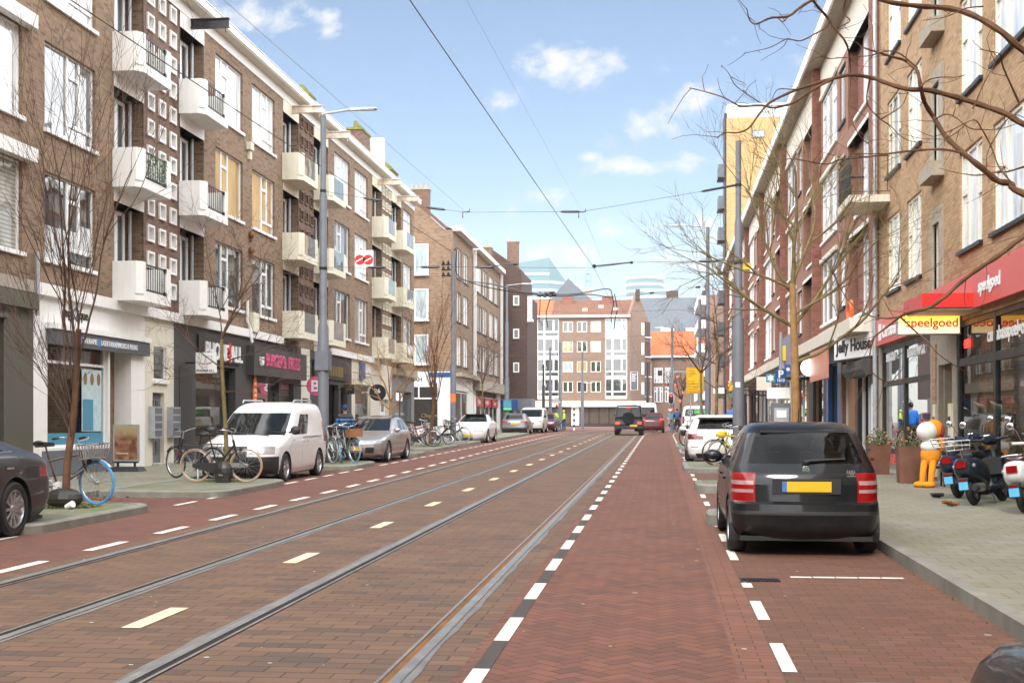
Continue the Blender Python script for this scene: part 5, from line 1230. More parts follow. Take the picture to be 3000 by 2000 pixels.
# ---- white saloon facing the camera
o, S, rows, res = car('saloon_car', 'smooth white saloon with dark glass roof parked facing the camera', (-9.45, 66.2, gz(64)), 'sedan', 4.7, 1.85, 1.44, 'white',
    std(1.02, 1.39, (.75, .9), (.58, .66), [(2.30, 2.50), (2.52, 2.72)], None, bump=[('air_intake', 'plastic_black', .2, .28, 4.2, 5, False)], head=(3.5, 4.3)), (.95, 3.83), wr=.34, arch=.39, rz=math.pi, rf=.5, bf=.22, seams=[(2.51, .3, 1.0), (2.78, .3, 1.0)])
plate(o, 4.70, .42, face=1)
for sg in (-1, 1): mirror(o, S, 3.05, 1.02, .86, PT['white'], sg)
mb = MB(); mb.box(-.52, .52, 1.75, 2.35, 1.425, 1.448); mb.build('glass_roof', M['carglass'], o, True)
# ---- dark saloon at the left edge (its tail towards the junction)
o, S, rows, res = car('saloon_car', 'dark grey fastback saloon with silver spoked wheels cut by the left photo edge', (-9.07, 16.25, gz(16)), 'sedan', 4.97, 1.96, 1.45, 'anthracite',
    std(1.05, 1.38, (.72, .86), (.6, .72), [(2.26, 2.47), (2.49, 2.74)], None), (1.12, 4.08), wr=.35, arch=.405, rz=math.pi, rf=.5, bf=.2, seams=[(2.48, .35, 1.05), (2.22, .72, 1.05)], spokes=11, wd=.24)
for sg in (-1, 1):
    handle(o, S, 2.30, .87, sg, 'chrome'); handle(o, S, 2.53, .87, sg, 'chrome'); mirror(o, S, 3.3, 1.05, .9, PT['anthracite'], sg)
    mb = MB(); mb.tube([(sg * (S(1.07, p)[0] + .004), S(1.07, p)[1], 1.07) for p in (2.2, 2.4, 2.6, 2.78)], .010, 5); mb.build('chrome_trim', M['chrome'], o, True)
mb = MB(); mb.box(-.5, .5, -.01, .03, .80, .83); mb.build('chrome_trim', M['chrome'], o, True)
# ---- grey hatchback, tail to the camera
o, S, rows, res = car('hatchback_car', 'grey hatchback with yellow plate parked tail-first behind the third left pole', (-9.85, 84.6, gz(86)), 'hatch', 4.3, 1.80, 1.44, 'grey',
    std(.98, 1.33, (.76, .88), (.6, .75), [(2.10, 2.28), (2.30, 2.50), (2.52, 2.8)], None, bump=[('bumper', 'plastic_black', 0, .40, 0, 2.05, False)], tail=(.62, 2.04)), (.8, 3.5), wr=.32, arch=.37, pitch=False, br=.09)
plate(o, .06, .70)
# ---- light grey van facing the camera and a dark car behind it
o, S, rows, res = car('passenger_van', 'light grey passenger van with a wide windscreen parked facing the camera', (-9.5, 96.6, gz(94)), 'van', 5.14, 1.93, 1.91, 'vangrey',
    std(1.14, 1.72, (1, 1.5), (.78, .93), [(2.12, 2.34), (2.36, 2.58), (2.62, 2.86)], (.62, .78, 4.4), bump=[('bumper', 'plastic_black', 0, .36, 3.2, 5, False)], head=(3.4, 4.4)), (.95, 4.15), wr=.34, arch=.4, rz=math.pi, rf=.4, bf=.15, pitch=False, cat='van')
for sg in (-1, 1): mirror(o, S, 3.9, 1.22, .95, M['plastic_black'], sg, size=(.11, .07, .13))
car('hatchback_car', 'dark wine red car parked behind the light grey van', (-9.1, 102.0, gz(99)), 'hatch', 4.2, 1.8, 1.5, 'wine', std(1.0, 1.36, (.7, .95), (.65, .8), [(2.1, 2.45), (2.48, 2.8)]), (.75, 3.3), rz=math.pi, pitch=False)
# ---- black off-roader on the tracks
o, S, rows, res = car('off_roader', 'boxy black off-roader with covered spare wheel and lit brake lights driving on the tram track', (-2.06, 81.6, gz(82.5)), 'box4x4', 4.45, 1.86, 1.95, 'black',
    std(1.20, 1.80, None, (.85, 1.1), [(2.06, 2.32), (2.35, 2.58), (2.60, 2.8)], None, rwp=.78, rw=(1.25, 1.72)), (.8, 3.65), wr=.40, arch=.47, rr=.07, rf=.1, br=.01, bf=.02, wd=.27, pitch=False)
mb = MB(); mb.lathe([(.37, -.22), (.39, -.18), (.39, .04), (.2, .05)], (0, .02, 1.12), 'y', 30); mb.lathe([(0, -.235), (.37, -.22)], (0, .02, 1.12), 'y', 30); mb.build('spare_wheel_cover', PT['black'], o, True, True)
for sg in (-1, 1):
    mb = MB(); mb.box(sg * .70 - .13, sg * .70 + .13, -.045, .03, .70, .86); mb.build('brake_light', M['lit_red'], o, True); mirror(o, S, 2.95, 1.32, .86, PT['black'], sg, size=(.10, .06, .11))
mb = MB(); mb.box(-.14, .14, .07, .1, 1.77, 1.82); mb.build('brake_light', M['lit_red'], o, True); mb = MB(); mb.box(-.93, .93, -.06, .06, .45, .62); mb.build('bumper', M['plastic_black'], o, True); plate(o, -.06, .62, w=.5, x=.3)
# ---- traffic beyond
def brake(o, hw, z, y=-.02, s=.11):
    for sg in (-1, 1): mb = MB(); mb.box(sg * hw - s, sg * hw + s, y - .02, y + .06, z - .05, z + .06); mb.build('brake_light', M['lit_red'], o, True)
o = car('hatchback_car', 'wine red car with lit brake lights waiting half behind the black off-roader', (-.62, 94.0, gz(95)), 'hatch', 4.2, 1.8, 1.5, 'wine', std(1.0, 1.36, (.7, .95), None, [(2.1, 2.45), (2.48, 2.8)]), (.75, 3.3), pitch=False)[0]; brake(o, .68, .98)
car('passenger_van', 'white van mostly hidden by the black off-roader', (-1.2, 104, gz(104)), 'van', 5.1, 1.95, 2.35, 'white', std(1.3, 2.0, (1, 1.4), None, [(2.6, 2.86)]), (.95, 4.1), pitch=False, cat='van')
o = car('suv_car', 'dark suv with lit brake lights turning right at the junction', (1.2, 124, gz(124)), 'hatch', 4.4, 1.85, 1.62, 'anthracite', std(1.1, 1.5, (.85, 1.05), None, [(2.1, 2.45), (2.48, 2.8)]), (.8, 3.5), rz=R(-48), wr=.34, arch=.4, pitch=False)[0]; brake(o, .7, 1.05); plate(o, -.02, .8)
o = car('hatchback_car', 'bright red car ahead of the dark suv at the junction', (3.6, 132, gz(132)), 'hatch', 4.2, 1.8, 1.55, 'red', std(1.05, 1.42, (.8, 1.0), None, [(2.1, 2.45), (2.48, 2.8)]), (.75, 3.3), rz=R(-40), pitch=False)[0]; brake(o, .7, 1.0)
# ---- white hatchback in the right bays
o, S, rows, res = car('hatchback_car', 'white hatchback with dark red wedge tail lights parked beyond the black hatchback', (1.63, 37.2, gz(38)), 'hatch', 4.07, 1.75, 1.46, 'white',
    [('rear_window', 'carclear', 1.03, 1.33, 0, .98, False)] + std(.985, 1.34, (.735, .90), (.6, .75), [(2.06, 2.22), (2.24, 2.47), (2.5, 2.8)], None, tailm='lamp_dark', rw=False, tail=(.62, 2.05), bump=[('reflector', 'lamp_red', .50, .525, .85, 1.4, True), ('diffuser', 'plastic_black', 0, .33, 0, 1.0, False)]), (.72, 3.28), wr=.32, arch=.375, br=.08, rr=.2, spokes=5, inside=True)
st = MB()
for x in (-.37, .37): st.box(x - .23, x + .23, 1.75, 1.88, .45, 1.06); st.ell((x, 1.8, 1.16), (.14, .05, .12))
st.box(-.62, .62, .9, .99, .4, .95); st.build('seats', M['leather'], o, True)
mb = MB(); mb.box(-.55, .55, .36, .62, 1.375, 1.395); mb.build('spoiler', PT['white'], o, True); mb = MB(); mb.ell((0, .95, 1.46), (.03, .1, .06)); mb.build('aerial', M['plastic_black'], o, True)
mb = MB(); mb.lathe([(.05, -.015), (.045, -.018), (0, -.012)], (0, .125, .87), 'y', 20); mb.build('badge', M['chrome'], o, True)
for sg in (-1, 1): mirror(o, S, 2.7, 1.02, .85, PT['white'], sg)
# ---- white van with lime lettering
o, S, rows, res = car('delivery_van', 'white van with green lettering on its dark rear window parked on the right', (2.25, 79.6, gz(80)), 'van', 4.95, 1.92, 1.90, 'white',
    std(1.15, 1.72, (.78, 1.22), (.78, .95), [(2.6, 2.86)], None, tail=(.97, 2.0), rwp=.96, rw=(1.24, 1.70), bump=[('bumper', 'plastic_black', 0, .58, 0, 2.03, False), ('green_band', 'goods4', .58, .66, 0, 2.5, False)]), (.85, 4.1), wr=.33, arch=.39, br=.02, rr=.10, pitch=False, cat='van')
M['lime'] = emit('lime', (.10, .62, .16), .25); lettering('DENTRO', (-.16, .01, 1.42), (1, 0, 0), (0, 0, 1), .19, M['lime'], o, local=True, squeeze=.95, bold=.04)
mb = MB(); mb.lathe([(.17, .0), (.17, -.012), (.12, -.012), (.12, .0)], (-.42, .03, 1.48), 'y', 20); mb.build('ring_mark', M['zinc'], o, True); plate(o, -.01, .90); mb = MB(); mb.box(-.2, .2, -.03, 0, .97, 1.01); mb.build('door_handle', M['plastic_black'], o, True)
# ---- black car in the near right corner of the frame
o, S, rows, res = car('hatchback_car', 'black hatchback corner with sloping pillar at the lower right edge of the photo', (1.78, 4.2, 0), 'sedan', 4.6, 1.80, 1.31, 'black',
    std(.965, 1.25, (.62, .78), (.6, .75), [(2.20, 2.30), (2.32, 2.5), (2.52, 2.74)], None), (.95, 3.7), rz=math.pi, wr=.31, arch=.365, pitch=False)
# ================================================================ POLES, WIRES, SIGNS, STREET FURNITURE
def at(px, py, Y): x, z = onY(px, py, Y); return (x, Y, z)
def pole(name, label, X, Y, secs, group='grey tram and lamp poles', cat='pole', mat='pole_grey', foot=.12, parts=()):
    """secs: (radius, top height above sea) from the bottom up"""
    z0 = gz(Y) + foot
    o = thing(name, label, cat, (X, Y, z0), group=group)
    pr = [(secs[0][0], z0 - .02)]
    for i, (r, zt) in enumerate(secs):
        pr.append((r, zt))
        if i + 1 < len(secs): pr.append((secs[i + 1][0], zt + .16))
    pr += [(secs[-1][0] * 1.06, secs[-1][1]), (secs[-1][0] * 1.06, secs[-1][1] + .05), (0, secs[-1][1] + .07)]
    mb = MB(); mb.lathe(pr, (X, Y, 0), n=18); mb.build('shaft', M[mat], o, smooth=True)
    return o
def lamp_arm(o, X, Y, z, dx, dy=0, rise=.1):
    mb = MB(); mb.tube([(X, Y, z - .1), (X, Y, z), (X + dx * .6, Y + dy * .6, z + rise)], .035, 8); a = mb.build('lamp_arm', M['zinc'], o)
    mb = MB(); h = Vector((dx, dy, 0)).normalized(); p = Vector((X + dx * .6, Y + dy * .6, z + rise)); s = Vector((-h.y, h.x, 0))
    e = p + h * .75
    mb.hexa([p - s * .06 - Vector((0, 0, .03)), e - s * .12 - Vector((0, 0, .01)), e + s * .12 - Vector((0, 0, .01)), p + s * .06 - Vector((0, 0, .03)), p - s * .05 + Vector((0, 0, .05)), e - s * .10 + Vector((0, 0, .025)), e + s * .10 + Vector((0, 0, .025)), p + s * .05 + Vector((0, 0, .05))])
    l = mb.build('lamp_head', M['zinc'], a); mb = MB(); mb.hexa([q + Vector((0, 0, z_)) for z_ in (-.035, -.012) for q in (p + h * .2 - s * .06, e - h * .06 - s * .09, e - h * .06 + s * .09, p + h * .2 + s * .06)]); mb.build('lamp_glass', M['frame_white'], l)
def clamp(o, X, Y, z, r): mb = MB(); mb.lathe([(r + .012, z - .04), (r + .012, z + .04)], (X, Y, 0), n=14); mb.build('clamp', M['dark_metal'], o)
p1 = pole('lamp_post', 'tall stepped grey post with a street lamp standing between the white van and silver estate', -9.55, 35.1, [(.155, 4.25), (.105, 8.0), (.08, 10.25)])
lamp_arm(p1, -9.55, 35.1, 10.35, 1.35)
for z, r in ((8.15, .08), (5.95, .105)): clamp(p1, -9.55, 35.1, z, r)
mb = MB(); mb.box(-9.75, -9.36, 34.92, 35.3, 3.05, 3.6); mb.build('equipment_box', M['pole_grey'], p1)
p2 = pole('tram_pole', 'stepped grey tram pole with black feeder cables and an orange sticker by the bicycles', -9.92, 60, [(.145, 4.3), (.10, 9.6)], foot=.13)
mb = MB(); mb.lathe([(.147, 2.55), (.147, 2.95)], (-9.92, 60, 0), n=18); mb.build('sticker', M['orange_sticker'], p2)
mb = MB()
for z in (9.15, 8.9, 8.6): mb.rod((-10.5, 60, z), (-9.8, 60, z), .03, 6); mb.lathe([(.06, z + .03), (.07, z + .1), (.03, z + .2)], (-10.4, 60, 0), n=8); mb.lathe([(.06, z + .03), (.07, z + .1), (.03, z + .2)], (-10.15, 60, 0), n=8)
mb.build('insulator_bracket', M['dark_metal'], p2)
p3 = pole('tram_pole', 'stepped grey tram pole carrying a small blue sign behind the white saloon', -10.55, 86.5, [(.16, 4.6), (.115, 8.4), (.08, 11.0)])
mb = MB(); mb.box(-10.75, -10.2, 86.2, 86.26, 2.55, 3.1); q = mb.build('blue_plate', M['sticker_blue'], p3); mb = MB(); mb.box(-10.75, -10.2, 86.2, 86.26, 2.42, 2.54); mb.build('green_plate', M['lime'], p3)
lamp_arm(p3, -10.55, 86.5, 11.0, 1.8)
FARP = [(1592, 124, 7.2, 'black_paint', 'dark tram pole left of the junction'), (1612, 118, 8.5, 'pole_grey', 'tall grey pole left of the junction nearest the dark pole'), (1641, 112, 8.6, 'pole_grey', 'grey tram pole at the junction beside the parked bicycles'), (1706, 120, 8.2, 'pole_grey', 'grey pole standing in front of the orange roofed block'), (1897, 128, 7.5, 'dark_metal', 'thin dark pole behind the queue of cars'), (1969, 104, 9.2, 'pole_grey', 'grey lamp post right of the red traffic light'), (2050, 88, 10.0, 'pole_grey', 'slim grey pole between the yellow board and the yellow block')]
for px, Y, zt, mt, lb in FARP:
    X = at(px, 1236, Y)[0]; o = pole('tram_pole', lb, X, Y, [(.16, gz(Y) + 4.2), (.11, zt)], mat=mt, foot=.02)
    if px == 1969: lamp_arm(o, X, Y, zt, -1.1)
    if px == 1706: lamp_arm(o, X, Y, 5.2, .4)
p4 = pole('lamp_post', 'grey lamp post with its arm over the road behind the white hatchback', 2.17, 59.5, [(.14, 5.2), (.085, 10.6)]); lamp_arm(p4, 2.17, 59.5, 10.65, -1.75)
p5 = pole('tram_pole', 'thick three-step grey tram pole on the right beside the bicycle with the yellow bag', 2.09, 34.75, [(.155, 4.3), (.105, 6.95), (.078, 9.15)], foot=.13)
for z, r in ((8.0, .078), (5.9, .105)): clamp(p5, 2.09, 34.75, z, r)
mb = MB(); mb.box(2.2, 2.42, 34.6, 34.63, 5.7, 5.87); mb.build('yellow_tag', M['yellow_sign'], p5); mb = MB(); mb.box(2.0, 2.13, 34.585, 34.592, 2.52, 2.66); mb.build('sticker', M['white_letter'], p5)
# wires and span cables: each its own thing
def wire(label, pts, r=.008, sag=0., mat='dark_metal', name='overhead_wire', n=10, group='overhead tram wires', ins=()):
    P_ = []
    for a, b in zip(pts, pts[1:]):
        a, b = Vector(a), Vector(b); k = n if sag else 2
        for i in range(k): t = i / k; P_.append(a.lerp(b, t) - Vector((0, 0, sag * 4 * t * (1 - t))))
    P_.append(Vector(pts[-1])); o = thing(name, label, 'wire', tuple(P_[0]), group=group)
    mb = MB(); mb.tube(P_, r, 5); mb.build('cable', M[mat], o)
    for t in ins:
        i = max(0, min(len(P_) - 2, int(t * (len(P_) - 1)))); f = t * (len(P_) - 1) - i; c_ = P_[i].lerp(P_[i + 1], f); d = (P_[i + 1] - P_[i]).normalized()
        mb = MB(); mb.tube([c_ - d * .28, c_ - d * .2, c_ + d * .2, c_ + d * .28], [.012, .035, .035, .012], 7); mb.build('insulator', M['dark_metal'], o)
    return o
wire('contact wire running over the right track towards the nearest tram pole', [at(1165, -50, 12.6), at(1200, 0, 13.1), at(1740, 785, 35)], .0065); wire('contact wire running on over the right track beyond the first span', [at(1740, 785, 35), at(1855, 1010, 60), at(1895, 1110, 85)], .006)
wire('messenger wire high over the left track with a greenish tint', [at(630, -30, 17.2), at(655, 0, 17.6), at(1365, 622, 35)], .0035, mat='gilt'); wire('thin messenger wire high over the right track', [at(1355, -20, 12.8), at(1705, 620, 35)], .0014); wire('thin messenger wire fading to the far junction', [at(1705, 620, 35), at(1835, 930, 60), at(1880, 1050, 85)], .003)
wire('thick black feeder cable slanting across the left brick facades to the second pole', [at(180, -18, 19), at(207, 0, 20), at(450, 162, 24), at(900, 461, 37), at(1330, 742, 60)], .013)
s = wire('upper span cable between the two nearest poles with insulators', [(-9.55, 35.1, 8.15), at(1190, 600, 35), at(1365, 622, 35), at(1705, 620, 35), at(2050, 562, 34.9), (2.09, 34.75, 8.02)], .006, ins=(.12, .3, .58, .86, .94))
mb = MB()
for px in (1365, 1705): c_ = Vector(at(px, 622, 35)); mb.tube([c_ - Vector((.09, 0, .16)), c_ - Vector((.09, 0, 0)), c_ + Vector((.10, 0, .02)), c_ + Vector((.10, 0, .09))], .016, 6)
mb.build('wire_hanger', M['bark_brown'], s)
wire('lower span cable at contact wire height between the two nearest poles', [(-9.55, 35.1, 5.98), at(1340, 782, 35), at(1740, 785, 35), at(1855, 768, 35), (2.09, 34.75, 5.95)], .006, ins=(.1, .2, .3, .93))
a = thing('pull_off_arm', 'slanted steel pull-off arm holding the contact wire over the right track', 'bracket', at(1740, 785, 35)); mb = MB(); mb.rod(at(1737, 780, 35), at(1853, 768, 35), .022, 7); mb.ell(at(1741, 779, 35), (.06, .05, .05)); mb.ell(at(1850, 769, 35), (.05, .04, .04)); mb.build('arm_tube', M['dark_metal'], a)
wire('span cable reaching the far side above the queue of cars', [(2.09, 34.75, 5.4), at(1980, 850, 42), at(1800, 870, 50), at(1560, 880, 62)], .006, ins=(.2, .45))
a = thing('pull_off_arm', 'steel pull-off arm above the white saloon near the second pole', 'bracket', at(1385, 785, 58)); mb = MB(); mb.rod(at(1400, 784, 60), at(1512, 772, 60), .03, 7); mb.ell(at(1510, 774, 60), (.12, .05, .06)); mb.build('arm_tube', M['dark_metal'], a)
cb = [at(1330, 735, 60), at(1337, 730, 60), at(1336, 780, 60), at(1340, 805, 60), at(1365, 822, 60), at(1440, 832, 60), at(1530, 853, 60), at(1600, 862, 60), at(1690, 860, 60), at(1770, 846, 60), at(1790, 850, 60)]
wire('looping black feeder cables hanging between the second pole and the span centre', smoothpath(cb, 4), .03, name='feeder_cable', group=None); wire('second black feeder cable below the first one', smoothpath([at(1336, 790, 60.2), at(1350, 815, 60.2), at(1430, 842, 60.2), at(1530, 858, 60.2), at(1640, 868, 60.2), at(1720, 862, 60.2), at(1790, 872, 60.2)], 4), .026, name='feeder_cable', group=None)
for lb, pts in (('left hanging loop of black cable below the feeder cables', [(1582, 850), (1582, 900), (1579, 935), (1592, 955)]), ('bent hanging loop of black cable beside the left loop', [(1612, 872), (1606, 895), (1600, 920), (1605, 960)]), ('right hanging loop of black cable over the orange roofed block', [(1790, 850), (1797, 890), (1790, 925), (1793, 945)]), ('rightmost drooping cable loop next to the end chimney', [(1800, 860), (1808, 905), (1803, 930), (1798, 965)])):
    wire(lb, smoothpath([at(x, y, 60) for x, y in pts], 4), .024, name='feeder_cable', group=None)
k = thing('junction_clamp', 'tangle of black clamps on the feeder cables over the tracks', 'clamp', at(1600, 862, 60)); mb = MB()
for i in range(12): c_ = Vector(at(1580 + i * 4, 862 + rnd.uniform(-6, 6), 60)); mb.ell(c_, (.12, .08, .08), 6, 4)
mb.build('clamp_body', M['black_paint'], k)
for i, (y0, y1, Y) in enumerate(((905, 925, 75), (990, 985, 95), (1040, 1028, 100))): wire(['span cable between the third pole and the right lamp post', 'low far span cable in front of the orange roofed block', 'lowest far span cable above the traffic lights'][i], [at(1490, y0, Y), at(1700, y0 + 12, Y), at(2045, y1 - 20, Y)], .008)
# banner sign hanging on the span
b_ = thing('hanging_banner', 'white hanging sign with two red round emblems on the lower span cable', 'sign', at(1065, 785, 36)); x0, z0 = onY(1040, 785, 36); x1, z1 = onY(1094, 733, 36)
mb = MB(); mb.box(x0, x1, 35.98, 36.02, z0, z1); mb.build('sign_panel', M['white_letter'], b_)
mb = MB(); w_ = (x1 - x0)
for i in range(2): mb.lathe([(.145, -.0), (.145, -.012)], (x0 + w_ * (.27 + .46 * i), 35.978, (z0 + z1) / 2 - .02), 'y', 22)
mb.build('red_emblem', M['red_sign'], b_); mb = MB()
for i in range(2): c_ = Vector((x0 + w_ * (.27 + .46 * i), 35.962, (z0 + z1) / 2 - .02)); mb.hexa([c_ + Vector(q) for q in ((-.11, 0, -.075), (.09, 0, .025), (.09, .004, .025), (-.11, .004, -.075), (-.11, 0, -.035), (.09, 0, .065), (.09, .004, .065), (-.11, .004, -.035))])
for i in range(2): mb.box(x0 + w_ * (.06 + .47 * i), x0 + w_ * (.06 + .47 * i) + .014, 35.966, 35.97, z0 + .05, z1 - .12)
mb.build('emblem_bar', M['white_letter'], b_)
# hanging signs on the left shops
def cube_sign(label, X, Y, z0, z1, w, mat, arm, txt=(), t=.14):
    o = thing('hanging_sign', label, 'sign', (X, Y, z0)); mb = MB(); mb.box(X - w / 2, X + w / 2, Y - t / 2, Y + t / 2, z0, z1); mb.build('sign_box', M[mat], o)
    mb = MB(); mb.rod((X - w / 2, Y, (z0 + z1) / 2), (arm, Y, (z0 + z1) / 2), .025, 6); mb.build('bracket', M['dark_metal'], o)
    for s_, m_, h, fx, fz, sq in txt: lettering(s_, (X - w / 2 + w * fx, Y - t / 2 - .003, z0 + (z1 - z0) * fz), (1, 0, 0), (0, 0, 1), h, M[m_], o, squeeze=sq)
    return o
ps = cube_sign('square cream hanging sign with a phone drawing and red swoosh', -12.93, 34.9, 2.98, 3.57, .58, 'frame_white', -13.55, [('PHONE', 'black_letter', .07, .06, .07, 1.0), ('4', 'red_sign', .07, .57, .07, 1), ('ALL', 'black_letter', .07, .68, .07, 1.0)])
mb = MB()
def ring(mb, pts, y, r=.006): mb.tube([(x, y, z) for x, z in pts], r, 5, closed=True)
cx_, cz_ = -12.98, 3.34
ring(mb, [(cx_ - .1, cz_ - .06), (cx_ + .02, cz_ - .1), (cx_ + .06, cz_ + .12), (cx_ - .06, cz_ + .16)], 34.826); ring(mb, [(cx_ + .07, cz_ - .06), (cx_ + .24, cz_ - .06), (cx_ + .24, cz_ + .12), (cx_ + .07, cz_ + .12)], 34.826); ring(mb, [(cx_ - .05, cz_ - .2), (cx_ + .1, cz_ - .2), (cx_ + .1, cz_ - .1), (cx_ - .05, cz_ - .1)], 34.826); mb.build('phone_drawing', M['black_letter'], ps)
mb = MB(); mb.tube([(cx_ + .05 + .2 * math.cos(R(q)), 34.822, cz_ - .04 + .06 * math.sin(R(q))) for q in range(170, 380, 15)], .009, 5); mb.build('red_swoosh', M['red_sign'], ps)
disc('hanging_sign', 'round plum coloured hanging sign beside the tall lamp post', -12.9, 46.4, 2.95, .36, M['pink_letter'], arm=-13.6, txt=('B', 'white_letter', .42, 1.1))
cube_sign('small black hanging lantern sign with gilt lettering', -12.95, 51.7, 2.75, 3.15, .44, 'black_paint', -13.55, [('wok', 'gilt', .1, .25, .4, 1)])
disc('hanging_sign', 'round black hanging barber sign with a white ring behind the bare tree', -12.85, 56.6, 2.93, .38, 'black_paint', rim='frame_white', arm=-13.6, txt=('26', 'white_letter', .2, 1, .08))
fl = thing('floor_sign', 'framed poster of a massaging hand on a low black stand outside the white shop', 'poster stand', (-12.75, 31.2, gz(31) + .12)); zb = gz(31) + .12
X0_, Y0_ = -12.95, 29.5; zb = gz(29.6) + .12
mb = MB(); mb.hexa([(X0_ - .42, Y0_ - .25, zb), (X0_ + .42, Y0_ - .25, zb), (X0_ + .42, Y0_ + .25, zb), (X0_ - .42, Y0_ + .25, zb), (X0_ - .36, Y0_ - .18, zb + .11), (X0_ + .36, Y0_ - .18, zb + .11), (X0_ + .36, Y0_ + .18, zb + .11), (X0_ - .36, Y0_ + .18, zb + .11)]); mb.build('foot', M['rubber'], fl)
mb = MB(); mb.box(X0_ - .24, X0_ - .19, Y0_ - .02, Y0_ + .02, zb + .1, zb + .24); mb.box(X0_ + .19, X0_ + .24, Y0_ - .02, Y0_ + .02, zb + .1, zb + .24); mb.box(X0_ - .3, X0_ + .3, Y0_ - .03, Y0_ + .03, zb + .2, zb + .24); mb.build('spring_post', M['dark_metal'], fl)
mb = MB(); mb.box(X0_ - .33, X0_ + .33, Y0_ - .025, Y0_ + .025, zb + .24, zb + 1.14); mb.build('frame', M['zinc'], fl)
m_, nt, bb, p_ = newmat('poster_print'); tcd = nt.nodes.new('ShaderNodeTexCoord'); n_ = noise(nt, tcd.outputs['Object'], 3.2, 3, .5, 1.6); x_, y_, z_ = xyz(nt, tcd.outputs['Object'])
cc = mixc(nt, n_.rng(.35, .65), (.16, .055, .028), (.48, .24, .13)); cc = mixc(nt, z_.rng(.75, 1.05), cc, (.42, .33, .17)); nt.links.new(cc, bb.inputs['Base Color']); bb.inputs['Roughness'].default_value = .3
mb = MB(); mb.box(X0_ - .29, X0_ + .29, Y0_ - .028, Y0_ - .026, zb + .28, zb + 1.10); mb.build('poster', m_, fl); lettering('Lichaamszorg', (X0_ - .25, Y0_ - .030, zb + .42), (1, 0, 0), (0, 0, 1), .05, M['white_letter'], fl, slant=.3, squeeze=.8)
# shop camera, wall boxes on the left facade
for lb, py, px, mt in (('small white wall box between the upper windows of two left houses', 430, 727, 'cream_paint'), ('rusty round wall vent below the second floor sill', 688, 731, 'rust'), ('lower rusty round wall vent above the burger shop', 734, 731, 'rust')):
    u, z = onX(px, py, -13.6); o = MB()
    if mt == 'rust': o.lathe([(.11, 0), (.13, .1), (.05, .16)], (-13.6, u, z), 'x', 10); o.box(-13.6, -13.5, u - .05, u + .05, z - .25, z - .05)
    else: o.box(-13.6, -13.45, u - .17, u + .17, z - .12, z + .13); o.box(-13.6, -13.5, u - .06, u + .1, z - .42, z - .12)
    tag(o.build('wall_vent' if mt == 'rust' else 'wall_box', M[mt]), lb, 'vent' if mt == 'rust' else 'box')
o = MB(); u, z = onX(735, 945, -13.6); o.box(-13.6, -13.4, u - .3, u + .3, z - .32, z + .32); tag(o.build('meter_cabinet', M['cream_paint']), 'cream wall cabinet above the burger shop sign', 'cabinet')
o = MB(); u = UL(718); o.tube([(-13.52, u, 5.6), (-13.52, u, 4.9), (-13.45, u + .1, 4.7), (-13.4, u + .1, 4.2)], .05, 8); tag(o.build('drainpipe', M['white_paint']), 'short white drainpipe over the joint of the two black shops', 'drainpipe')
o = MB(); u, z = onX(742, 1054, -13.6); o.box(-13.6, -13.25, u - .12, u + .12, z - .07, z + .1); o.ell((-13.32, u, z - .12), (.1, .1, .1)); tag(o.build('security_camera', M['frame_white']), 'white security camera under the burger shop sign', 'camera')
o = MB(); u = UL(97); o.rod((-13.5, u, 3.9), (-13.5, u, 5.3), .05, 8); tag(o.build('drainpipe', M['zinc']), 'short grey drainpipe beside the bare tree on the white shop corner', 'drainpipe')
# right side: yellow board, parking signs, ticket machine
yb = thing('notice_board', 'big yellow roadworks notice board on posts by the white hatchback', 'sign', (1.28, 46.5, gz(46))); x0, z0 = onY(2011, 1153, 46.5); x1, z1 = onY(2062, 1076, 46.5)
mb = MB(); mb.box(x0, x1, 46.48, 46.53, z0, z1); mb.build('board', M['yellow_sign'], yb); mb = MB()
for a, b, c_, d in ((x0 + .02, x1 - .02, z0 + .02, z0 + .035), (x0 + .02, x1 - .02, z1 - .035, z1 - .02), (x0 + .02, x0 + .035, z0 + .02, z1 - .02), (x1 - .035, x1 - .02, z0 + .02, z1 - .02), (x0 + .03, x1 - .03, z0 + .36, z0 + .372)): mb.box(a, b, 46.472, 46.478, c_, d)
M['dim_letter'] = plain('dim_letter', (.42, .22, .01), .6); mb.build('border', M['dim_letter'], yb)
for i, t_ in enumerate(('Vanaf za', 'omgeleid', 'vanaf', '', 'za 10:00', 'zo 18:00', 'Parkeergarage', 'West-Beurs', 'wordt gebruikt')):
    if t_: lettering(t_, (x0 + .06, 46.474, z1 - .14 - i * .095), (1, 0, 0), (0, 0, 1), .055, M['dim_letter'], yb, squeeze=.9)
mb = MB()
for x in (x0 + .15, x1 - .12): mb.rod((x, 46.55, gz(46)), (x, 46.55, z1), .03, 8)
mb.build('post', M['zinc'], yb)
PM = (3.02, 26.6); zb = gz(26.6) + .12
pm = thing('ticket_machine', 'dark ticket machine with a grey front panel and white info plate behind the black hatchback', 'ticket machine', (PM[0], PM[1], zb)); X, Y = PM
x0, z0 = onY(2267, 1255, Y); x1, z1 = onY(2312, 1180, Y); cxp = (x0 + x1) / 2
mb = MB(); mb.box(cxp - .19, cxp + .19, Y, Y + .3, zb, z1); mb.build('cabinet', M['pole_grey'], pm); mb = MB(); mb.box(cxp - .15, cxp + .15, Y - .02, Y, zb + .75, z1 - .1); fp = mb.build('front_panel', M['zinc'], pm)
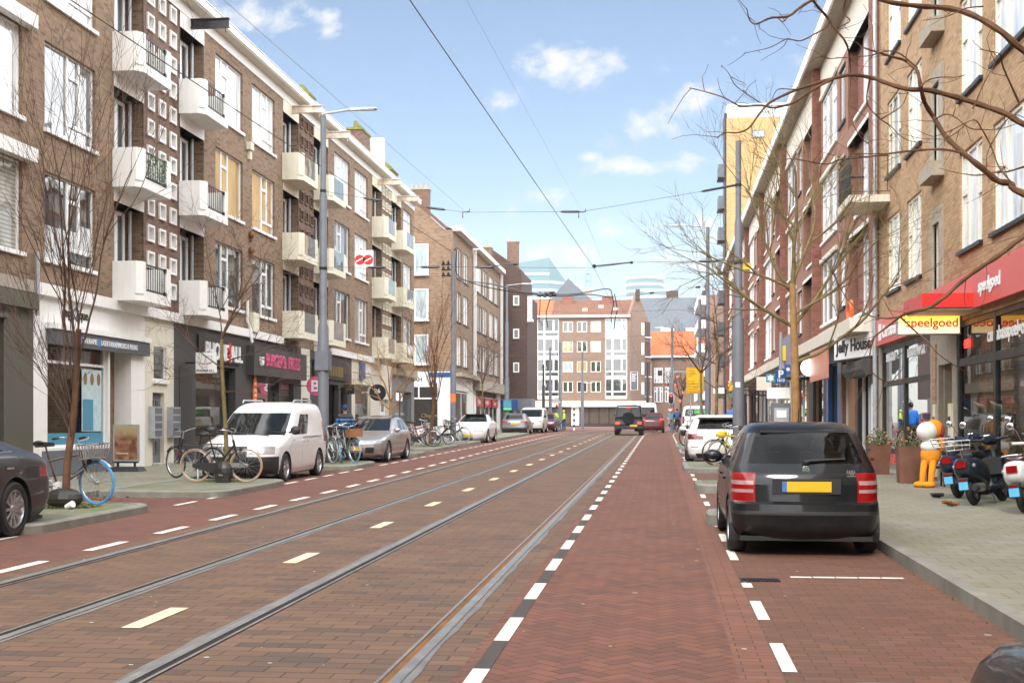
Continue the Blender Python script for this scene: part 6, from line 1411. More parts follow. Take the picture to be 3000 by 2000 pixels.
mb = MB(); mb.box(cxp - .1, cxp + .1, Y - .028, Y - .02, z1 - .3, z1 - .15); mb.build('screen', M['frame_white'], fp); mb = MB(); mb.box(cxp - .1, cxp - .01, Y - .028, Y - .02, z1 - .62, z1 - .48); mb.box(cxp - .11, cxp - .02, Y - .028, Y - .02, z1 - .40, z1 - .385); mb.build('card_slot', M['blue_sign'], fp)
mb = MB(); mb.rod((cxp, Y + .15, z1 - .1), (cxp, Y + .15, 3.45), .035, 8); mb.build('post', M['zinc'], pm)
mb = MB(); mb.box(cxp - .30, cxp + .16, Y - .03, Y - .01, z1 + .09, z1 + .32); q = mb.build('info_plate', M['white_letter'], pm)
# sign panels
def px_panel(o, px0, px1, py0, py1, Y, mat, name='sign_panel', t=.03):
    x0, z0 = onY(px0, py1, Y); x1, z1 = onY(px1, py0, Y); mb = MB(); mb.box(x0, x1, Y, Y + t, z0, z1); mb.build(name, M[mat], o); return x0, x1, z0, z1
Ys = 26.5; x0, x1, z0, z1 = px_panel(pm, 2271.5, 2304, 1081, 1122, Ys, 'blue_sign', 'parking_sign'); w_, h_ = x1 - x0, z1 - z0
lettering('P', (x0 + w_ * .28, Ys - .003, z0 + h_ * .40), (1, 0, 0), (0, 0, 1), h_ * .52, M['white_letter'], pm, bold=.03); lettering('1610', (x0 + w_ * .2, Ys - .003, z0 + h_ * .1), (1, 0, 0), (0, 0, 1), h_ * .22, M['white_letter'], pm, bold=.02, squeeze=.9)
for i, (a, b, c_, d, Y, lb) in enumerate(((2245, 2270, 1095, 1119, 46, 'blue square sign with a white star-shaped mark left of the parking sign'), (2301, 2316, 1067, 1096, 44, 'blue square sign with a pale star mark half behind the pale tree trunk'))):
    sgn = thing('pharmacy_sign', lb, 'sign', at((a + b) / 2, d, Y)); x0, x1, z0, z1 = px_panel(sgn, a, b, c_, d, Y, 'sticker_blue' if i == 0 else 'blue_sign', t=.12); cx_, cz_ = (x0 + x1) / 2, (z0 + z1) / 2; s_ = (x1 - x0)
    mb = MB()
    for k in range(3): t_ = R(90 + 60 * k); d_ = Vector((math.cos(t_), 0, math.sin(t_))); n_ = Vector((-d_.z, 0, d_.x)); c0 = Vector((cx_, Y - .004, cz_)); q = [c0 + d_ * s_ * .38 + n_ * s_ * .09, c0 - d_ * s_ * .38 + n_ * s_ * .09, c0 - d_ * s_ * .38 - n_ * s_ * .09, c0 + d_ * s_ * .38 - n_ * s_ * .09]; mb.prism(q, (0, -.004 - k * .002, 0))
    mb.build('star_mark', M['white_letter'], sgn); mb = MB(); mb.rod((x1, Y + .06, cz_), (5.7, Y + .06, cz_), .03, 6); mb.build('bracket', M['dark_metal'], sgn)
sgn = thing('shop_sign', 'pale grey blank box sign projecting left of the ticket machine signs', 'sign', at(2238, 1143, 48)); x0, x1, z0, z1 = px_panel(sgn, 2217, 2260, 1103, 1143, 48, 'ivory', 'sign_box', .2); mb = MB(); mb.rod((x1, 48.1, z1 - .1), (5.7, 48.1, z1 - .1), .03, 6); mb.build('bracket', M['dark_metal'], sgn)
for lb, a, b, c_, d, Y, mt in (('yellow and orange lit box sign by the tram pole', 2135, 2148, 1119, 1144, 62, 'yellow_sign'), ('green street name plate beside the thick tram pole', 2131, 2151, 1152, 1163, 60, 'goods4'), ('white framed sign above the far pavement', 2090, 2122, 1135, 1152, 70, 'frame_white')):
    sgn = thing('shop_sign', lb, 'sign', at((a + b) / 2, d, Y)); x0, x1, z0, z1 = px_panel(sgn, a, b, c_, d, Y, mt, 'sign_box', .1); mb = MB(); mb.rod((x1, Y + .05, (z0 + z1) / 2), (5.7, Y + .05, (z0 + z1) / 2), .03, 6); mb.build('bracket', M['dark_metal'], sgn)
# traffic signals at the junction
def signal(label, px, py0, py1, Y, lit=True, mast=True, board=True):
    x, z1 = onY(px, py0, Y); _, z0 = onY(px, py1, Y); o = thing('traffic_light', label, 'traffic light', (x, Y, gz(Y)), group='traffic lights at the junction'); h = z1 - z0
    mb = MB(); w_ = h * .26
    mb.prism([(x + w_ * math.cos(R(q)), Y, z1 - w_ + w_ * math.sin(R(q))) for q in range(0, 181, 20)] + [(x + w_ * math.cos(R(q)), Y, z0 + w_ + w_ * math.sin(R(q))) for q in range(180, 361, 20)], (0, .06, 0)); mb.build('backboard', M['white_letter'] if board else M['black_paint'], o)
    w2 = w_ * .84; mb = MB(); mb.prism([(x + w2 * math.cos(R(q)), Y - .03, z1 - w_ + w2 * math.sin(R(q))) for q in range(0, 181, 20)] + [(x + w2 * math.cos(R(q)), Y - .03, z0 + w_ + w2 * math.sin(R(q))) for q in range(180, 361, 20)], (0, .03, 0)); mb.build('housing', M['black_paint'], o)
    for i in range(3): mb = MB(); mb.lathe([(h * .105, -.05), (h * .105, -.035)], (x, Y, z1 - h * (.24 + .26 * i)), 'y', 14); mb.build('lens', M['lit_red'] if i == 0 and lit else M['dark_metal'], o)
    if mast: mb = MB(); mb.rod((x, Y + .1, gz(Y)), (x, Y + .1, z1 - .1), .07, 8); mb.build('mast', M['pole_grey'], o)
    return o
o = signal('traffic light with white rim showing red above the yield sign', 1966, 1150, 1184, 100); x, Y = onY(1966, 1150, 100)[0], 100
mb = MB(); a, b = onY(1952, 1195, 99.8), onY(1975, 1210, 99.8); xm = (a[0] + b[0]) / 2; mb.prism([(a[0], 99.8, a[1]), (b[0], 99.8, a[1]), (xm, 99.8, b[1])], (0, .03, 0)); y_ = mb.build('yield_sign', M['red_sign'], o); mb = MB(); mb.prism([(a[0] + .12, 99.79, a[1] - .07), (b[0] - .12, 99.79, a[1] - .07), (xm, 99.79, b[1] + .13)], (0, .008, 0)); mb.build('sign_field', M['white_letter'], y_)
mb = MB(); a, b = onY(1958, 1228, 99.8), onY(1974, 1210, 99.8); mb.box(a[0], b[0], 99.8, 99.83, a[1], b[1]); mb.build('blue_plate', M['sticker_blue'], o)
signal('small traffic light showing red beside the hi-vis workers', 1631, 1184, 1198, 108, board=False)
sgn = thing('warning_sign', 'grey triangular sign back on a thin post at the left of the junction', 'sign', at(1629, 1240, 109)); a = at(1614, 1180, 109); b = at(1644, 1180, 109); c_ = at(1629, 1160, 109); mb = MB(); mb.prism([a, b, c_], (0, .04, 0)); mb.build('sign_panel', M['zinc'], sgn); mb = MB(); mb.rod(at(1629, 1252, 109.1), at(1629, 1165, 109.1), .04, 6); mb.build('post', M['zinc'], sgn)
bl_ = thing('striped_post', 'black and white striped post on the far traffic island', 'post', at(1682, 1250, 112)); mb = MB(); x, _ = onY(1682, 1236, 112); z = gz(112)
for i in range(9): mb.lathe([(.09, z + .25 * i), (.09, z + .25 * i + .25)], (x, 112, 0), n=10, mi=i % 2)
mb.build('striped_shaft', [M['white_letter'], M['black_paint']], bl_)
sgn = thing('billboard', 'dark poster board hung on the gable of the orange roofed block', 'sign', at(1858, 1140, 172)); x0, x1, z0, z1 = px_panel(sgn, 1848, 1868, 1090, 1141, 171, 'slate', 'poster', .15); mb = MB()
for i in range(4): mb.box(x0 + .12, x1 - .2 - .1 * (i % 2), 170.97, 170.995, z1 - .35 - i * .28, z1 - .25 - i * .28)
mb.build('poster_text', M['white_letter'], sgn); mb = MB(); mb.tube([(x0, 171, z1 + .05), (x1, 171, z1 + .05), (x1, 171, z0 - .05), (x0, 171, z0 - .05)], .05, 4, closed=True); mb.build('frame', M['white_letter'], sgn)
gt = thing('traffic_gantry', 'thin signal arm reaching over the road beside the red traffic light', 'gantry', at(1969, 1089, 104)); mb = MB(); mb.rod(at(1935, 1089, 104), at(2012, 1089, 104), .05, 6); mb.build('arm_tube', M['zinc'], gt); mb = MB(); a = at(1927, 1100, 104); mb.box(a[0], a[0] + .35, 103.9, 104.2, a[2], a[2] + .42); mb.build('signal_box', M['black_paint'], gt)
sg2 = thing('road_sign', 'round blue no-stopping sign with red rim by the waiting cars', 'sign', at(1912, 1240, 118)); c_ = at(1912, 1196, 118); mb = MB(); mb.lathe([(.30, 0), (.30, -.03)], c_, 'y', 20); mb.build('sign_rim', M['red_sign'], sg2); mb = MB(); mb.lathe([(.23, -.031), (.23, -.04)], c_, 'y', 20); mb.build('sign_field', M['blue_sign'], sg2); mb = MB(); mb.rod((c_[0], 118.1, gz(118)), (c_[0], 118.1, c_[2] + .3), .04, 6); mb.build('post', M['zinc'], sg2)
# planters by the toy shop
def planter(label, px, Y, w_, h_, n):
    X = at(px, 1300, Y)[0]; zb = gz(Y) + .12; o = thing('planter', label, 'planter', (X, Y, zb), group='rusty planters outside the toy shop'); mb = MB()
    mb.hexa([(X - w_ * .42, Y - w_ * .42, zb), (X + w_ * .42, Y - w_ * .42, zb), (X + w_ * .42, Y + w_ * .42, zb), (X - w_ * .42, Y + w_ * .42, zb), (X - w_ / 2, Y - w_ / 2, zb + h_), (X + w_ / 2, Y - w_ / 2, zb + h_), (X + w_ / 2, Y + w_ / 2, zb + h_), (X - w_ / 2, Y + w_ / 2, zb + h_)]); mb.build('pot', M['corten'], o)
    lf = MB()
    for k in range(n):
        a, q = rnd.random() * 6.28, rnd.random(); rr_ = w_ * .62 * math.sqrt(q); zz = zb + h_ + rnd.random() ** 1.3 * .34 * (1.25 - q); c_ = Vector((X + rr_ * math.cos(a), Y + rr_ * math.sin(a), zz)); u_ = Vector((rnd.gauss(0, 1), rnd.gauss(0, 1), rnd.gauss(0, 1))).normalized(); v_ = u_.orthogonal().normalized(); s_ = rnd.uniform(.02, .045)
        lf.quad(c_ - u_ * s_, c_ + v_ * s_ * .5, c_ + u_ * s_, c_ - v_ * s_ * .5, int(rnd.random() < .2))
    lf.build('shrub', [M['leaf'], M['goods7']], o, fix=False); return o
planter('rusty square planter with a green shrub nearest the white door', 2573, 29.9, .50, .68, 500); planter('rusty square planter with a sparse plant beside the plush toy', 2660, 26.2, .44, .74, 260)
# coiled orange hose and floodlights on the red facade
o = thing('hose_coil', 'coiled orange hose lying on the pale concrete canopy', 'hose', (5.25, 36.2, 4.36)); mb = MB()
for k in range(4): mb.tube([(5.2 + .02 * k, 36.0 + .34 * math.cos(R(q)) , 4.66 + .27 * math.sin(R(q)) + .01 * k) for q in range(0, 360, 20)], .03, 6, closed=True)
mb.build('coil', M['orange_sticker'], o)
o = thing('floodlight', 'black floodlights on a bracket left of the small iron balcony', 'light', (5.3, 40, 7.0)); mb = MB(); c_ = onX(2495, 520, 5.35)
for dz in (0, -.55): mb.hexa([(5.3, c_[0] - .2, c_[1] + dz), (5.3, c_[0] + .3, c_[1] + dz), (5.0, c_[0] + .3, c_[1] + dz - .1), (5.0, c_[0] - .2, c_[1] + dz - .1), (5.35, c_[0] - .2, c_[1] + dz + .3), (5.35, c_[0] + .3, c_[1] + dz + .3), (5.1, c_[0] + .3, c_[1] + dz + .3), (5.1, c_[0] - .2, c_[1] + dz + .3)])
mb.rod((5.7, c_[0], c_[1]), (5.25, c_[0], c_[1]), .03, 6); mb.build('lamp_housing', M['black_paint'], o)
# ================================================================ BARE TREES
def branch_path(r, p, d, L, n, wob, up):
    pts = [Vector(p)]; d = Vector(d).normalized()
    for i in range(n):
        d = (d + Vector((r.gauss(0, wob), r.gauss(0, wob), r.gauss(0, wob) + up))).normalized(); pts.append(pts[-1] + d * (L / n))
    return pts, d
def grow(mb, r, p, d, L, rad, depth, cfg):
    n = max(3, int(L / .22)); pts, dd = branch_path(r, p, d, L, n, cfg['wob'], cfg['up'] if depth < cfg['D'] else cfg['up'] * .5)
    tip = rad * (.45 if depth > 0 else .3)
    mb.tube(pts, [rad + (tip - rad) * i / n for i in range(n + 1)], 6 if rad > .02 else 4 if rad > .006 else 3)
    if depth <= 0: return
    k = cfg['kids'][cfg['D'] - depth] if cfg['D'] - depth < len(cfg['kids']) else 3
    for i in range(k):
        t = r.uniform(.25, 1.) if i else 1.; j = min(n - 1, int(t * n)); q = pts[j].lerp(pts[j + 1], t * n - j) if j < n else pts[-1]
        ax = (pts[min(j + 1, n)] - pts[j]).normalized(); s = ax.orthogonal().normalized(); a = r.random() * 6.28; o = ax.cross(s); side = s * math.cos(a) + o * math.sin(a)
        ang = r.uniform(*cfg['ang']); nd = ax * math.cos(ang) + side * math.sin(ang)
        grow(mb, r, q, nd, L * r.uniform(*cfg['len']), max(.0035, rad * (1 - .55 * t) * r.uniform(.5, .75)), depth - 1, cfg)
def tree(label, base, trunk, rad, stems, cfg, mat, tmat=None, seed=1, group='bare street trees', pit=True):
    r = random.Random(seed); o = thing('street_tree', label, 'tree', base, group=group)
    tb = MB(); tp = smoothpath(trunk, 4); n = len(tp); tb.tube(tp, [rad * (1.25 if i == 0 else 1) * (1 - .35 * i / n) for i in range(n)], 10); tb.build('trunk', M[tmat or mat], o, smooth=True)
    cb = MB()
    for s in stems:
        p0, dr, L, rd = s; grow(cb, r, p0, dr, L, rd, cfg['D'], cfg)
    cb.build('crown', M[mat], o, smooth=True)
    if pit:
        pb = MB(); x, y, z = base
        for k in range(150): a = r.random() * 6.28; q = .5 * math.sqrt(r.random()); s = .02 + r.random() * .03; c_ = Vector((x + q * math.cos(a), y + q * math.sin(a), z + .004 + r.random() * .02)); pb.quad(c_ + Vector((s, 0, .0)), c_ + Vector((0, s, .01)), c_ - Vector((s, 0, 0)), c_ - Vector((0, s, -.01)))
        pb.build('ground_moss', M['mossy'], o, fix=False)
    return o
UP = dict(D=3, kids=[5, 4, 3], ang=(.22, .6), len=(.42, .7), wob=.07, up=.10); FINE = dict(D=3, kids=[6, 6, 5], ang=(.4, .95), len=(.4, .65), wob=.10, up=.03); SP = dict(D=3, kids=[5, 5, 4], ang=(.45, 1.0), len=(.42, .68), wob=.09, up=.03)
# left: many-stemmed brown tree by the dark saloon
b = (-9.0, 18.35, gz(18) + .13)
tr = [(-9.02, 18.35, .25), (-9.0, 18.35, .9), (-8.93, 18.4, 1.6), (-8.87, 18.4, 2.4), (-8.84, 18.4, 3.0)]
st = []; rr = random.Random(4)
for k in range(8):
    t = rr.uniform(.45, 1.0); p = Vector(tr[2]).lerp(Vector(tr[4]), (t - .45) / .55); a = rr.random() * 6.28; sp = rr.uniform(.08, .30); st.append((p, (math.cos(a) * sp, math.sin(a) * sp, 1), rr.uniform(2.0, 3.5), rr.uniform(.012, .024)))
for k in range(5): a = rr.random() * 6.28; st.append((Vector((-8.95, 18.38, rr.uniform(1.2, 2.3))), (math.cos(a) * .4, math.sin(a) * .4, 1), rr.uniform(1., 1.7), .010))
tree('bare many-stemmed brown tree behind the dark saloon', b, tr, .062, st, UP, 'twig', 'bark_brown', 5)
b = (-8.93, 25.35, gz(25) + .13)
tr = [(-8.93, 25.35, .3), (-8.98, 25.35, 1.5), (-9.05, 25.35, 2.6), (-9.06, 25.35, 3.3)]
st = [(tr[3], (.25, .1, 1), 1.9, .026), (tr[3], (-.18, 0, 1), 1.8, .02), (Vector(tr[3]) - Vector((0, 0, .5)), (.9, .1, .35), 1.5, .016), (Vector(tr[3]) - Vector((0, 0, .6)), (-.8, -.2, .45), 1.4, .016), (Vector(tr[2]), (-.9, .2, .1), 1.2, .012), (Vector(tr[2]) - Vector((0, 0, .4)), (.9, -.2, -.15), 1.2, .012), (tr[3], (.5, -.3, .7), 1.6, .016)]
tree('slender mossy tree standing over the two black bicycles in front of the phone shop', b, tr, .05, st, SP, 'twig', 'bark_green', 8)
b = (-9.55, 43.9, gz(44) + .13)
tr = [(-9.55, 43.9, .5), (-9.5, 43.9, 1.4), (-9.5, 43.9, 2.3)]
st = [(tr[2], (-.2, 0, 1), 1.9, .035), (tr[2], (.35, .1, 1), 1.9, .035), (Vector((-9.5, 43.9, 2.0)), (.8, .1, .8), 1.7, .03), (Vector((-9.5, 43.9, 2.0)), (-.8, -.1, .7), 1.6, .03), (Vector((-9.5, 43.9, 2.2)), (.1, -.5, 1), 1.6, .03)]
tree('pale barked tree with spreading bare branches behind the silver estate', b, tr, .075, st, SP, 'bark_pale', 'bark_pale', 12)
b = (-9.45, 51.6, gz(51) + .13); tr = [(-9.5, 51.6, .6), (-9.4, 51.6, 1.8), (-9.25, 51.6, 3.2)]; st = []
for k in range(9): a = rr.random() * 6.28; st.append((Vector((-9.35, 51.6, rr.uniform(2., 3.3))), (math.cos(a) * .25, math.sin(a) * .25, 1), rr.uniform(1.8, 3.2), .03))
tree('tall upright brown tree among the bicycles before the white corner shop', b, tr, .09, st, UP, 'bark_brown', 'bark_brown', 15)
b = (-9.5, 66.5, gz(66) + .13); tr = [(-9.5, 66.5, .7), (-9.45, 66.5, 2.2), (-9.4, 66.5, 3.6)]; st = [(tr[2], (.1 * k - .2, .1, 1), 1.8, .025) for k in range(5)] + [(Vector(tr[1]) + Vector((0, 0, .3 * k)), (math.cos(k * 2), math.sin(k * 2), .6), 1.1, .02) for k in range(5)]
tree('thin young bare tree in front of the red shop signs', b, tr, .05, st, SP, 'twig', 'bark_green', 19)
b = (2.62, 25.4, gz(25) + .13); tr = [(2.66, 25.4, .3), (2.64, 25.4, 1.8), (2.62, 25.4, 3.0), (2.6, 25.4, 3.45), (2.58, 25.4, 4.3)]
st = [(tr[4], (-.12, 0, 1), 2.3, .045), (tr[4], (.45, .1, 1), 2.4, .04), (Vector(tr[3]), (-.85, -.1, .55), 2.1, .04), (Vector(tr[3]), (.6, .1, 1), 2.3, .038), (Vector((2.58, 25.4, 4.1)), (-.65, .2, .95), 2.3, .036), (Vector((2.62, 25.4, 2.75)), (.95, -.15, .5), 2.6, .036), (Vector((2.6, 25.4, 3.7)), (.8, -.4, .35), 2.2, .03), (Vector((2.58, 25.4, 4.2)), (-.9, -.3, .45), 2.0, .028), (Vector((2.6, 25.4, 4.25)), (.1, .6, .9), 2.0, .03)]
tree('bare tree with a pale orange trunk behind the black hatchback', b, tr, .095, st, dict(D=3, kids=[6, 6, 4], ang=(.35, .85), len=(.42, .68), wob=.08, up=.06), 'bark_green', 'bark_pale', 23)
b = (2.3, 54, gz(54) + .13); tr = [(2.3, 54, .6), (2.34, 54, 2.4), (2.36, 54, 4.2), (2.36, 54, 5.6)]; st = [(tr[3], (0, 0, 1), 1.6, .03)] + [(Vector((2.35, 54, 2.6 + .35 * k)), (math.cos(k * 2.4), math.sin(k * 2.4), .55), 1.7 - .08 * k, .032) for k in range(10)]
tree('dark mossy tree with many thin side branches beyond the thick tram pole', b, tr, .08, st, SP, 'twig', 'bark_green', 27)
b = (1.6, 45, gz(45) + .13); tr = [(1.45, 45, .5), (1.43, 45, 2.0), (1.4, 45, 3.3)]; st = [(tr[2], (math.cos(k * 1.9) * .6, math.sin(k * 1.9) * .6, .7), 1.3, .022) for k in range(7)]
tree('small bare tree right behind the yellow notice board', b, tr, .055, st, SP, 'twig', 'bark_green', 31)
b = (2.2, 126, 1.0); tr = [(1.9, 126, .9), (1.95, 126, 2.6), (2.0, 126, 3.8)]; st = [(tr[2], (math.cos(k * 1.7) * .7, math.sin(k * 1.7) * .7, 1), 2.6, .07) for k in range(7)]
tj = tree('bare junction tree hung with orange lanterns', b, tr, .17, st, SP, 'twig', 'twig', 35, pit=False)
mb = MB()
for px, py in ((1985, 1105), (1988, 1138), (2000, 1150), (1992, 1175), (1978, 1128)): mb.ell(at(px, py, 125.5), (.12, .12, .2), 8, 6)
mb.build('lantern', M['orange_sticker'], tj)
# big branches of the tree whose trunk stands just right of the frame
ft = thing('street_tree', 'large bare tree whose branches reach in from the upper right edge', 'tree', (5.0, 9.2, gz(9) + .12), group='bare street trees')
mb = MB(); mb.tube(smoothpath([(5.0, 9.2, .2), (4.95, 9.2, 1.5), (4.9, 9.2, 2.9), (4.85, 9.2, 4.3), (4.9, 9.2, 6.)], 4), [.14 - .004 * i for i in range(17)], 12); mb.build('trunk', M['bark_brown'], ft, smooth=True)
BR = [(.030, .013, [(3750, 420), (3400, 330), (3150, 235), (3000, 150), (2935, 95), (2850, 45), (2780, 25), (2690, 18), (2600, 5), (2560, -15), (2500, -60)]),
 (.026, .004, [(3750, 600), (3400, 520), (3150, 425), (3000, 365), (2950, 335), (2880, 310), (2800, 285), (2720, 265), (2660, 262), (2600, 245), (2560, 230), (2500, 220), (2450, 228), (2380, 248), (2330, 265), (2257, 300), (2222, 338), (2194, 375), (2161, 389), (2125, 389), (2100, 405)]),
 (.011, .003, [(2440, 232), (2390, 258), (2326, 300), (2301, 309), (2263, 316), (2232, 309), (2173, 312), (2146, 300), (2113, 283), (2050, 265), (2020, 258)]), (.006, .002, [(2380, 248), (2330, 262), (2280, 262), (2262, 291)]),
 (.028, .006, [(3750, 760), (3300, 660), (3000, 568), (2961, 539), (2923, 530), (2875, 491), (2818, 445), (2770, 399), (2734, 342), (2709, 300), (2697, 254), (2688, 210), (2665, 188), (2648, 176), (2607, 165), (2550, 147), (2530, 140)]),
 (.010, .002, [(2818, 448), (2760, 438), (2684, 441), (2627, 447), (2550, 459), (2521, 461), (2458, 469), (2423, 481), (2368, 473), (2320, 465), (2291, 469), (2268, 461)]),
 (.022, .005, [(3700, 860), (3300, 760), (3060, 670), (2990, 700), (2933, 744), (2875, 782), (2818, 824), (2770, 868), (2722, 901), (2674, 912), (2640, 926), (2598, 958), (2561, 987), (2548, 1010)]), (.008, .002, [(2640, 930), (2684, 972), (2718, 1000), (2751, 1038), (2799, 1071), (2837, 1092)]), (.008, .002, [(2645, 925), (2610, 932), (2570, 930), (2535, 918), (2490, 885), (2460, 840), (2440, 800), (2415, 757)]), (.006, .002, [(2560, 990), (2548, 1040), (2555, 1090), (2605, 1122), (2640, 1120), (2700, 1114)]),
 (.013, .003, [(2520, -60), (2440, -30), (2381, 0), (2343, 23), (2310, 48), (2265, 52), (2247, 57), (2215, 71), (2199, 63), (2192, 46), (2188, 25)]), (.006, .002, [(2310, 48), (2295, 64), (2283, 57), (2276, 53)]), (.011, .003, [(2381, 0), (2398, 23), (2421, 48), (2454, 94), (2473, 117), (2485, 145), (2490, 180), (2492, 240), (2487, 330), (2520, 400), (2545, 422)]),
 (.007, .002, [(2433, 59), (2421, 80), (2387, 100), (2347, 120), (2318, 116), (2303, 115), (2257, 139), (2207, 151), (2180, 156)]), (.004, .0015, [(2224, 300), (2157, 253), (2136, 217), (2113, 190)]), (.006, .002, [(2688, 200), (2640, 160), (2600, 150), (2550, 163), (2521, 166), (2463, 170), (2425, 172), (2404, 165)]), (.008, .003, [(2971, 545), (2942, 510), (2923, 482), (2904, 430), (2875, 376), (2856, 352), (2827, 361)]), (.005, .002, [(2827, 361), (2780, 385), (2745, 398), (2728, 400)]), (.005, .002, [(2830, 362), (2800, 390), (2765, 408), (2747, 407)]), (.009, .002, [(3080, 470), (3000, 489), (2952, 503), (2913, 505), (2866, 514), (2808, 507), (2751, 493)]), (.007, .002, [(2697, 254), (2720, 235), (2760, 226), (2800, 227), (2825, 219)]), (.006, .002, [(2740, 350), (2770, 335), (2800, 345), (2840, 375), (2880, 380), (2930, 378), (3000, 355)]), (.006, .002, [(2880, 20), (2830, 25), (2770, 50), (2704, 60)]), (.006, .002, [(2900, 430), (2960, 340), (3010, 350)]), (.006, .002, [(2850, 320), (2880, 250), (2920, 165), (2870, 145)]), (.008, .002, [(2985, 300), (2940, 200), (2930, 160), (2900, 150)]), (.008, .003, [(2500, -60), (2470, 30), (2490, 60), (2468, 75), (2440, 90)]), (.006, .002, [(2550, 224), (2540, 300), (2575, 345), (2610, 370), (2640, 400), (2680, 416), (2730, 418)]), (.006, .0015, [(2580, 350), (2630, 320), (2650, 300)])]
mb = MB(); r5 = random.Random(77)
for i, (ra, rb, pts) in enumerate(BR):
    Yb = 9.2 + .35 * math.sin(i * 1.7); w3 = []
    for k, (x, y) in enumerate(pts): t = k / (len(pts) - 1); w3.append(Vector(at(x, y, 9.2 + (Yb - 9.2) * min(1, 2 * t) + .12 * math.sin(k * 1.3 + i) * min(1, 2 * t))))
    if pts[0][0] > 3600: w3[0] = Vector((4.9, 9.2, w3[0].z))
    sp_ = smoothpath(w3, 4); n = len(sp_); mb.tube(sp_, [(ra + (rb - ra) * j / (n - 1)) * (1 + .12 * math.sin(j * 1.9)) for j in range(n)], 7 if ra > .01 else 5)
    for k in range(3, len(sp_) - 1, 4):      # buds and small side twigs
        if r5.random() < .75 and sp_[k].x < 4.2: d_ = (sp_[k + 1] - sp_[k]).normalized(); s_ = d_.orthogonal().normalized(); a = r5.random() * 6.28; s_ = (s_ * math.cos(a) + d_.cross(s_) * math.sin(a)); q, _ = branch_path(r5, sp_[k], d_ * .7 + s_, r5.uniform(.05, .38), 4, .2, .02); mb.tube(q, [.003, .0026, .002, .0018, .0015], 4)
mb.build('crown', M['bark_brown'], ft, smooth=True)
# ================================================================ BICYCLES, SCOOTERS, PEOPLE
M['tyre_tan'] = plain('tyre_tan', (.42, .27, .17), .8, var=.15); M['tyre_blue'] = plain('tyre_blue', (.05, .26, .55), .6, var=.1); M['tyre_sky'] = plain('tyre_sky', (.16, .38, .55), .6, var=.1); M['tyre_grey'] = plain('tyre_grey', (.30, .30, .31), .7, var=.1)
M['bike_black'] = plain('bike_black', (.014, .014, .015), .35, var=.2, coat=.5); M['bike_brown'] = plain('bike_brown', (.05, .018, .015), .3, var=.2, coat=.6); M['bike_silver'] = plain('bike_silver', (.5, .5, .51), .3, .8, var=.1); M['bike_blue'] = plain('bike_blue', (.03, .25, .55), .35, coat=.5); M['bike_red'] = plain('bike_red', (.35, .05, .04), .35, coat=.5); M['bike_white'] = plain('bike_white', (.7, .7, .7), .35, coat=.5); M['bike_yellow'] = plain('bike_yellow', (.55, .5, .12), .4)
M['yellow_bag'] = plain('yellow_bag', (.75, .50, .02), .5, var=.15, scale=9)
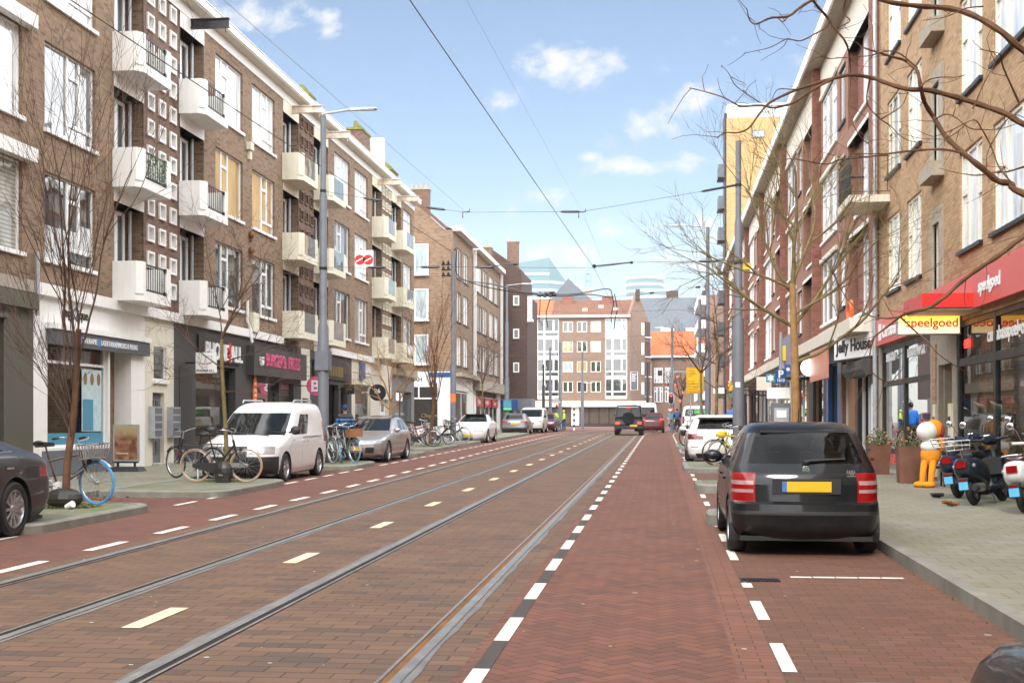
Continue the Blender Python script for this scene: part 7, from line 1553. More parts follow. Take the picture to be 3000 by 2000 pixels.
def bicycle(label, loc, rz, lean=0., steer=0., fr='bike_black', tyre='tyre', r=.345, basket=None, crate=False, case=True, group='bicycles parked on the build-outs', tyre2=None, rack=True, low=False, fork=None, guard=None, ftyre=None):
    o = thing('bicycle', label, 'bicycle', loc, rz, group); o.rotation_euler = (0, lean, rz)
    wb = .54; hz = 2 * r
    head_b = Vector((0, .35, .56)); head_t = Vector((0, .28, .86)); ax = (head_t - head_b).normalized(); fw = Vector((0, wb, r)); F = M[fr]
    Sm = Matrix.Translation(head_b) @ Matrix.Rotation(steer, 4, ax) @ Matrix.Translation(-head_b)
    def wh(c, X=None, ty=tyre):
        t = MB(); t.tube([c + Vector((0, (r - .018) * math.cos(R(a)), (r - .018) * math.sin(R(a)))) for a in range(0, 360, 10)], .019, 7, closed=True)
        w_ = t.build('wheel', M[ty], o, True, True, M=X)
        m = MB(); m.tube([c + Vector((0, (r - .042) * math.cos(R(a)), (r - .042) * math.sin(R(a)))) for a in range(0, 360, 12)], .011, 5, closed=True); m.lathe([(.022, -.045), (.034, -.03), (.034, .03), (.022, .045)], c, 'x', 10)
        for k in range(20):
            a = R(18 * k); b = a + (.5 if k % 2 else -.5); s = .03 if k % 4 < 2 else -.03
            m.rod(c + Vector((s, .03 * math.cos(b), .03 * math.sin(b))), c + Vector((0, (r - .045) * math.cos(a), (r - .045) * math.sin(a))), .0022, 3)
        m.build('rim', M['steel'], w_, True, M=X); return w_
    wh(Vector((0, -wb, r))); wh(fw, Sm, ftyre or tyre)
    bb = Vector((0, -.06, .29)); st = Vector((0, -.20, .80)); rx = Vector((0, -wb, r)); f = MB()
    tt = head_t - ax * .05; 
    if low: f.tube(smoothpath([head_t - ax * .1, Vector((0, .12, .55)), bb + Vector((0, .02, .06)), bb], 4), .019, 8); f.tube(smoothpath([head_t - ax * .22, Vector((0, .15, .45)), bb], 4), .017, 8)
    else: f.rod(tt, st - Vector((0, .01, .10)), .017, 8); f.rod(head_b + ax * .03, bb, .021, 8)
    f.rod(bb, st, .018, 8); f.rod(head_b - ax * .01, head_t + ax * .01, .024, 8)
    for s in (-1, 1): f.rod(bb + Vector((s * .035, 0, 0)), rx + Vector((s * .06, 0, 0)), .010, 6); f.rod(st - Vector((-s * .02, 0, .16)), rx + Vector((s * .06, 0, 0)), .009, 6)
    f.rod(st, st + Vector((0, -.03, .14)), .013, 8); f.build('frame', F, o, True)
    k = MB(); 
    for s in (-1, 1): k.tube(smoothpath([head_b + Vector((s * .045, .015, -.01)), head_b + Vector((s * .05, .07, -.14)), fw + Vector((s * .05, 0, 0))], 3), .011, 6)
    k.rod(head_b + Vector((-.05, .0, 0)), head_b + Vector((.05, .0, 0)), .015, 6); k.build('fork', M[fork or fr], o, True, M=Sm)
    h = MB(); ht = head_t + ax * .16; h.rod(head_t, ht, .013, 8)
    h.tube(smoothpath([ht + Vector((-.30, -.20, .06)), ht + Vector((-.29, -.05, .07)), ht + Vector((-.16, .05, .03)), ht, ht + Vector((.16, .05, .03)), ht + Vector((.29, -.05, .07)), ht + Vector((.30, -.20, .06))], 4), .011, 7); hb_ = h.build('handlebar', M['steel'], o, True, M=Sm)
    g = MB()
    for s in (-1, 1): g.rod(ht + Vector((s * .30, -.22, .06)), ht + Vector((s * .295, -.09, .07)), .018, 7)
    g.build('grip', M['rubber'], hb_, True, M=Sm)
    sd = MB(); c = st + Vector((0, -.05, .17)); sd.hexa([c + Vector(q) for q in ((-.085, -.13, -.03), (.085, -.13, -.03), (.03, .15, -.025), (-.03, .15, -.025), (-.10, -.13, .03), (.10, -.13, .03), (.025, .15, .02), (-.025, .15, .02))]); sd.ell(c + Vector((0, -.08, .01)), (.11, .09, .045), 10, 6); sd.build('saddle', M['leather'], o, True, True)
    for cen, a0, a1, X in ((rx, 10, 190, None), (fw, 35, 175, Sm)):
        m = MB(); pts = [(cen.y + (r + .022) * math.cos(R(a)), cen.z + (r + .022) * math.sin(R(a))) for a in range(a0, a1, 12)]
        for (a, b), (c_, d) in zip(pts, pts[1:]): m.hexa([(-.026, a, b), (.026, a, b), (.026, c_, d), (-.026, c_, d), (-.018, a, b + .006), (.018, a, b + .006), (.018, c_, d + .006), (-.018, c_, d + .006)])
        m.build('mudguard', M[guard or 'bike_black'], o, True, M=X)
    if case: m = MB(); m.prism([(.045, bb.y + .12 * math.cos(R(a)), bb.z + .12 * math.sin(R(a))) for a in range(-90, 91, 30)] + [(.045, rx.y - .05 * math.cos(R(a)), rx.z + .05 * math.sin(R(a))) for a in range(90, -91, -45)], (.03, 0, 0)); m.build('chain_case', M['plastic_black'], o, True)
    p = MB(); p.lathe([(.085, .03), (.085, .045)], bb, 'x', 16); p.rod(bb + Vector((.08, 0, 0)), bb + Vector((.085, .12, -.12)), .012, 6); p.rod(bb + Vector((-.08, 0, 0)), bb + Vector((-.085, -.12, .12)), .012, 6); p.box(.085, .18, bb.y + .08, bb.y + .17, bb.z - .14, bb.z - .11); p.box(-.18, -.085, bb.y - .17, bb.y - .08, bb.z + .11, bb.z + .14); p.rod(bb - Vector((.1, 0, 0)), bb + Vector((.1, 0, 0)), .015, 6); p.build('crankset', M['steel'], o, True)
    if rack: m = MB(); [m.rod((s * .06, -.25, .75), (s * .06, -.80, .75), .007, 5) for s in (-1, 0, 1)]; [m.rod((s * .065, -.74, .75), (s * .07, -wb, r), .006, 5) for s in (-1, 1)]; m.rod((-.065, -.8, .75), (.065, -.8, .75), .007, 5); m.build('carrier', F, o, True)
    m = MB(); m.lathe([(.04, .0), (.045, .03), (.02, .07)], (0, .41, .68), 'y', 10); m.build('head_lamp', M['plastic_black'], o, True, M=Sm); m = MB(); m.box(-.035, .035, -.93, -.90, .55, .60); m.build('tail_lamp', M['lamp_red'], o, True)
    kd = MB(); kd.rod(bb + Vector((-.05, -.08, 0)), bb + Vector((-.16, -.16, -.28)), .010, 6); kd.build('kickstand', M['steel'], o, True)
    if basket:
        m = MB(); z0, z1 = .72, .94; B0 = [(-.15, .38), (.15, .38), (.15, .66), (-.15, .66)]; B1 = [(-.19, .36), (.19, .36), (.19, .72), (-.19, .72)]
        for q in range(4):
            a0, a1, b0, b1 = B0[q], B0[(q + 1) % 4], B1[q], B1[(q + 1) % 4]
            for t in range(6): t /= 6.; m.rod((a0[0] + (a1[0] - a0[0]) * t, a0[1] + (a1[1] - a0[1]) * t, z0), (b0[0] + (b1[0] - b0[0]) * t, b0[1] + (b1[1] - b0[1]) * t, z1), .007, 4)
            m.rod((b0[0], b0[1], z1), (b1[0], b1[1], z1), .010, 5); m.rod((a0[0], a0[1], z0), (a1[0], a1[1], z0), .008, 5)
        m.box(-.15, .15, .38, .66, z0 - .01, z0); m.build('basket', M[basket], o, True, M=Sm)
    if crate: m = MB(); m.box(-.20, .20, .42, .70, .72, .74); [m.box(*q) for q in ((-.2, -.185, .42, .70, .74, .95), (.185, .2, .42, .70, .74, .95), (-.185, .185, .42, .435, .74, .95), (-.185, .185, .685, .70, .74, .95))]; m.build('front_crate', M[crate], o, True, M=Sm)
    return o
def on(x, y, h=.13): return (x, y, gz(y) + h)
def ends(rear, front, h=.13):
    a, b = Vector(rear), Vector(front); c = (a + b) / 2; d = b - a; return on(c.x, c.y, h), math.atan2(-d.x, d.y)
L_, z_ = ends((-9.55, 18.2), (-8.70, 18.72)); bicycle('dark brown bicycle with a blue front tyre and silver basket leaning by the dark saloon', L_, z_, R(-14), R(-48), 'bike_brown', 'tyre_blue', basket='bike_silver', fork='bike_silver', guard='bike_silver', case=False, rack=False)
L_, z_ = ends((-9.46, 25.0), (-8.41, 24.95)); bicycle('black bicycle with cream tyres in front of the slender mossy tree', L_, z_, R(4), R(6), 'bike_black', 'tyre_tan', low=True)
L_, z_ = ends((-9.55, 26.2), (-10.5, 26.55), .125); bicycle('black bicycle with raised brown-gripped handlebar behind the cream tyred one', L_, z_, R(-5), R(-12), 'bike_black', 'tyre')
sb = thing('pannier_bag', 'black pannier bag slumped against the cream tyred bicycle', 'bag', on(-8.85, 24.9)); mb = MB(); mb.ell((-8.86, 24.9, gz(25) + .13 + .20), (.20, .12, .24), 12, 8); mb.box(-9.0, -8.72, 24.8, 24.95, gz(25) + .13, gz(25) + .3); mb.build('bag_body', M['leather'], sb)
sb = thing('pannier_bag', 'black pannier bag lying behind the blue tyred bicycle', 'bag', on(-8.9, 18.2)); mb = MB(); mb.ell((-8.95, 18.15, gz(18) + .13 + .14), (.30, .2, .16), 12, 8); mb.build('bag_body', M['leather'], sb)
cu = thing('paper_cup', 'white paper cup dropped beside the black pannier bag', 'cup', on(-8.78, 17.9)); mb = MB(); Rm = Matrix.Translation((-8.74, 17.9, gz(18) + .13 + .05)) @ Matrix.Rotation(R(68), 4, 'Y') @ Matrix.Rotation(R(20), 4, 'X'); mb.lathe([(.038, -.07), (.052, .07)], (0, 0, 0), 'z', 14); mb.build('cup_body', M['white_letter'], cu, M=Rm)
for lb, a, b, fr, ty, cr, st_ in (('silver grey bicycle with pale tyres tucked behind the white van', (-9.6, 35.0), (-9.06, 34.25), 'bike_silver', 'tyre_grey', False, 5), ('grey bicycle with sky blue front tyre beside the white van', (-9.3, 35.2), (-8.82, 34.35), 'bike_silver', 'tyre_sky', False, -14), ('bicycle with sky blue tyres and a wooden front crate before the silver estate', (-9.1, 35.5), (-8.55, 34.7), 'bike_silver', 'tyre_sky', 'wood', 8)):
    L_, z_ = ends(a, b); bicycle(lb, L_, z_, R(5), R(st_), fr, ty, crate=cr, low=True)
for i, (lb, a, b, fr, ty, bk) in enumerate((('black bicycle with large black wheels in front of the upright brown tree', (-10.25, 50.7), (-9.2, 50.6), 'bike_black', 'tyre', None), ('grey bicycle half hidden by the silver estate', (-11.1, 50.2), (-10.3, 49.6), 'bike_silver', 'tyre_grey', None), ('old red bicycle behind the upright brown tree', (-10.6, 52.4), (-9.8, 52.9), 'bike_red', 'tyre', None), ('white bicycle behind the old red one', (-10.9, 53.2), (-10.0, 53.6), 'bike_white', 'tyre', 'bike_silver'), ('black bicycle with black front basket left of the second pole', (-10.0, 54.0), (-9.3, 54.6), 'bike_black', 'tyre', 'bike_black'), ('dark bicycle with pale front tyre leaning right of the second pole', (-10.15, 58.2), (-9.12, 58.1), 'bike_black', 'tyre_grey', None))):
    L_, z_ = ends(a, b); bicycle(lb, L_, z_, R(4 * (-1) ** i), R(8 * (-1) ** i), fr, ty, basket=bk, ftyre='tyre_grey' if i == 5 else None)
for i, (px, lb) in enumerate(((1618, 'left one of the dark bicycles at the far junction'), (1630, 'middle one of the dark bicycles at the far junction'), (1641, 'right one of the dark bicycles at the far junction'))):
    X = at(px, 1236, 101)[0]; L_, z_ = ends((X - .5, 101.8), (X + .1, 101), .03); bicycle(lb, L_, z_, R(4), R(10), 'bike_blue' if i == 0 else 'bike_black', 'tyre', group='bicycles at the far junction')
L_, z_ = ends((2.55, 33.9), (1.52, 33.75)); o = bicycle('black and yellow bicycle with a yellow handlebar bag in front of the white hatchback', L_, z_, R(-6), R(14), 'bike_yellow', 'tyre_tan')
L_, z_ = ends((2.5, 34.3), (1.40, 34.15)); bicycle('black bicycle standing right behind the one with the yellow bag', L_, z_, R(-4), R(4), 'bike_black', 'tyre')
yb_ = thing('handlebar_bag', 'yellow bag hung on the bicycle handlebar beside the thick tram pole', 'bag', at(2114, 1290, 33.75)); c_ = Vector(at(2114, 1272, 33.6)); mb = MB(); mb.ell(c_, (.14, .09, .10), 14, 10); mb.ell(c_ + Vector((.03, -.01, .05)), (.12, .09, .05), 12, 8); mb.build('bag_body', M['yellow_bag'], yb_)
L_, z_ = ends((1.6, 53.4), (1.0, 52.6)); bicycle('dark bicycle between the white hatchback and the white van', L_, z_, R(4), 0, 'bike_black', 'tyre')
L_, z_ = ends((2.9, 24.3), (2.0, 23.9), .125); bicycle('bright blue bicycle behind the black hatchback seen through its windows', L_, z_, R(4), R(10), 'bike_blue', 'tyre', basket='bike_blue')
L_, z_ = ends((3.5, 23.6), (3.0, 24.4), .125); bicycle('black bicycle behind the bright blue one', L_, z_, R(3), R(-8), 'bike_black', 'tyre')
L_, z_ = ends((3.4, 30.6), (2.8, 29.8), .125); bicycle('black bicycle leaning near the grey ticket machine', L_, z_, R(3), R(-8), 'bike_black', 'tyre')
# ---------------------------------------------------------------- scooters
def scooter(label, loc, rz, pt, seat='leather', rackc=True, lean=R(-6)):
    o = thing('motor_scooter', label, 'scooter', loc, rz, 'motor scooters outside the toy shop'); o.rotation_euler = (0, lean, rz); B = PT[pt]; r = .225; ry, fy = -.62, .66
    def whl(y, X=None):
        t = MB(); t.tube([(0, y + (r - .055) * math.cos(R(a)), r + (r - .055) * math.sin(R(a))) for a in range(0, 360, 15)], .055, 10, closed=True); w_ = t.build('wheel', M['tyre'], o, True, True, M=X)
        m = MB(); m.lathe([(.135, -.05), (.12, -.03), (.05, -.045), (.05, .045), (.12, .03), (.135, .05)], (0, y, r), 'x', 20)
        for k in range(5): a = R(72 * k); m.rod((.045, y + .04 * math.cos(a), r + .04 * math.sin(a)), (.045, y + .13 * math.cos(a), r + .13 * math.sin(a)), .016, 5); m.rod((-.045, y + .04 * math.cos(a), r + .04 * math.sin(a)), (-.045, y + .13 * math.cos(a), r + .13 * math.sin(a)), .016, 5)
        m.build('rim', M['rim'], w_, True, True, M=X)
    whl(ry); whl(fy)
    def loft(secs, n=16):
        """secs: (y, zc, half width, half height, squareness)"""
        mb = MB(); vs = []
        for y, zc, w, h, e in secs:
            for k in range(n): a = 2 * math.pi * k / n; c_, s_ = math.cos(a), math.sin(a); vs.append((w * math.copysign(abs(c_) ** e, c_), y, zc + h * math.copysign(abs(s_) ** e, s_)))
        fs = [(i * n + k, i * n + (k + 1) % n, (i + 1) * n + (k + 1) % n, (i + 1) * n + k) for i in range(len(secs) - 1) for k in range(n)] + [tuple(range(n))[::-1], tuple(range((len(secs) - 1) * n, len(secs) * n))]
        return mb.add(vs, fs)
    loft([(-.97, .60, .05, .05, .9), (-.95, .60, .12, .11, .8), (-.86, .585, .17, .17, .75), (-.72, .56, .205, .205, .75), (-.55, .52, .215, .215, .75), (-.38, .49, .20, .20, .75), (-.22, .47, .15, .20, .8), (-.10, .44, .12, .18, .85)]).build('body', B, o, True, True)
    mb = MB(); mb.box(-.15, .15, -.25, .42, .215, .27); mb.box(-.05, .05, -.6, .3, .15, .23); mb.build('floorboard', M['plastic_black'], o, True)
    mb = MB(); P_ = []      # leg shield, curved
    for i in range(8):
        t = i / 7; z = .25 + .60 * t; y = .40 + .08 * t - .14 * (1 - t) ** 2 * 0; w = .22 * (1 - .25 * (2 * t - 1) ** 4) * (1 if t < .7 else 1 - .35 * (t - .7) / .3)
        P_.append([(w * s, y + .10 * (1 - s * s) - .02, z) for s in (-1, -.75, -.5, -.25, 0, .25, .5, .75, 1)])
    vs = [q for row in P_ for q in row]; mb.add(vs, [(i * 9 + j, i * 9 + j + 1, (i + 1) * 9 + j + 1, (i + 1) * 9 + j) for i in range(7) for j in range(8)]); nV = len(vs); mb.add([(x, y - .035, z) for x, y, z in vs], [(i * 9 + j, (i + 1) * 9 + j, (i + 1) * 9 + j + 1, i * 9 + j + 1) for i in range(7) for j in range(8)]); mb.build('leg_shield', B, o, True, True)
    mb = MB(); mb.box(-.15, .15, .36, .44, .45, .72); mb.build('glove_box', M['plastic_black'], o, True)
    loft([(fy - .24, .36, .03, .04, 1), (fy - .16, .42, .085, .07, .9), (fy, .47, .095, .07, .9), (fy + .14, .42, .085, .07, .9), (fy + .24, .32, .05, .05, 1)], 12).build('front_mudguard', B, o, True, True)
    mb = MB(); mb.rod((0, fy - .01, .26), (0, .44, .95), .028, 8); mb.rod((.07, fy, r), (.06, fy - .06, .46), .02, 6); mb.build('fork', M['steel'], o, True)
    loft([(.27, 1.0, .05, .04, 1), (.33, 1.0, .10, .07, .85), (.42, 1.0, .12, .085, .8), (.50, .99, .10, .075, .85), (.55, .985, .06, .05, 1)], 14).build('headset', B, o, True, True)
    mb = MB(); mb.tube(smoothpath([(-.36, .26, 1.02), (-.22, .34, 1.01), (0, .40, 1.0), (.22, .34, 1.01), (.36, .26, 1.02)], 4), .024, 8); h_ = mb.build('handlebar', B, o, True, True); mb = MB(); [mb.rod((s * .36, .26, 1.02), (s * .25, .325, 1.012), .021, 8) for s in (-1, 1)]; mb.build('grip', M['rubber'], h_, True); mb = MB(); mb.ell((0, .33, 1.07), (.075, .05, .02), 12, 6); mb.build('dashboard', M['chrome'], h_, True)
    for s in (-1, 1):
        mb = MB(); mb.tube([(s * .24, .34, 1.04), (s * .29, .32, 1.2), (s * .34, .30, 1.27)], .007, 5); mb.ell((s * .36, .29, 1.28), (.062, .022, .058), 12, 8); mb.build('mirror', M['chrome'], o, True, True)
    mb = MB(); vs = []
    for i in range(8):
        t = i / 7; z = 1.0 + .62 * t; w = .30 * math.sin(math.pi * (.30 + .42 * t)) if t < .8 else .30 * math.sin(math.pi * (.30 + .42 * .8)) * math.sqrt(max(.05, 1 - ((t - .8) / .22) ** 2)); vs += [(w * s, .60 - .16 * t - .09 * s * s, z) for s in (-1, -.5, 0, .5, 1)]
    mb.add(vs, [(i * 5 + j, i * 5 + j + 1, (i + 1) * 5 + j + 1, (i + 1) * 5 + j) for i in range(7) for j in range(4)]); mb.build('windscreen', M['screen'], o, True, True); mb = MB(); [mb.rod((s * .1, .5, 1.02), (s * .14, .5, 1.2), .008, 5) for s in (-1, 1)]; [mb.ell((s * .14, .53, 1.2), (.014, .03, .014), 8, 6) for s in (-1, 1)]; mb.build('screen_stay', M['rubber'], o, True)
    loft([(-.85, .755, .05, .03, .8), (-.80, .77, .13, .055, .75), (-.6, .79, .155, .06, .7), (-.35, .775, .15, .06, .7), (-.18, .755, .11, .05, .75), (-.08, .73, .04, .03, .9)]).build('seat', M[seat], o, True, True)
    mb = MB(); mb.box(-.075, .075, -.99, -.93, .585, .685); mb.build('tail_light', M['lamp_red'], o, True, True)
    for s in (-1, 1): mb = MB(); mb.ell((s * .15, -.865, .61), (.03, .05, .035), 8, 6); mb.build('indicator', M['lamp_white'], o, True, True)
    mb = MB(); mb.hexa([(-.07, -.98, .40), (.07, -.98, .40), (.05, -.80, .40), (-.05, -.80, .40), (-.07, -.96, .43), (.07, -.96, .43), (.05, -.72, .44), (-.05, -.72, .44)]); mb.box(-.075, .075, -.985, -.97, .24, .42); mb.build('plate_bracket', M['plastic_black'], o, True)
    mb = MB(); mb.box(-.07, .07, -.993, -.986, .25, .37); mb.build('number_plate', plain('plate_sky', (.10, .42, .68), .5), o, True); mb = MB(); mb.box(-.05, .05, -.996, -.984, .385, .415); mb.build('reflector', M['lamp_red'], o, True)
    mb = MB(); mb.lathe([(.04, -.30), (.065, -.26), (.065, .1), (.03, .14)], (.15, ry - .05, .27), 'y', 14); e_ = mb.build('exhaust', M['plastic_black'], o, True, True); mb = MB(); mb.lathe([(.068, -.2), (.068, .02)], (.152, ry - .05, .272), 'y', 14); mb.build('heat_shield', M['steel'], e_, True)
    mb = MB(); mb.rod((-.1, -.12, .2), (-.2, -.2, .01), .014, 6); mb.rod((.1, -.12, .2), (.2, -.2, .01), .014, 6); mb.build('stand', M['dark_metal'], o, True)
    if rackc:
        mb = MB(); 
        for z, e in ((.86, 0), (.93, .02), (1.0, .04)): mb.tube([(-.20 - e, -.80, z), (-.17 - e, -1.02 - e, z), (.17 + e, -1.02 - e, z), (.20 + e, -.80, z)], .010, 6)
        for x in (-.17, -.06, .06, .17): mb.rod((x, -1.01, .86), (x * 1.2, -1.05, 1.0), .008, 5); mb.rod((x, -.75, .85), (x, -1.02, .86), .008, 5)
        mb.rod((0, -.9, .72), (0, -.92, .86), .014, 6); mb.build('luggage_rack', M['chrome'], o, True)
    else: mb = MB(); mb.tube(smoothpath([(-.15, -.5, .80), (-.16, -.85, .82), (0, -.93, .83), (.16, -.85, .82), (.15, -.5, .80)], 4), .012, 6); mb.build('grab_rail', M['chrome'], o, True)
    return o
def sc_at(wx, wy, rz): d = Vector((-math.sin(rz), math.cos(rz))); return (wx + d.x * .62, wy + d.y * .62, gz(wy) + .122)
PT['blueblack'] = paint('paint_blueblack', (.018, .026, .038), .3)
scooter('dark blue grey scooter with chrome rack in the middle of the three', sc_at(4.80, 20.15, R(-33)), R(-33), 'blueblack', lean=R(-7)); scooter('dark blue scooter with chrome rack furthest from the camera', sc_at(4.93, 21.75, R(-33)), R(-33), 'darkblue', lean=R(-7)); scooter('white scooter with a brown seat at the right photo edge', sc_at(5.14, 18.65, R(-33)), R(-33), 'pearl', seat='bike_brown', rackc=False, lean=R(-7))
for lb, px, py in (('bundle of heavy lock chain under the middle scooter', 2783, 1475), ('black lock chain lying behind the furthest scooter', 2748, 1452)):
    Y = FPX * 1.0 / (py - 1203) * 1.46; x_, z__ = onY(px, py, Y); o = thing('lock_chain', lb, 'chain', (x_, Y, gz(Y) + .12)); mb = MB(); rr_ = random.Random(px)
    pts = [Vector((x_ + rr_.uniform(-.12, .14), Y + rr_.uniform(-.08, .1), gz(Y) + .14 + rr_.uniform(0, .06))) for _ in range(9)]; mb.tube(smoothpath(pts, 3), .022, 6); mb.build('chain_links', M['rust' if px > 2760 else 'rubber'], o)
# ---------------------------------------------------------------- plush toy by the doorway
M['plush'] = plain('plush', (.78, .26, .01), .95, var=.12, scale=20); M['plush_white'] = plain('plush_white', (.72, .70, .66), .95, var=.06, scale=20); M['plush_red'] = plain('plush_red', (.28, .03, .03), .95, var=.1)
o = thing('plush_toy', 'large orange and white plush toy sitting by the shop doorway', 'plush toy', (5.14, 25, gz(25) + .12)); X, Y, Z = 5.14, 25.0, gz(24) + .12
mb = MB(); mb.ell((X, Y, Z + .62), (.19, .17, .24), 16, 10); mb.build('body', M['plush'], o, smooth=True); mb = MB(); mb.ell((X - .01, Y - .02, Z + .78), (.185, .168, .13), 16, 10); mb.build('bib', M['plush_white'], o, smooth=True)
mb = MB(); mb.ell((X - .07, Y - .03, Z + 1.07), (.20, .18, .19), 16, 12); hd = mb.build('muzzle', M['plush_white'], o, smooth=True); mb = MB(); mb.ell((X + .07, Y + .04, Z + 1.11), (.18, .18, .19), 16, 12); mb.ell((X + .2, Y + .02, Z + .86), (.07, .08, .2), 10, 8); mb.build('head', M['plush'], o, smooth=True); mb = MB(); mb.ell((X - .10, Y + .02, Z + 1.24), (.10, .1, .04), 12, 8); mb.ell((X + .2, Y - .02, Z + 1.08), (.06, .1, .13), 10, 8); mb.build('ear', M['plush_red'], o, smooth=True)
for s, dy in ((-.12, 0), (.02, -.1)):
    mb = MB(); mb.tube(smoothpath([(X + s, Y - .05 + dy, Z + .5), (X + s - .05, Y - .14 + dy, Z + .28), (X + s - .07, Y - .16 + dy, Z + .08)], 4), [.06, .062, .065, .062, .06, .058, .055, .055, .055], 10); mb.ell((X + s - .12, Y - .22 + dy, Z + .06), (.13, .10, .065), 12, 8); mb.build('leg', M['plush'], o, smooth=True)
st = thing('stool', 'low dark stool under the orange plush toy', 'stool', (X + .1, Y + .05, Z)); mb = MB(); mb.box(X - .1, X + .28, Y - .08, Y + .25, Z + .36, Z + .40); [mb.box(X + a, X + a + .03, Y + b, Y + b + .03, Z, Z + .36) for a in (-.08, .23) for b in (-.06, .2)]; mb.build('seat', M['dark_metal'], st)
# ---------------------------------------------------------------- people: one skinned body each, clothes as children
def skinned(name, verts, edges, mat, parent, sub=2):
    me = bpy.data.meshes.new(name); me.from_pydata([v[0] for v in verts], edges, []); ob = bpy.data.objects.new(name, me); col.objects.link(ob)
    md = ob.modifiers.new('s', 'SKIN'); sk = me.skin_vertices[0].data if me.skin_vertices else None
    if sk is None:
        bm = bmesh.new(); bm.from_mesh(me); bm.verts.layers.skin.verify(); bm.to_mesh(me); bm.free(); sk = me.skin_vertices[0].data
    for i, v in enumerate(verts): sk[i].radius = v[1] if isinstance(v[1], tuple) else (v[1], v[1]); sk[i].use_root = i == 0
    ob.modifiers.new('u', 'SUBSURF').levels = sub
    m2 = bpy.data.meshes.new_from_object(ob.evaluated_get(bpy.context.evaluated_depsgraph_get())); bpy.data.objects.remove(ob); bpy.data.meshes.remove(me)
    m2.name = name; m2.materials.clear(); m2.materials.append(mat); m2.polygons.foreach_set('use_smooth', [True] * len(m2.polygons))
    o = bpy.data.objects.new(name, m2); col.objects.link(o); o.parent = parent; return o
M['skin'] = plain('skin', (.36, .20, .14), .6, var=.08)
def person(label, loc, rz, jacket, trousers, hair, pose='stand', hood=True, jmat=None, group=None):
    o = thing('person', label, 'person', loc, rz, group); sit = pose == 'ride'
    J = {}
    hipz = .98 if sit else .92
    J['pel'] = (0, -.05 if sit else 0, hipz); J['waist'] = (0, (.0 if sit else .0), hipz + .18); J['chest'] = (0, .10 if sit else .01, hipz + .40); J['neck'] = (0, .14 if sit else .02, hipz + .56); J['head'] = (0, .16 if sit else .04, hipz + .70); J['crown'] = (0, .16 if sit else .03, hipz + .80)
    st = .10
    for s, n in ((-1, 'l'), (1, 'r')):
        J['hip' + n] = (s * .09, J['pel'][1], hipz - .04)
        if sit: J['kn' + n] = (s * .11, .30 if s < 0 else .34, .66 if s < 0 else .78); J['an' + n] = (s * .11, .12 if s < 0 else .10, .18 if s < 0 else .40); J['to' + n] = (s * .11, .28 if s < 0 else .26, .13 if s < 0 else .34)
        else: J['kn' + n] = (s * .10, .03 + s * st * .6, .49); J['an' + n] = (s * .10, s * st - .02, .085); J['to' + n] = (s * .115, s * st + .15, .04)
        J['sh' + n] = (s * .185, J['neck'][1] - .03, hipz + .49)
        if sit: J['el' + n] = (s * .25, .30, hipz + .26); J['wr' + n] = (s * .28, .46, hipz + .12)
        else: J['el' + n] = (s * .26, -.02, hipz + .21); J['wr' + n] = (s * .24, .12, hipz + .03)
    def body():
        V = [(J['pel'], (.13, .10)), (J['waist'], (.12, .09)), (J['chest'], (.15, .105)), (J['neck'], .055), (J['head'], (.075, .09)), (J['crown'], (.06, .075))]; E_ = [(0, 1), (1, 2), (2, 3), (3, 4), (4, 5)]
        for n in 'lr':
            b = len(V); V += [(J['hip' + n], .085), (J['kn' + n], .058), (J['an' + n], .04), (J['to' + n], (.042, .03))]; E_ += [(0, b), (b, b + 1), (b + 1, b + 2), (b + 2, b + 3)]
            b = len(V); w_ = Vector(J['wr' + n]); e_ = Vector(J['el' + n]); d = (w_ - e_).normalized(); V += [(J['sh' + n], .055), (J['el' + n], .042), (J['wr' + n], .028), (tuple(w_ + d * .07), (.036, .02))]; E_ += [(2, b), (b, b + 1), (b + 1, b + 2), (b + 2, b + 3)]
            side = Vector((1, 0, 0)); k = b + 3
            for q in range(4): f0 = len(V); s_ = (q - 1.5) * .018; V += [(tuple(w_ + d * .105 + side * s_), .009), (tuple(w_ + d * (.15 + .012 * (1.5 - abs(q - 1.5))) + side * s_ + Vector((0, .02, -.012))), .008)]; E_ += [(k, f0), (f0, f0 + 1)]
            f0 = len(V); V += [(tuple(w_ + d * .06 + Vector((0, .04, .02))), .010), (tuple(w_ + d * .10 + Vector((0, .055, .01))), .008)]; E_ += [(b + 3, f0), (f0, f0 + 1)]
        return skinned('body', V, E_, M['skin'], o)
    b_ = body()
    V = [(J['pel'], (.155, .125)), (J['hipl'], .10), (J['knl'], .072), (J['anl'], .058), (J['hipr'], .10), (J['knr'], .072), (J['anr'], .058)]; skinned('trousers', V, [(0, 1), (1, 2), (2, 3), (0, 4), (4, 5), (5, 6)], M[trousers], o)
    for n in 'lr': skinned('shoe', [(J['an' + n], .052), (tuple(Vector(J['an' + n]).lerp(Vector(J['to' + n]), .6) - Vector((0, 0, .02))), (.05, .04)), (J['to' + n], (.045, .032))], [(0, 1), (1, 2)], M['rubber'], o)
    p0 = Vector(J['pel']) + Vector((0, 0, -.02)); V = [(J['chest'], (.195, .15)), (J['waist'], (.18, .145)), (tuple(p0), (.185, .15)), (J['neck'], (.10, .085)), (J['shl'], .085), (J['ell'], .07), (J['wrl'], .055), (J['shr'], .085), (J['elr'], .07), (J['wrr'], .055)]; jk = skinned('jacket', V, [(0, 1), (1, 2), (0, 3), (0, 4), (4, 5), (5, 6), (0, 7), (7, 8), (8, 9)], jmat or M[jacket], o)
    h = Vector(J['head']); mb = MB(); mb.ell(h + Vector((0, -.015, .045)), (.088, .108, .105), 14, 10); mb.build('hood' if hood else 'hair', M[hair], o, True, True)
    f = MB()
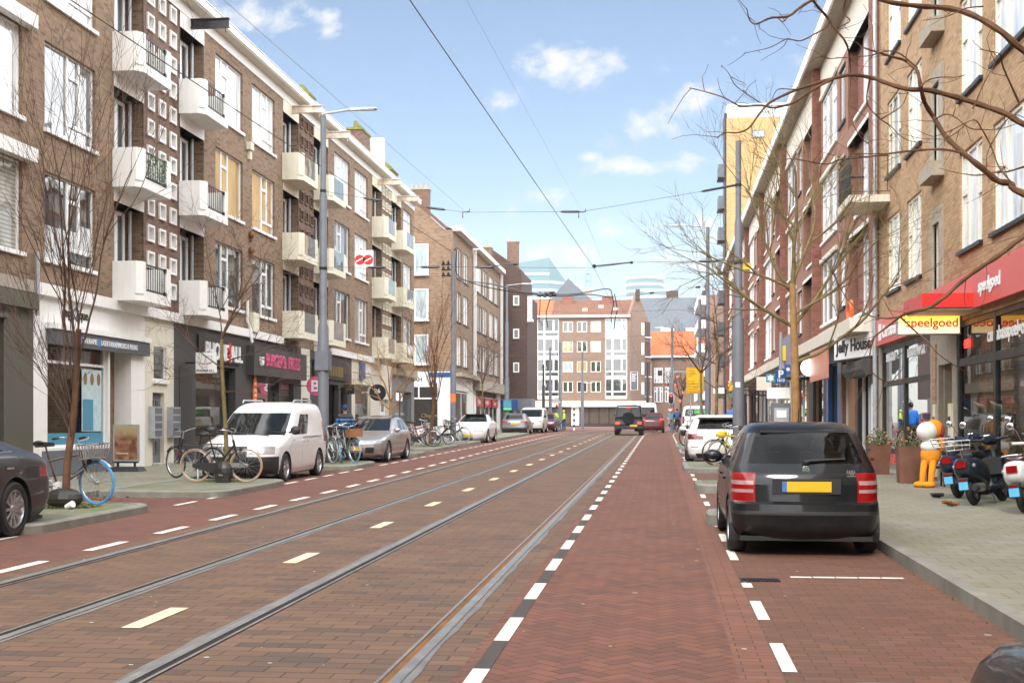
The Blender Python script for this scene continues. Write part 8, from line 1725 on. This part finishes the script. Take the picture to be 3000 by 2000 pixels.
    for s in (-1, 1): f.ell(h + Vector((s * .032, .088, .015)), (.012, .008, .008), 8, 6); f.ell(h + Vector((s * .085, .0, .0)), (.014, .025, .035), 8, 6)
    f.ell(h + Vector((0, .105, -.015)), (.014, .018, .022), 8, 6); f.ell(h + Vector((0, .09, -.05)), (.026, .008, .007), 8, 6); f.build('face', M['skin'], b_, True, True)
    return o
mj, nt, bb, p_ = newmat('puffer_blue'); tcj = nt.nodes.new('ShaderNodeTexCoord'); xj, yj, zj = xyz(nt, tcj.outputs['Object'])
qu = (zj * 9.).mod(1.); cc = mixc(nt, zj.gt(1.36), (.012, .085, .20), (.012, .012, .014)); nt.links.new(cc, bb.inputs['Base Color']); bb.inputs['Roughness'].default_value = .42; bump(nt, bb, (qu - .5).abs() * -1., .05, 1.)
M['jeans_dark'] = plain('jeans_dark', (.018, .019, .024), .8); M['blue_coat'] = plain('blue_coat', (.015, .04, .13), .7); M['bright_blue'] = plain('bright_blue', (.01, .16, .62), .5); M['hivis'] = plain('hivis', (.45, .75, .02), .6); M['hat_blue'] = plain('hat_blue', (.015, .05, .14), .9)
person('person in a quilted blue puffer jacket and dark hat walking away on the left pavement', (-9.5, 37.4, gz(37) + .02), R(14), None, 'jeans_dark', 'hat_blue', jmat=mj)
CY = (1.24, 97.2); L_ = (CY[0], CY[1], gz(97)); bicycle('dark bicycle being ridden away along the right lane', L_, 0, 0, 0, 'bike_black', 'tyre', group=None); person('person in a dark blue coat riding a bicycle away down the right lane', (CY[0], CY[1] - .12, gz(97)), 0, 'blue_coat', 'jeans_dark', 'leather', 'ride', False)
person('person in a bright blue jacket half hidden behind the thick tram pole', (2.62, 46.6, gz(46) + .12), R(-20), 'bright_blue', 'jeans_dark', 'leather', hood=False)
for i, px in enumerate((1627, 1652)): person(['worker in a lime hi-vis jacket standing left at the far junction', 'worker in a lime hi-vis jacket standing by the far bicycles'][i], at(px, 1236, 108)[:2] + (gz(108),), R(100 * i), 'hivis', 'hat_blue', 'hivis' if i else 'leather')
person('person in dark clothes crossing behind the black off-roader', at(1896, 1236, 112)[:2] + (gz(112),), R(60), 'leather', 'jeans_dark', 'leather')
# ================================================================ SKY, SUN, AIR, CAMERA
w = bpy.data.worlds.new('World'); sc.world = w; w.use_nodes = True; nt = w.node_tree; nt.nodes.clear()
out = nt.nodes.new('ShaderNodeOutputWorld')
SUN_EL, SUN_AZ = 44, 186          # azimuth measured from +Y towards +X
sky = nt.nodes.new('ShaderNodeTexSky'); sky.sky_type = 'NISHITA'; sky.sun_disc = False; sky.sun_elevation = R(SUN_EL); sky.sun_rotation = R(SUN_AZ); sky.air_density = 1.0; sky.dust_density = .6; sky.ozone_density = 2.2
tc = nt.nodes.new('ShaderNodeTexCoord'); D = tc.outputs['Generated']; x, y, z = xyz(nt, D)
yy = y.max(.05); u = x / yy; v = z / yy
fwd = u.rng(-.62, -.52) * u.rng(.30, .36, 1, 0) * y.gt(.1)      # the stretch of sky over the street
def bl(cu, cv, ru, rv):
    a = (u - cu) * (1 / ru); b = (v - cv) * (1 / rv); return (a * a + b * b).pow(.5)
def pxdir(px, py):
    r, q = (px - 1500) / FPX, (HOR - py) / FPX; d = (-ST + r * CT, CT + r * ST, q); return d[0] / d[1], d[2] / d[1]
blobs = [(1660, 200, 185, 85), (1800, 170, 120, 55), (1500, 300, 85, 65), (1930, 195, 75, 38), (1545, 205, 70, 55), (1900, 385, 140, 62), (2050, 300, 130, 90), (1830, 490, 120, 32), (2060, 470, 130, 50), (1830, 680, 130, 40), (2080, 645, 90, 50), (1625, 575, 80, 32), (1560, 765, 130, 50), (1700, 745, 120, 45), (1720, 460, 45, 20), (760, 60, 190, 75), (960, 85, 70, 60), (640, 150, 120, 90), (850, 400, 130, 120), (1060, 560, 110, 90), (2060, 780, 240, 110), (2350, 420, 120, 260), (2450, 100, 90, 200)]
den = None
for px, py, a, b in blobs:
    cu, cv = pxdir(px, py); k = bl(cu, cv, a / FPX, b / FPX).rng(0., 1.5, 1., 0.)
    den = k if den is None else den.max(k)
vec = comb(nt, u * 9., v * 12., 0)
n1 = noise(nt, vec, 1.6, 7, .58, .4); n2 = noise(nt, comb(nt, u * 30, v * 40, 3), 1.3, 5, .6)
front = (den * .62 + (n1 - .5) * 1.7 + (n2 - .5) * 1.0).rng(.24, .78, 0, 1, True)
hz = z.rng(.0, .16, .5, .0)
# the rest of the sky: broken bright cloud
n3 = noise(nt, comb(nt, x / (z.max(.0) + .35), y / (z.max(.0) + .35), 1), 1.3, 5, .55)
rest = n3.rng(.30, .52, .35, 1., True)
cl = front * fwd + rest * (fwd * -1. + 1.)
shade = noise(nt, comb(nt, u * 14, v * 22 + .35, 5), 1.4, 4).rng(.3, .75, .78, 1.0)
b1 = nt.nodes.new('ShaderNodeBackground'); b2 = nt.nodes.new('ShaderNodeBackground'); mx = nt.nodes.new('ShaderNodeMixShader')
b1.inputs['Strength'].default_value = SKYS
nt.links.new(sky.outputs[0], b1.inputs['Color'])
ccol = mixc(nt, shade, (.80, .86, .95), (1.0, 1.0, 1.0)); nt.links.new(ccol, b2.inputs['Color'])
nt.links.new((fwd * (CLF - CLR) + CLR).v, b2.inputs['Strength'])
tot = cl.max(hz * fwd); nt.links.new(tot.v, mx.inputs[0]); nt.links.new(b1.outputs[0], mx.inputs[1]); nt.links.new(b2.outputs[0], mx.inputs[2]); nt.links.new(mx.outputs[0], out.inputs[0])
w.cycles.sampling_method = 'MANUAL'; w.cycles.sample_map_resolution = 512
L = bpy.data.lights.new('sun', 'SUN'); L.energy = SUNE; L.angle = R(14); L.color = (1, .96, .90)
lo = bpy.data.objects.new('sun', L); col.objects.link(lo)
el, az = R(SUN_EL), R(SUN_AZ); lo.rotation_euler = (-Vector((math.sin(az) * math.cos(el), math.cos(az) * math.cos(el), math.sin(el)))).to_track_quat('-Z', 'Y').to_euler()
if HAZE:
    hb = MB(); hb.box(-180, 160, -75, 830, -3, 125); hm = bpy.data.materials.new('haze'); hm.use_nodes = True; n = hm.node_tree; n.nodes.clear()
    ho = n.nodes.new('ShaderNodeOutputMaterial'); hv = n.nodes.new('ShaderNodeVolumePrincipled'); hv.inputs['Color'].default_value = (.96, .98, 1., 1); hv.inputs['Density'].default_value = HAZE; hv.inputs['Anisotropy'].default_value = .2
    n.links.new(hv.outputs[0], ho.inputs['Volume']); tag(hb.build('haze', hm), kind='stuff')
cam = bpy.data.cameras.new('camera'); co = bpy.data.objects.new('camera', cam); col.objects.link(co); sc.camera = co
cam.sensor_width = 36; cam.lens = FPX / 3000 * 36; cam.clip_end = 6000; cam.clip_start = .05
co.location = (0, 0, EYE); co.rotation_euler = (R(90), 0, TH)
cam.shift_y = (HOR - 1000) / 3000
sc.view_settings.view_transform = 'Standard'; sc.view_settings.look = 'None'; sc.view_settings.gamma = 1; sc.view_settings.exposure = EXPO
sc.render.engine = 'CYCLES'; c = sc.cycles
c.max_bounces = 8; c.diffuse_bounces = 3; c.glossy_bounces = 4; c.transparent_max_bounces = 16; c.transmission_bounces = 4; c.volume_bounces = 0; c.use_denoising = True; c.sample_clamp_indirect = 6; c.caustics_reflective = False; c.caustics_refractive = False
try: c.denoiser = 'OPENIMAGEDENOISE'
except Exception: pass
